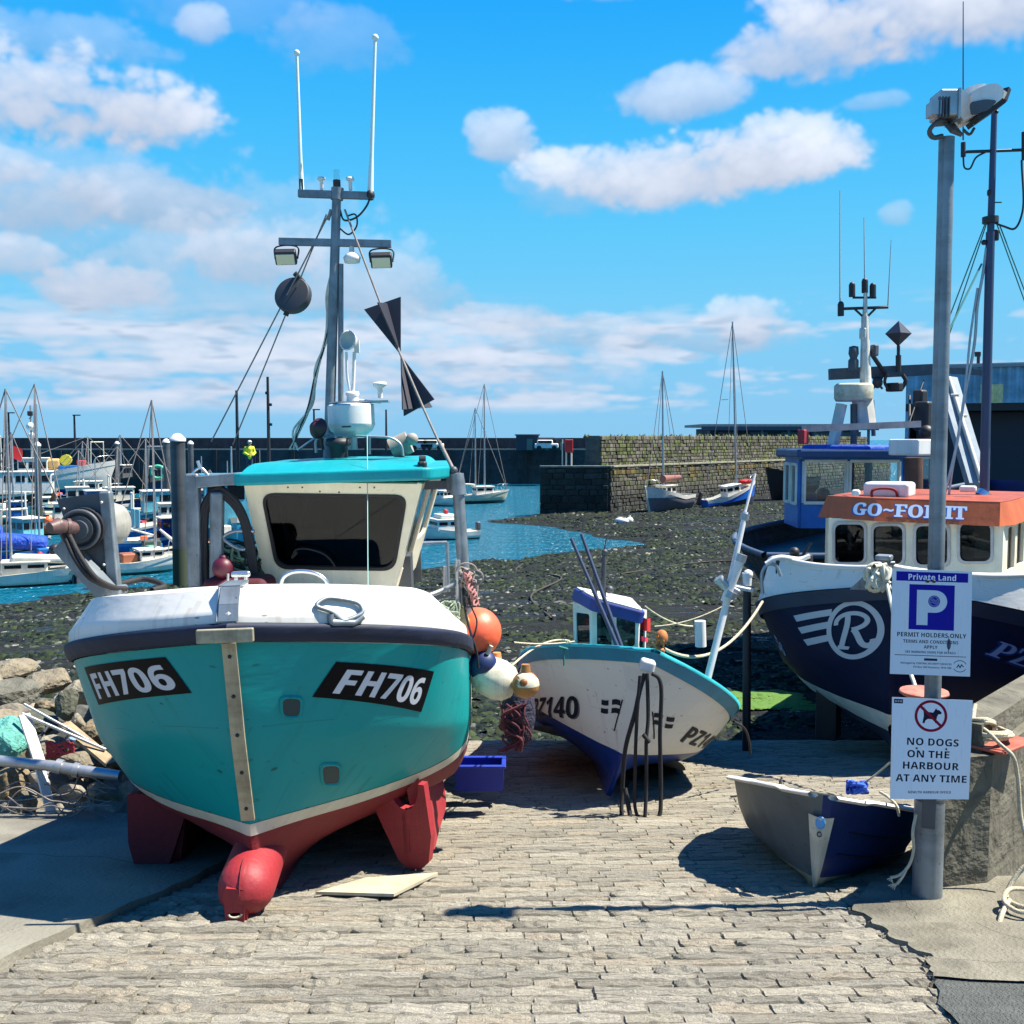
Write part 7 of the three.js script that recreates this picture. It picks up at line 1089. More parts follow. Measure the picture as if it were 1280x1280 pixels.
  const g = new THREE.InstancedMesh(boxUV(new THREE.ConeGeometry(0.16, 0.4, 5)), mat([0.07, 0.10, 0.025], 0.9), 420), o = new THREE.Object3D(); let r = rng(9);
  for (let k = 0; k < 420; k++) { const p = B.clone().addScaledVector(dir, 2.5 + r() * 50).add(V(-0.776, 0, -0.63).multiplyScalar(r() < 0.5 ? 2.2 + r() * 0.7 : 3.3 + r())), hiG = r() < 0.4; if (hiG) p.addScaledVector(V(-0.776, 0, -0.63), 0.6); o.position.set(p.x, (hiG && p.distanceTo(E) > 1 ? hi : top) + 0.02, p.z); o.rotation.set(r() - 0.5, r() * 6, r() - 0.5); o.scale.setScalar(0.4 + r() * 0.9); o.updateMatrix(); g.setMatrixAt(k, o.matrix); }
  g.name = 'pier_grass'; g.userData = { label: 'tufts of grass growing along the old stone pier', category: 'grass', kind: 'stuff' }; g.castShadow = g.receiveShadow = true; scene.add(g);
  { const p = P(711, 565, 81), t = thing('lifebuoy_cabinet', 'small red cabinet on posts at the old pier end', 'cabinet', V(p.x, top, -81)); part(t, 'cabinet', rbox(0.62, 1.0, 0.5, 0.05, 0, 1.6, 0), mat([0.5, 0.02, 0.02], 0.5)); part(t, 'post', bar(V(-0.2, 0, 0), V(-0.2, 1.2, 0), 0.07), M.offWhite); part(t, 'post', bar(V(0.2, 0, 0), V(0.2, 1.2, 0), 0.07), M.offWhite); part(t, 'post', bar(V(-0.5, 0, 0), V(-0.5, 2.1, 0), 0.05), M.offWhite); }
  // the market hall far behind the pier
  { const d = 145, x0 = P(866, 540, d).x, x1 = P(1075, 540, d).x, w = x1 - x0, t = thing('market_hall', 'long low market hall with a flat pale roof behind the pier', 'building', V((x0 + x1) / 2, -1, -d)), y = (py) => P(900, py, d).y + 1;
    part(t, 'roof', [box(w, 0.35, 14, 0, y(532.5), 0)], mat([0.36, 0.33, 0.28], 0.8, { map: T.dirty, k: 0.3 })); part(t, 'fascia', box(w + 0.2, 0.5, 0.2, 0, y(536), 7.1), mat([0.05, 0.06, 0.09], 0.7)); part(t, 'wall', box(w - 3, y(536), 10, 0, y(536) / 2, -1), mat([0.045, 0.05, 0.08], 0.8)); for (let k = 0; k < 7; k++) part(t, 'column', box(0.3, y(536), 0.3, -w / 2 + 1 + k * (w - 2) / 6, y(536) / 2, 6.4), mat([0.12, 0.13, 0.15], 0.7)); for (let k = 0; k < 5; k++) part(t, 'shutter', box(2.4, 1.8, 0.1, -w / 2 + 4 + k * 4.2, y(548) , 4.06), mat([0.10, 0.12, 0.16], 0.6)); }
  { const d = 128, a = P(805, 549, d), b = P(885, 545, d); const t = thing('low_shed', 'very low blue grey shed roof showing over the pier wall', 'building', V((a.x + b.x) / 2, 0, -d)); part(t, 'wall', box(b.x - a.x, 1.9, 4, 0, 0.9, 0), mat([0.05, 0.09, 0.14], 0.8)); part(t, 'roof', box(b.x - a.x + 0.4, 0.14, 4.4, 0, 1.9, 0), mat([0.12, 0.17, 0.22], 0.7)); }
  // the big shed on the right quay
  { const d = 58, t = thing('quay_shed', 'big shed with blue corrugated cladding above a dark opening', 'shed', V(34.5, -1.85, -59), -0.41), l = (px, py, dd = d) => t.worldToLocal(P(px, py, dd)), y0 = l(1240, 501).y, y1 = l(1240, 452).y, x0 = -11.5, x1 = 22, ribs = [];
    for (let x = x0; x < x1; x += 0.46) ribs.push(x);
    const clad = mat([0.24, 0.46, 0.60], 0.55, { map: T.rust, k: 0.25, metal: 0.1 });
    part(t, 'cladding_sheet', [grid(Math.round((x1 - x0) / 0.0575), 2, (u, v) => { const x = mixN(x0, x1, u); return [x, mixN(y0, y1, v), 0.11 + 0.08 * Math.sin(x / 0.46 * 6.283)]; })], clad);
    part(t, 'rooflight_panel', [grid(40, 1, (u, v) => { const x = mixN(l(1227, 480).x, l(1257, 480).x, u); return [x, mixN(y0 + 0.0, l(1240, 476).y, v), 0.13 + 0.08 * Math.sin(x / 0.46 * 6.283)]; })], mat([0.85, 0.76, 0.36], 0.6, { map: T.dirty, k: 1 }));
    part(t, 'roof', [box(x1 - x0 + 0.4, 0.2, 16, (x0 + x1) / 2, y1 + 0.08, -7.8), box(x1 - x0 + 0.3, 0.16, 0.3, (x0 + x1) / 2, y1 + 0.02, 0.12)], mat([0.25, 0.28, 0.3], 0.7)); part(t, 'back_wall', box(x1 - x0, y1, 0.2, (x0 + x1) / 2, y1 / 2, -15), M.steelDark); part(t, 'side_wall', box(0.2, y1, 15, x0 + 0.1, y1 / 2, -7.5), clad); part(t, 'side_wall', box(0.2, y1, 15, x1 - 0.1, y1 / 2, -7.5), clad);
    part(t, 'lintel', box(x1 - x0, 0.45, 0.3, (x0 + x1) / 2, y0 - 0.22, -0.1), M.black); part(t, 'floor', box(x1 - x0, 0.1, 15, (x0 + x1) / 2, 0.05, -7.5), mat([0.05, 0.05, 0.05], 0.9)); for (let k = 0; k < 4; k++) part(t, 'sliding_door', box(6.8, y0 - 0.5, 0.1, x0 + 4 + k * 7.4, (y0 - 0.5) / 2, -1.4), mat([0.022, 0.026, 0.04], 0.7));
    part(t, 'roof_vent', [bar(V(l(1224, 452).x, y1, -1), V(l(1224, 452).x, y1 + 0.8, -1), 0.1), rbox(0.35, 0.3, 0.3, 0.05, l(1223, 452).x, y1 + 0.8, -1)], M.black);
  }
}

// ---------------------------------------------------------------- boats afloat and aground, each with its hull, cabin and rig
function smallBoat(name, label, px, wl, turn, o) {
  const d = (EYE - (o.y ?? WATER)) * FPX / (wl - 548), mid = P(px, wl, d), dir = V(Math.sin(turn), 0, Math.cos(turn)), L = o.L, B = o.B ?? L * 0.34, F = o.free ?? L * 0.16;
  const t = thing(name, label, o.cat ?? 'boat', V(mid.x, o.y ?? WATER, -d).addScaledVector(dir, L / 2), turn, o.group);
  if (o.roll) { t.rotation.order = 'YXZ'; t.rotation.z = o.roll; }
  if (o.pitch) { t.rotation.order = 'YXZ'; t.rotation.x = o.pitch; }
  t.updateMatrixWorld(true);
  const kd = o.keelDepth ?? 0.35;
  const H = Hull({ L, stem: (v) => mixN(0.12 * L, -0.02 * L, Math.pow(v, 0.8)), keel: () => -kd, sheer: (s) => F * (1.25 - 0.5 * Math.min(1, s / L * 1.4) + 0.2 * Math.max(0, s / L - 0.6)), half: (v, k, s) => { const b = B / 2 * curve([[0, 0.1], [0.3, 0.6], [0.6, 0.92], [1, 1]], v); return 0.02 + b * (1 - Math.pow(1 - clamp(k / (L * 0.55), 0, 1), 2.3)) * (1 - (o.taper ?? 0.2) * sstep(s, L * 0.55, L)); } });
  const wlv = H.level(o.boot ?? 0.08), st = H.level((s) => H.sheer(s) - F * 0.16), b = { nu: 26, nv: 6 };
  part(t, 'hull', [...H.band(wlv, st, b), H.transom()], o.hull, true); part(t, 'bottom', H.band(0, wlv, b), o.bottom ?? M.black, true); part(t, 'sheer_strake', H.band(st, 1, { ...b, nv: 2, off: 0.03 }), o.strake ?? M.navyStrake, true);
  part(t, 'deck', H.deck((s) => H.sheer(s) - F * (o.deckDrop ?? 0.1), 0, L * 0.98, 0.05, 0.03), o.deck ?? M.pale, true);
  const sh = (s) => H.sheer(s * L), box_ = (s0, s1, w, y0, y1, m, nm, r = 0.06) => part(t, nm, rbox(B * w, y1 - y0, (s1 - s0) * L, r, 0, (y0 + y1) / 2, -(s0 + s1) / 2 * L), m);
  for (const c of o.cabins ?? []) {                                     // [from, to (shares of the length), width share, height, material, roof material]
    const y0 = sh(c[0]) - F * 0.3, y1 = sh(c[0]) + c[3], w = box_(c[0], c[1], c[2], y0, y1, c[4], 'cabin'), n = Math.max(2, Math.round((c[1] - c[0]) * L / 0.9)), wy = y1 - (y1 - y0) * 0.3, wh = (y1 - y0) * 0.28;
    for (const s of [-1, 1]) for (let k = 0; k < n; k++) part(w, 'window', rbox(0.03, wh, (c[1] - c[0]) * L / n * 0.72, 0.01, s * (B * c[2] / 2 + 0.006), wy, -(c[0] + (c[1] - c[0]) * (k + 0.5) / n) * L), M.darkGlass);
    for (const k of [-1, 0, 1]) part(w, 'window', rbox(B * c[2] * 0.27, wh, 0.03, 0.01, k * B * c[2] * 0.31, wy, -c[0] * L + 0.006), M.darkGlass);
    for (const k of [-1, 1]) part(w, 'window', rbox(B * c[2] * 0.35, wh, 0.03, 0.01, k * B * c[2] * 0.22, wy, -c[1] * L - 0.006), M.darkGlass);
    part(w, 'roof', rbox(B * c[2] + 0.16, 0.08, (c[1] - c[0]) * L + 0.2, 0.03, 0, y1 + 0.03, -(c[0] + c[1]) / 2 * L), c[5] ?? c[4]);
  }
  for (const m of o.masts ?? []) {                                      // [place, height, radius, boom length, stays, lean]
    const z = -m[0] * L, y0 = sh(m[0]), top = V(m[5] ?? 0, m[1], z - (m[6] ?? 0)), ma = part(t, 'mast', bar(V(0, y0 - 0.2, z), top, m[2], m[2] * 0.7, 8), o.mastM ?? M.alu);
    if (m[3]) part(ma, 'boom', bar(V(0, y0 + 0.9, z), V(m[7] ?? 0, y0 + 1.0 + (m[8] ?? 0), z - m[3]), m[2] * 0.8), M.offWhite);
    if (m[3] && o.cover) part(ma, 'sail_cover', bar(V(0, y0 + 1.0, z + 0.1), V(m[7] ?? 0, y0 + 1.08 + (m[8] ?? 0), z - m[3]), m[2] * 3.4, m[2] * 2.2, 10), o.cover);
    if (m[4]) part(ma, 'stay', [bar(top, V(0, sh(0), -0.1), 0.025), bar(top, V(0, sh(0.97), -L * 0.97), 0.025), ...[-1, 1].map((s) => bar(top, V(s * B * 0.48, sh(m[0] + 0.05), z - 0.3), 0.02))], M.ropeGrey);
    if (m[4] > 1) part(ma, 'spreader', bar(V(-0.5, m[1] * 0.6, z), V(0.5, m[1] * 0.6, z), 0.025), M.alu);
  }
  if (o.rail) part(t, 'pulpit', [tube([V(-B * 0.3, sh(0.1) - 0.05, -0.16 * L), V(-B * 0.28, sh(0.1) + 0.5, -0.14 * L), V(0, sh(0) + 0.5, 0.0), V(B * 0.28, sh(0.1) + 0.5, -0.14 * L), V(B * 0.3, sh(0.1) - 0.05, -0.16 * L)], 0.025, 30)], M.chrome);
  if (o.gantry) { const s = o.gantry[0], h = o.gantry[1], m = o.gantry[2] ?? M.offWhite; part(t, 'gantry', [bar(V(-B * 0.4, sh(s), -s * L), V(-B * 0.36, h, -s * L), 0.06), bar(V(B * 0.4, sh(s), -s * L), V(B * 0.36, h, -s * L), 0.06), bar(V(-B * 0.38, h, -s * L), V(B * 0.38, h, -s * L), 0.07)], m); }
  if (o.gear) { const r = rng(o.seed ?? 4), cols = o.gear; for (let k = 0; k < (o.gearN ?? 5); k++) { const s = 0.45 + r() * 0.5, w = 0.2 + r() * 0.35, y = sh(s) - F * 0.1; part(t, 'deck_gear', r() < 0.5 ? rbox(w, w * 0.7, w, 0.05, (r() - 0.5) * B * 0.6, y + w * 0.3, -s * L, 0, r() * 3) : ball(w * 0.5, (r() - 0.5) * B * 0.6, y + w * 0.4, -s * L), cols[k % cols.length]); } }
  o.extra?.(t, H, sh);
  return t;
}
{
  const g = 'boats moored in the marina', O = mat([0.7, 0.12, 0.03], 0.5), Rm = mat([0.45, 0.015, 0.02], 0.6), Gn = mat([0.03, 0.35, 0.2], 0.6), Tq = gloss([0.015, 0.27, 0.34], T.dirty, 0.5, 0.3), Lt = gloss([0.12, 0.42, 0.52], T.dirty, 0.5, 0.2), W = M.offWhite, gear = [O, M.midBlue, Rm, M.black, Gn, W, Lt];
  smallBoat('sailing_yacht', 'small white sailing yacht with a green waterline behind the hauler', 181, 716, 2.15, { L: 3.6, B: 1.9, free: 0.72, boot: 0.12, bottom: mat([0.02, 0.16, 0.13], 0.6), hull: M.white, strake: M.white, cabins: [[0.3, 0.58, 0.55, 0.26, M.white]], masts: [[0.36, 7.7, 0.06, 2.1, 2, -0.3, 0.1, -1.0, 0.6]], rail: 1, extra: (t, H, sh) => { part(t, 'cockpit', rbox(0.8, 0.5, 0.7, 0.08, 0, sh(0.7) + 0.1, -2.5), mat([0.3, 0.1, 0.05], 0.7)); part(t, 'horseshoe_buoy', new THREE.TorusGeometry(0.22, 0.07, 8, 18, 4.4).translate(-0.4, sh(0.9) + 0.25, -3.4), M.black); part(t, 'furled_sail', bar(V(0, sh(0.1) + 0.3, -0.3), V(-0.02, 1.9, -1.1), 0.1, 0.05), W); } });
  smallBoat('sailing_yacht', 'low white yacht nearest the shore at the photo edge', 26, 732, 1.9, { L: 5.4, B: 1.9, free: 0.62, hull: M.white, bottom: M.steelDark, strake: M.white, cabins: [[0.3, 0.62, 0.55, 0.3, M.offWhite]], masts: [[0.56, 8, 0.06, 0, 2]], extra: (t, H, sh) => { part(t, 'boat_cover', [rbox(1.0, 0.28, 2.2, 0.12, 0, sh(0.3) + 0.42, -1.9, 0.06)], W); } });
  smallBoat('fishing_boat', 'boat under a bright blue cover behind the low white yacht', 22, 705, 1.9, { L: 5, B: 1.8, free: 0.7, hull: M.blueCloth, strake: M.midBlue, masts: [[0.3, 8.6, 0.05, 0, 1]], extra: (t, H, sh) => { part(t, 'boat_cover', [rbox(1.5, 0.7, 2.9, 0.3, 0, sh(0.4) + 0.4, -2.6, 0.1), rbox(1.0, 0.9, 1.0, 0.3, 0, sh(0.4) + 0.8, -3.6)], M.blueCloth); } });
  smallBoat('fishing_boat', 'turquoise open boat with a red lifebuoy behind the blue cover', 72, 706, 2.0, { L: 3.6, B: 1.6, free: 0.7, hull: Tq, strake: W, gear, gearN: 4, seed: 8, extra: (t, H, sh) => part(t, 'lifebuoy', new THREE.TorusGeometry(0.24, 0.08, 8, 18).translate(-0.2, sh(0.5) + 0.5, -1.4), mat([0.6, 0.1, 0.06], 0.5)) });
  smallBoat('fishing_boat', 'teal boat with a white framed wheelhouse left of the pile', 32, 690, 0.9, { L: 4.6, B: 1.9, free: 0.8, hull: Tq, strake: W, cabins: [[0.3, 0.6, 0.6, 0.95, Lt, W]], gear, gearN: 4, seed: 6, gantry: [0.75, 2.2], masts: [[0.55, 4.2, 0.04, 0, 0]] });
  smallBoat('trawler', 'big white trawler with blue lower hull and orange gear', 62, 622, 1.92, { L: 12.5, B: 4.6, free: 3.0, hull: M.white, boot: 0.9, bottom: M.blue, strake: M.white, cabins: [[0.5, 0.72, 0.6, 1.3, M.white, W]], masts: [[0.62, 9.3, 0.12, 0, 0], [0.2, 6.2, 0.08, 0, 1]], rail: 1, gantry: [0.86, 6.2], extra: (t, H, sh) => { const y = sh(0.4); part(t, 'life_raft', [bar(V(-0.7, y + 0.9, -4.6), V(0.7, y + 0.9, -4.6), 0.55, 0.55, 16)], M.yellow); part(t, 'net_drum', rbox(1.6, 1.1, 1.4, 0.3, 0, y + 0.5, -5.8), mat([0.45, 0.3, 0.12], 0.8)); part(t, 'deck_bin', rbox(1.2, 0.9, 0.9, 0.1, 0.3, y + 0.4, -3.2), Rm); part(t, 'deck_bin', rbox(1.8, 0.5, 2.0, 0.1, 0, y + 0.1, -4.3), M.midBlue); part(t, 'radome', ball(0.4, 0, 7.2, -7.8), M.plastic); part(t, 'radome', ball(0.32, 0.8, 6.3, -7.8), M.plastic); part(t, 'mast_gear', [bar(V(-0.9, 8, -7.8), V(0.9, 8, -7.8), 0.06), rbox(0.5, 0.5, 0.5, 0.1, 0, 8.5, -7.8)], M.black); part(t, 'bow_line', Array.from({ length: 4 }, (_, k) => bar(V(1.9, y - 0.3, -2 - k * 0.8), V(1.95, y - 1.6, -1.8 - k * 0.8), 0.04)), M.black); } });
  smallBoat('workboat', 'boxy white workboat with dark vents at the photo edge', 18, 634, 1.9, { L: 7, B: 3, free: 1.3, hull: M.brown, strake: W, cabins: [[0.05, 0.75, 0.9, 1.5, M.white]], masts: [[0.5, 6, 0.06, 0, 0]], extra: (t, H, sh) => { part(t, 'ensign', grid(6, 4, (u, v) => [0.1, 5.6 - v * 1.1 - u * 0.5, -4 + u * 1.2 + 0.1 * Math.sin(v * 4)]), M.redCloth); } });
  smallBoat('fishing_boat', 'turquoise and white wheelhouse boat behind the small yacht', 178, 655, 2.0, { L: 7, B: 2.8, free: 1.0, hull: Tq, strake: W, cabins: [[0.22, 0.5, 0.7, 1.2, Lt, W]], gear, gearN: 7, seed: 3, gantry: [0.8, 3.4], masts: [[0.45, 6.0, 0.06, 0, 1]] });
  smallBoat('fishing_boat', 'blue boat with two pale covered panels behind the hauler drum', 163, 676, 2.2, { L: 5, B: 2.2, free: 0.9, hull: M.midBlue, strake: W, gear, gearN: 6, seed: 12, extra: (t, H, sh) => { part(t, 'pale_cover', rbox(0.7, 1.1, 0.1, 0.04, -0.5, sh(0.5) + 0.5, -2.2), Lt); part(t, 'pale_cover', rbox(0.7, 1.1, 0.1, 0.04, 0.4, sh(0.5) + 0.5, -2.2), Lt); } });
  smallBoat('fishing_boat', 'blue hulled boat with a red buoy on its rail by the pile', 200, 690, 2.1, { L: 5, B: 2.1, free: 0.95, hull: M.midBlue, strake: W, cabins: [[0.3, 0.5, 0.6, 0.8, M.blue, W]], gear, gearN: 5, seed: 21, extra: (t, H, sh) => part(t, 'red_buoy', ball(0.28, 0.3, sh(0.4) + 1.5, -1.0), mat([0.75, 0.05, 0.05], 0.5)) });
  smallBoat('trawler', 'dark trawler with brown gear and gantry below the breakwater', 152, 616, 1.4, { L: 8, B: 3.4, free: 1.7, hull: M.black, strake: M.brown, cabins: [[0.4, 0.6, 0.6, 1.4, M.steelDark, W]], gear: [M.brown, O, M.black, M.yellow], gearN: 8, seed: 31, gantry: [0.85, 5.6, M.pale], masts: [[0.5, 6.4, 0.1, 0, 1]] });
  smallBoat('trawler', 'dark blue trawler with a green net ring near the tall pile', 203, 622, 0.3, { L: 8, B: 3.2, free: 1.5, hull: M.navyHull, strake: M.black, cabins: [[0.3, 0.55, 0.7, 1.6, M.steelDark, W]], gear: [Gn, M.black, M.brown], gearN: 5, seed: 14, gantry: [0.15, 5.2, M.alu], extra: (t) => part(t, 'net_ring', new THREE.TorusGeometry(0.6, 0.16, 8, 20).translate(-0.3, 2.7, -0.6), Gn) });
  smallBoat('fishing_boat', 'light blue shelter deck boat carrying the person in yellow', 288, 690, 0.35, { L: 8, B: 3.4, free: 1.7, hull: M.skyBlue, strake: W, cabins: [[0.02, 0.6, 0.9, 1.98, Lt, M.skyBlue]], gear, gearN: 8, seed: 51, masts: [[0.3, 5.6, 0.06, 0, 0]] });
  smallBoat('fishing_boat', 'blue and white boat with white boxes under the teal gantry', 258, 702, 0.6, { L: 4.4, B: 2.1, free: 0.9, hull: M.skyBlue, strake: W, gear: [W, M.midBlue, W, mat([0.5, 0.25, 0.1], 0.6), Lt, M.blue], gearN: 10, seed: 61, gantry: [0.5, 2.4], extra: (t, H, sh) => part(t, 'white_box', rbox(0.6, 0.45, 0.5, 0.08, 0.6, sh(0.4) + 0.7, -1.3), W) });
  smallBoat('sailing_yacht', 'two masted yacht moored below the breakwater', 600, 629, 1.95, { L: 5.6, B: 2.2, free: 1.0, hull: M.pale, boot: 0.3, bottom: M.steelDark, strake: W, cabins: [[0.3, 0.6, 0.55, 0.5, M.white]], masts: [[0.42, 11, 0.08, 0, 2], [0.58, 8.8, 0.08, 1.6, 1]], rail: 1, extra: (t, H, sh) => part(t, 'rail_frame', [bar(V(-0.8, sh(0.9), -4.9), V(-0.8, sh(0.9) + 1.3, -4.9), 0.05), bar(V(0.8, sh(0.9), -4.9), V(0.8, sh(0.9) + 1.3, -4.9), 0.05), bar(V(-0.8, sh(0.9) + 1.3, -4.9), V(0.8, sh(0.9) + 1.3, -4.9), 0.05), bar(V(-0.8, sh(0.9) + 0.8, -4.9), V(0.8, sh(0.9) + 0.8, -4.9), 0.05)], W) });
  smallBoat('motor_cruiser', 'white motor cruiser with an outboard right of the teal wheelhouse', 562, 674, -1.15, { L: 3.4, B: 1.9, free: 0.62, hull: M.white, strake: M.white, bottom: M.black, cabins: [[0.2, 0.62, 0.8, 0.5, M.white]], extra: (t, H, sh) => { part(t, 'flybridge', rbox(1.3, 0.28, 1.0, 0.08, 0, sh(0.3) + 0.74, -1.4), M.white); part(t, 'outboard_motor', [rbox(0.3, 0.5, 0.3, 0.1, 0.1, 0.75, -3.5), bar(V(0.1, 0.6, -3.5), V(0.1, -0.1, -3.5), 0.09)], M.steelDark); part(t, 'person_seat', [rbox(0.2, 0.3, 0.2, 0.05, -0.2, sh(0.3) + 1.0, -1.5), rbox(0.2, 0.25, 0.2, 0.05, 0.25, sh(0.3) + 1.0, -1.4)], Rm); } });
  smallBoat('motor_cruiser', 'white cruiser with a dark blue canopy by the gallows post', 552, 632, 0.9, { L: 4.4, B: 2, free: 0.7, hull: M.white, strake: W, cabins: [[0.3, 0.5, 0.7, 0.6, M.white]], extra: (t, H, sh) => part(t, 'canopy', rbox(1.5, 0.7, 1.4, 0.2, 0, sh(0.6) + 0.6, -2.9), M.blueCloth) });
  smallBoat('sailing_yacht', 'grey hulled yacht with one mast dried out beside the old pier', 833, 641, -0.75, { y: -4.05, L: 5.4, B: 2.2, free: 1.7, keelDepth: 0.2, boot: 1.25, hull: M.white, bottom: mat([0.12, 0.12, 0.15], 0.7, { map: T.dirty, k: 0.6 }), strake: M.white, cabins: [[0.35, 0.6, 0.5, 0.4, M.offWhite]], masts: [[0.42, 10.9, 0.09, 2.2, 1, -0.2]], cover: mat([0.2, 0.08, 0.07], 0.8), rail: 1, extra: (t, H) => part(t, 'stem_band', Array.from({ length: 6 }, (_, i) => { const a = H.pt(i / 6, H.stem(i / 6), 1), b = H.pt((i + 1) / 6, H.stem((i + 1) / 6), 1); a.x = b.x = 0; return beam(a, b, 0.12, 0.14); }), M.offWhite) });
  smallBoat('sailing_yacht', 'bright blue yacht leaning bow up against the old pier', 914, 634, 1.9, { y: -3.9, L: 4.9, B: 2.0, free: 1.75, keelDepth: 0.3, boot: 0.95, hull: gloss([0.008, 0.12, 0.55], T.dirty, 0.5, 0.4), bottom: mat([0.02, 0.025, 0.05], 0.7), strake: M.white, pitch: -0.16, cabins: [[0.34, 0.6, 0.55, 0.4, M.white]], masts: [[0.36, 15.2, 0.09, 0, 2, 0, -1.6]], rail: 1, extra: (t, H, sh) => { part(t, 'red_cover', rbox(0.9, 0.3, 0.8, 0.12, 0, sh(0.2) + 0.3, -0.8), M.redCloth); part(t, 'black_outboard', rbox(0.3, 1.1, 0.3, 0.1, 0.3, sh(1) + 0.1, -5, 0.5), M.black); } });
  smallBoat('workboat', 'black hulled boat half hidden behind the blue trawler', 985, 622, -0.9, { y: -3.6, L: 6, B: 3, free: 2.2, keelDepth: 0.2, hull: M.black, strake: M.black, deck: M.steelDark });
  const more = [
    ['open boat with a pale blue cuddy just left of the thick pile', 196, 668, 2.0, 4.4, Lt, W, 5.2], ['white hulled punt under the tall masts at the left edge', 10, 668, 1.9, 4.6, W, M.midBlue, 7.8], ['cream crabber with a blue wheelhouse beyond the hauler plate', 112, 652, 2.1, 6, M.offWhite, M.midBlue, 5.5],
    ['dark blue crabber with white wheelhouse beside the capped far pile', 140, 640, 2.0, 6.5, M.navyHull, W, 6.5], ['turquoise crabber behind the two hose arcs', 278, 668, 2.2, 5, Tq, W, 5.6], ['white boat with orange boxes showing between the gantry legs', 256, 672, 2.0, 4.6, W, Lt, 5.0], ['red hulled punt moored beyond the thick pile', 246, 655, 1.8, 5, Rm, W, 5.8],
    ['blue day boat low in the water behind the white yacht bow', 214, 704, 2.1, 3.6, M.skyBlue, W, 0], ['white sloop with a tall mast beyond the workboat', 40, 646, 1.95, 7, W, W, 10.5], ['grey workboat under the far breakwater near the lamp post', 96, 630, 1.8, 8, M.alu, W, 7], ['pale blue crabber at the foot of the breakwater behind the roof', 318, 628, 1.9, 7, Lt, W, 6],
    ['green hulled crabber in front of the white trawler', 92, 645, 2.0, 6, Gn, W, 6.2], ['orange topped safety boat near the teal wheelhouse boat', 64, 668, 2.0, 4.4, O, W, 3.6],
  ];
  more.forEach(([label, px, wl, turn, L, hm, cm, mh], i) => smallBoat(i === 8 ? 'sailing_yacht' : 'fishing_boat', label, px, wl, turn, { L, B: L * 0.38, free: 0.75 + L * 0.04, hull: hm, strake: i % 2 ? M.navyStrake : W, cabins: i === 7 ? [] : [[0.24 + 0.04 * (i % 3), 0.46 + 0.04 * (i % 4), 0.64, i === 8 ? 0.4 : 0.9 + 0.15 * (i % 3), cm, W]], gear, gearN: 8, seed: 100 + i * 7, gantry: i % 3 === 0 ? [0.82, 2.6] : undefined, masts: mh ? [[0.42, mh * 0.82, 0.05, i === 8 ? 2.5 : 0, i % 2]] : [], rail: i % 2, extra: (t, H, sh) => { if (i % 2) part(t, 'fender', [ball(0.16, L * 0.19, 0.35, -L * 0.5, 1, 1.3, 1, 12, 8)], i % 4 === 1 ? O : W); if (i % 3 === 1) part(t, 'pot_stack', rbox(L * 0.2, 0.5, 0.8, 0.08, 0, sh(0.75) + 0.2, -L * 0.75), mat([0.05, 0.07, 0.06], 0.9)); } }));
  // mooring chains over the mud
  const chain = (label, pts) => lone('mooring_chain', label, 'chain', tube(pts.map(([x, d]) => V(x, beachY(x, d) + 0.05, -d)), 0.035, 80, 5), mat([0.035, 0.03, 0.025], 0.9));
  chain('rusty mooring chain snaking over the mud behind the small white cabin', [[-1.5, 19], [0.4, 20.5], [2.2, 20], [4, 22.5], [6.5, 22]]); chain('rusty mooring chain from the mud towards the water edge', [[1, 26], [0.6, 32], [1.8, 38], [0.2, 44], [0.5, 48]]); chain('mooring chain lying along the mud before the old pier', [[4, 38], [7.5, 41], [11, 40], [15, 46]]);
  // mooring piles with white caps
  const pile = (px, py, wl, r, label) => { const d = (EYE - WATER) * FPX / (wl - 548), p = P(px, wl, d), top = P(px, py, d).y - WATER, t = thing('mooring_pile', label, 'pile', V(p.x, WATER - 0.6, -d)); part(t, 'shaft', bar(V(0, 0, 0), V(0, top + 0.6, 0), r, r, 20), mat([0.085, 0.095, 0.105], 0.5, { map: T.rust, k: 0.4, metal: 0.3 })); part(t, 'cap', lathe([[0.001, 0.42 * r + 0.12], [r * 0.5, 0.36 * r + 0.1], [r * 1.12, 0.02], [r * 1.12, -0.08]], 20).translate(0, top + 0.6, 0), M.plastic); part(t, 'weed_band', bar(V(0, 0.5, 0), V(0, 2.2, 0), r * 1.015, r * 1.01, 20), mat([0.03, 0.045, 0.025], 0.9)); };
  pile(226, 549, 736, 0.29, 'thick mooring pile with white cap, nearest to the teal boat'); pile(240, 554, 640, 0.22, 'thin capped pile just right of the thick pile'); pile(210, 552, 650, 0.26, 'dark pile left of the thick capped pile'); pile(148, 554, 622, 0.22, 'far capped pile near the dark trawler'); pile(50, 556, 668, 0.2, 'capped pile in front of the white trawler');
  // pontoons
  const pont = (px0, px1, wl, label) => { const d = (EYE - WATER) * FPX / (wl - 548), a = P(px0, wl, d), b = P(px1, wl, d), t = thing('pontoon', label, 'pontoon', V((a.x + b.x) / 2, WATER, -d)); part(t, 'deck', rbox(b.x - a.x, 0.2, 1.6, 0.03, 0, 0.5, 0), M.pale); for (let k = 0; k < 4; k++) part(t, 'float', rbox((b.x - a.x) / 6, 0.5, 1.3, 0.06, (b.x - a.x) * (k - 1.5) / 4, 0.2, 0), M.steelDark); };
  pont(0, 60, 656, 'pale floating pontoon at the left edge of the marina'); pont(110, 330, 645, 'long floating pontoon crossing behind the moored boats'); pont(88, 106, 728, 'short pontoon end beside the low white yacht');
  for (const [px, py, d, label, s] of [[612, 676, 62, '', 0]]) void [px, py, d, label, s];
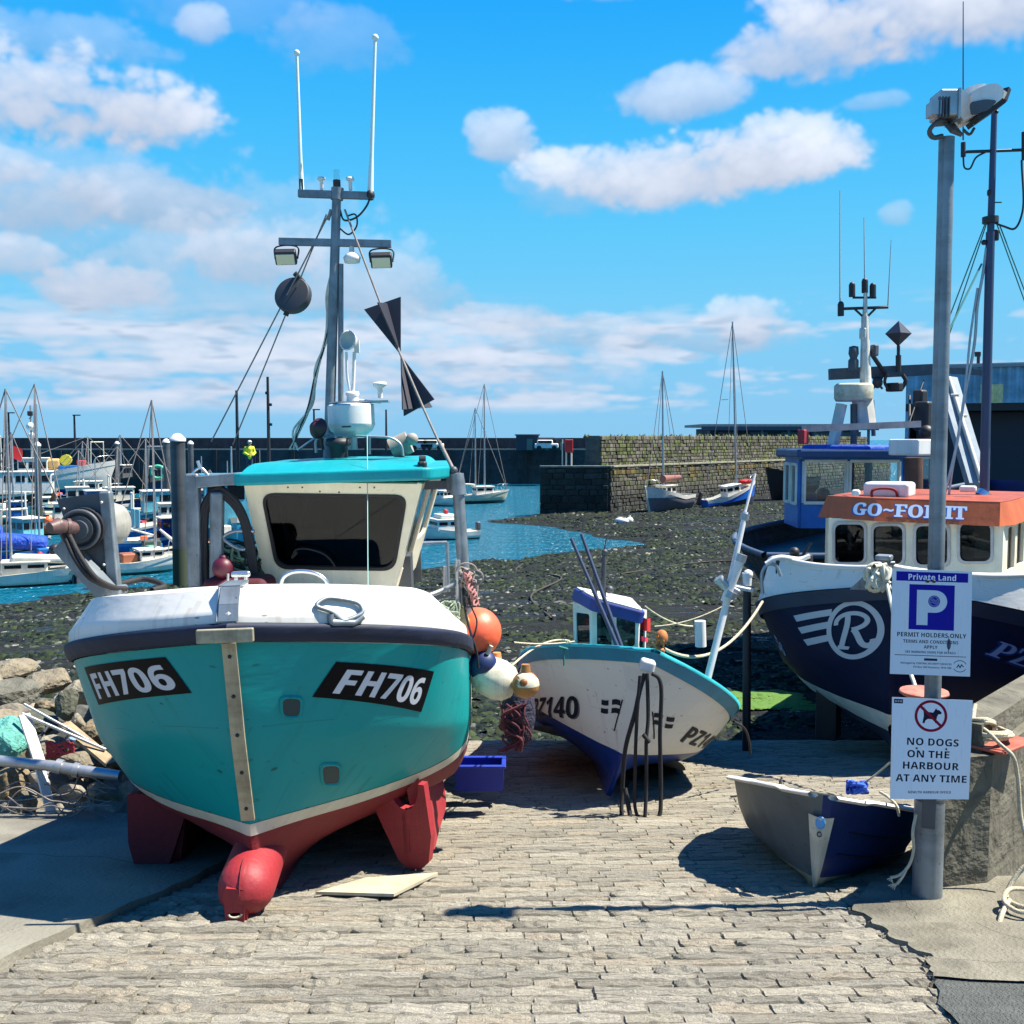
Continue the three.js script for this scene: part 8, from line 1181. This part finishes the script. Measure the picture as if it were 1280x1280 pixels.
  { const t = thing('dinghy', 'tiny upturned white dinghy lying on the dark beach', 'boat', (() => { const p = P(777, 661, 70); p.y = beachY(p.x, 70) + 0.02; return p; })(), 0.6); part(t, 'hull', ball(0.5, 0, 0.1, 0, 0.7, 0.5, 1.2), M.white); part(t, 'keel_strip', box(0.06, 0.06, 0.8, 0, 0.36, 0), M.pale); }
  lone('buoy', 'small white buoy lying on the dark beach beside the tiny dinghy', 'buoy', (() => { const p = P(787, 659, 70); return [ball(0.25, p.x, beachY(p.x, 70) + 0.15, -70), bar(V(p.x, beachY(p.x, 70) + 0.35, -70), V(p.x, beachY(p.x, 70) + 0.5, -70), 0.07)]; })(), M.white);
}
// ---------------------------------------------------------------- a person in a yellow jacket on the light blue boat
{
  const d = 54, p = P(312, 592, d), t = thing('person', 'person in a yellow jacket and white cap standing with bent arms', 'person', V(p.x, p.y - 0.06, -d), 0.5);
  const skinOver = (bones, k = 0.045) => {                              // one smooth surface over tapered bones, in a box 2 m wide round (0, 0.9, 0)
    const n = 72, mc = new MarchingCubes(n, M.skin, false, false, 60000), q = V(0, 0, 0), ab = V(0, 0, 0), pa = V(0, 0, 0);
    mc.isolation = 0;
    for (let z = 0; z < n; z++) for (let y = 0; y < n; y++) for (let x = 0; x < n; x++) {
      q.set((x - n / 2) / (n / 2), (y - n / 2) / (n / 2) + 0.9, (z - n / 2) / (n / 2));
      let s = 1e3;
      for (const [a, b, ra, rb] of bones) { ab.copy(b).sub(a); pa.copy(q).sub(a); const h = clamp(pa.dot(ab) / Math.max(1e-6, ab.lengthSq()), 0, 1), e = pa.addScaledVector(ab, -h).length() - mixN(ra, rb, h), m = Math.max(k - Math.abs(s - e), 0) / k; s = Math.min(s, e) - m * m * k * 0.25; }
      mc.field[x + y * n + z * n * n] = -s;
    }
    mc.update();
    const g = new THREE.BufferGeometry(), c = mc.count;
    g.setAttribute('position', new THREE.BufferAttribute(mc.positionArray.slice(0, c * 3), 3)); g.setAttribute('normal', new THREE.BufferAttribute(mc.normalArray.slice(0, c * 3), 3));
    return g.translate(0, 0.9, 0);
  };
  const S = 0.19, hip = 0.09, limbs = [], arms = [], legs = [];
  for (const s of [-1, 1]) {
    const sh = V(s * S, 1.4, 0.05), el = V(s * 0.27, 1.14, 0.06), wr = V(s * 0.13, 1.03, 0.27), pm = V(s * 0.10, 1.015, 0.33);
    arms.push([sh, el, 0.05, 0.042], [el, wr, 0.04, 0.03]);
    limbs.push([wr, pm, 0.028, 0.034]);
    for (let f = 0; f < 4; f++) { const b = pm.clone().add(V(-s * 0.01, 0.026 - f * 0.018, 0.02)), m = b.clone().add(V(-s * 0.025, -0.004, 0.03 - 0.004 * Math.abs(f - 1.2))); limbs.push([b, m, 0.0095, 0.009], [m, m.clone().add(V(-s * 0.026, -0.008, -0.006)), 0.009, 0.007]); }
    limbs.push([pm.clone().add(V(0, 0.02, -0.03)), pm.clone().add(V(-s * 0.02, 0.055, 0.01)), 0.011, 0.009]);
    legs.push([V(s * hip, 0.92, 0), V(s * 0.1, 0.5, 0.03), 0.085, 0.055], [V(s * 0.1, 0.5, 0.03), V(s * 0.1, 0.08, 0), 0.052, 0.036], [V(s * 0.1, 0.045, -0.03), V(s * 0.11, 0.035, 0.15), 0.04, 0.03]);
  }
  const trunk = [[V(0, 0.94, 0), V(0, 1.12, 0.01), 0.13, 0.125], [V(0, 1.12, 0.01), V(0, 1.32, 0.03), 0.125, 0.145], [V(-0.1, 1.38, 0.04), V(0.1, 1.38, 0.04), 0.085, 0.085], [V(0, 1.42, 0.05), V(0.01, 1.53, 0.08), 0.06, 0.052]];
  const head = [[V(0.01, 1.6, 0.11), V(0.01, 1.7, 0.09), 0.068, 0.092], [V(0.01, 1.62, 0.18), V(0.01, 1.605, 0.2), 0.016, 0.012], [V(-0.08, 1.64, 0.09), V(-0.085, 1.6, 0.09), 0.014, 0.012], [V(0.1, 1.64, 0.09), V(0.105, 1.6, 0.09), 0.014, 0.012]];
  const grow = (list, e) => list.map(([a, b, ra, rb]) => [a, b, ra + e, rb + e]);
  const body = part(t, 'body', skinOver([...trunk, ...arms, ...limbs, ...legs, ...head], 0.03), M.skin);
  for (const x of [-0.028, 0.048]) part(body, 'eye', ball(0.011, x, 1.652, 0.172), M.black);
  part(t, 'jacket', skinOver(grow([...trunk.slice(0, 3), ...arms], 0.028)), mat([0.5, 0.52, 0.03], 0.8));
  part(t, 'trousers', skinOver(grow([...legs.filter((_, i) => i % 3 !== 2), [V(-0.05, 0.95, 0), V(0.05, 0.95, 0), 0.11, 0.11]], 0.016)), mat([0.02, 0.025, 0.05], 0.8));
  for (const s of [-1, 1]) part(t, 'boot', skinOver(grow(legs.filter((_, i) => i % 3 === 2 && (i < 3) === (s < 0)), 0.014)), M.black);
  part(t, 'cap', [ball(0.104, 0.01, 1.715, 0.09, 1, 0.72, 1.05, 20, 12), rbox(0.15, 0.014, 0.11, 0.006, 0.01, 1.71, 0.21)], M.white);
}
renderer.render(scene, camera);
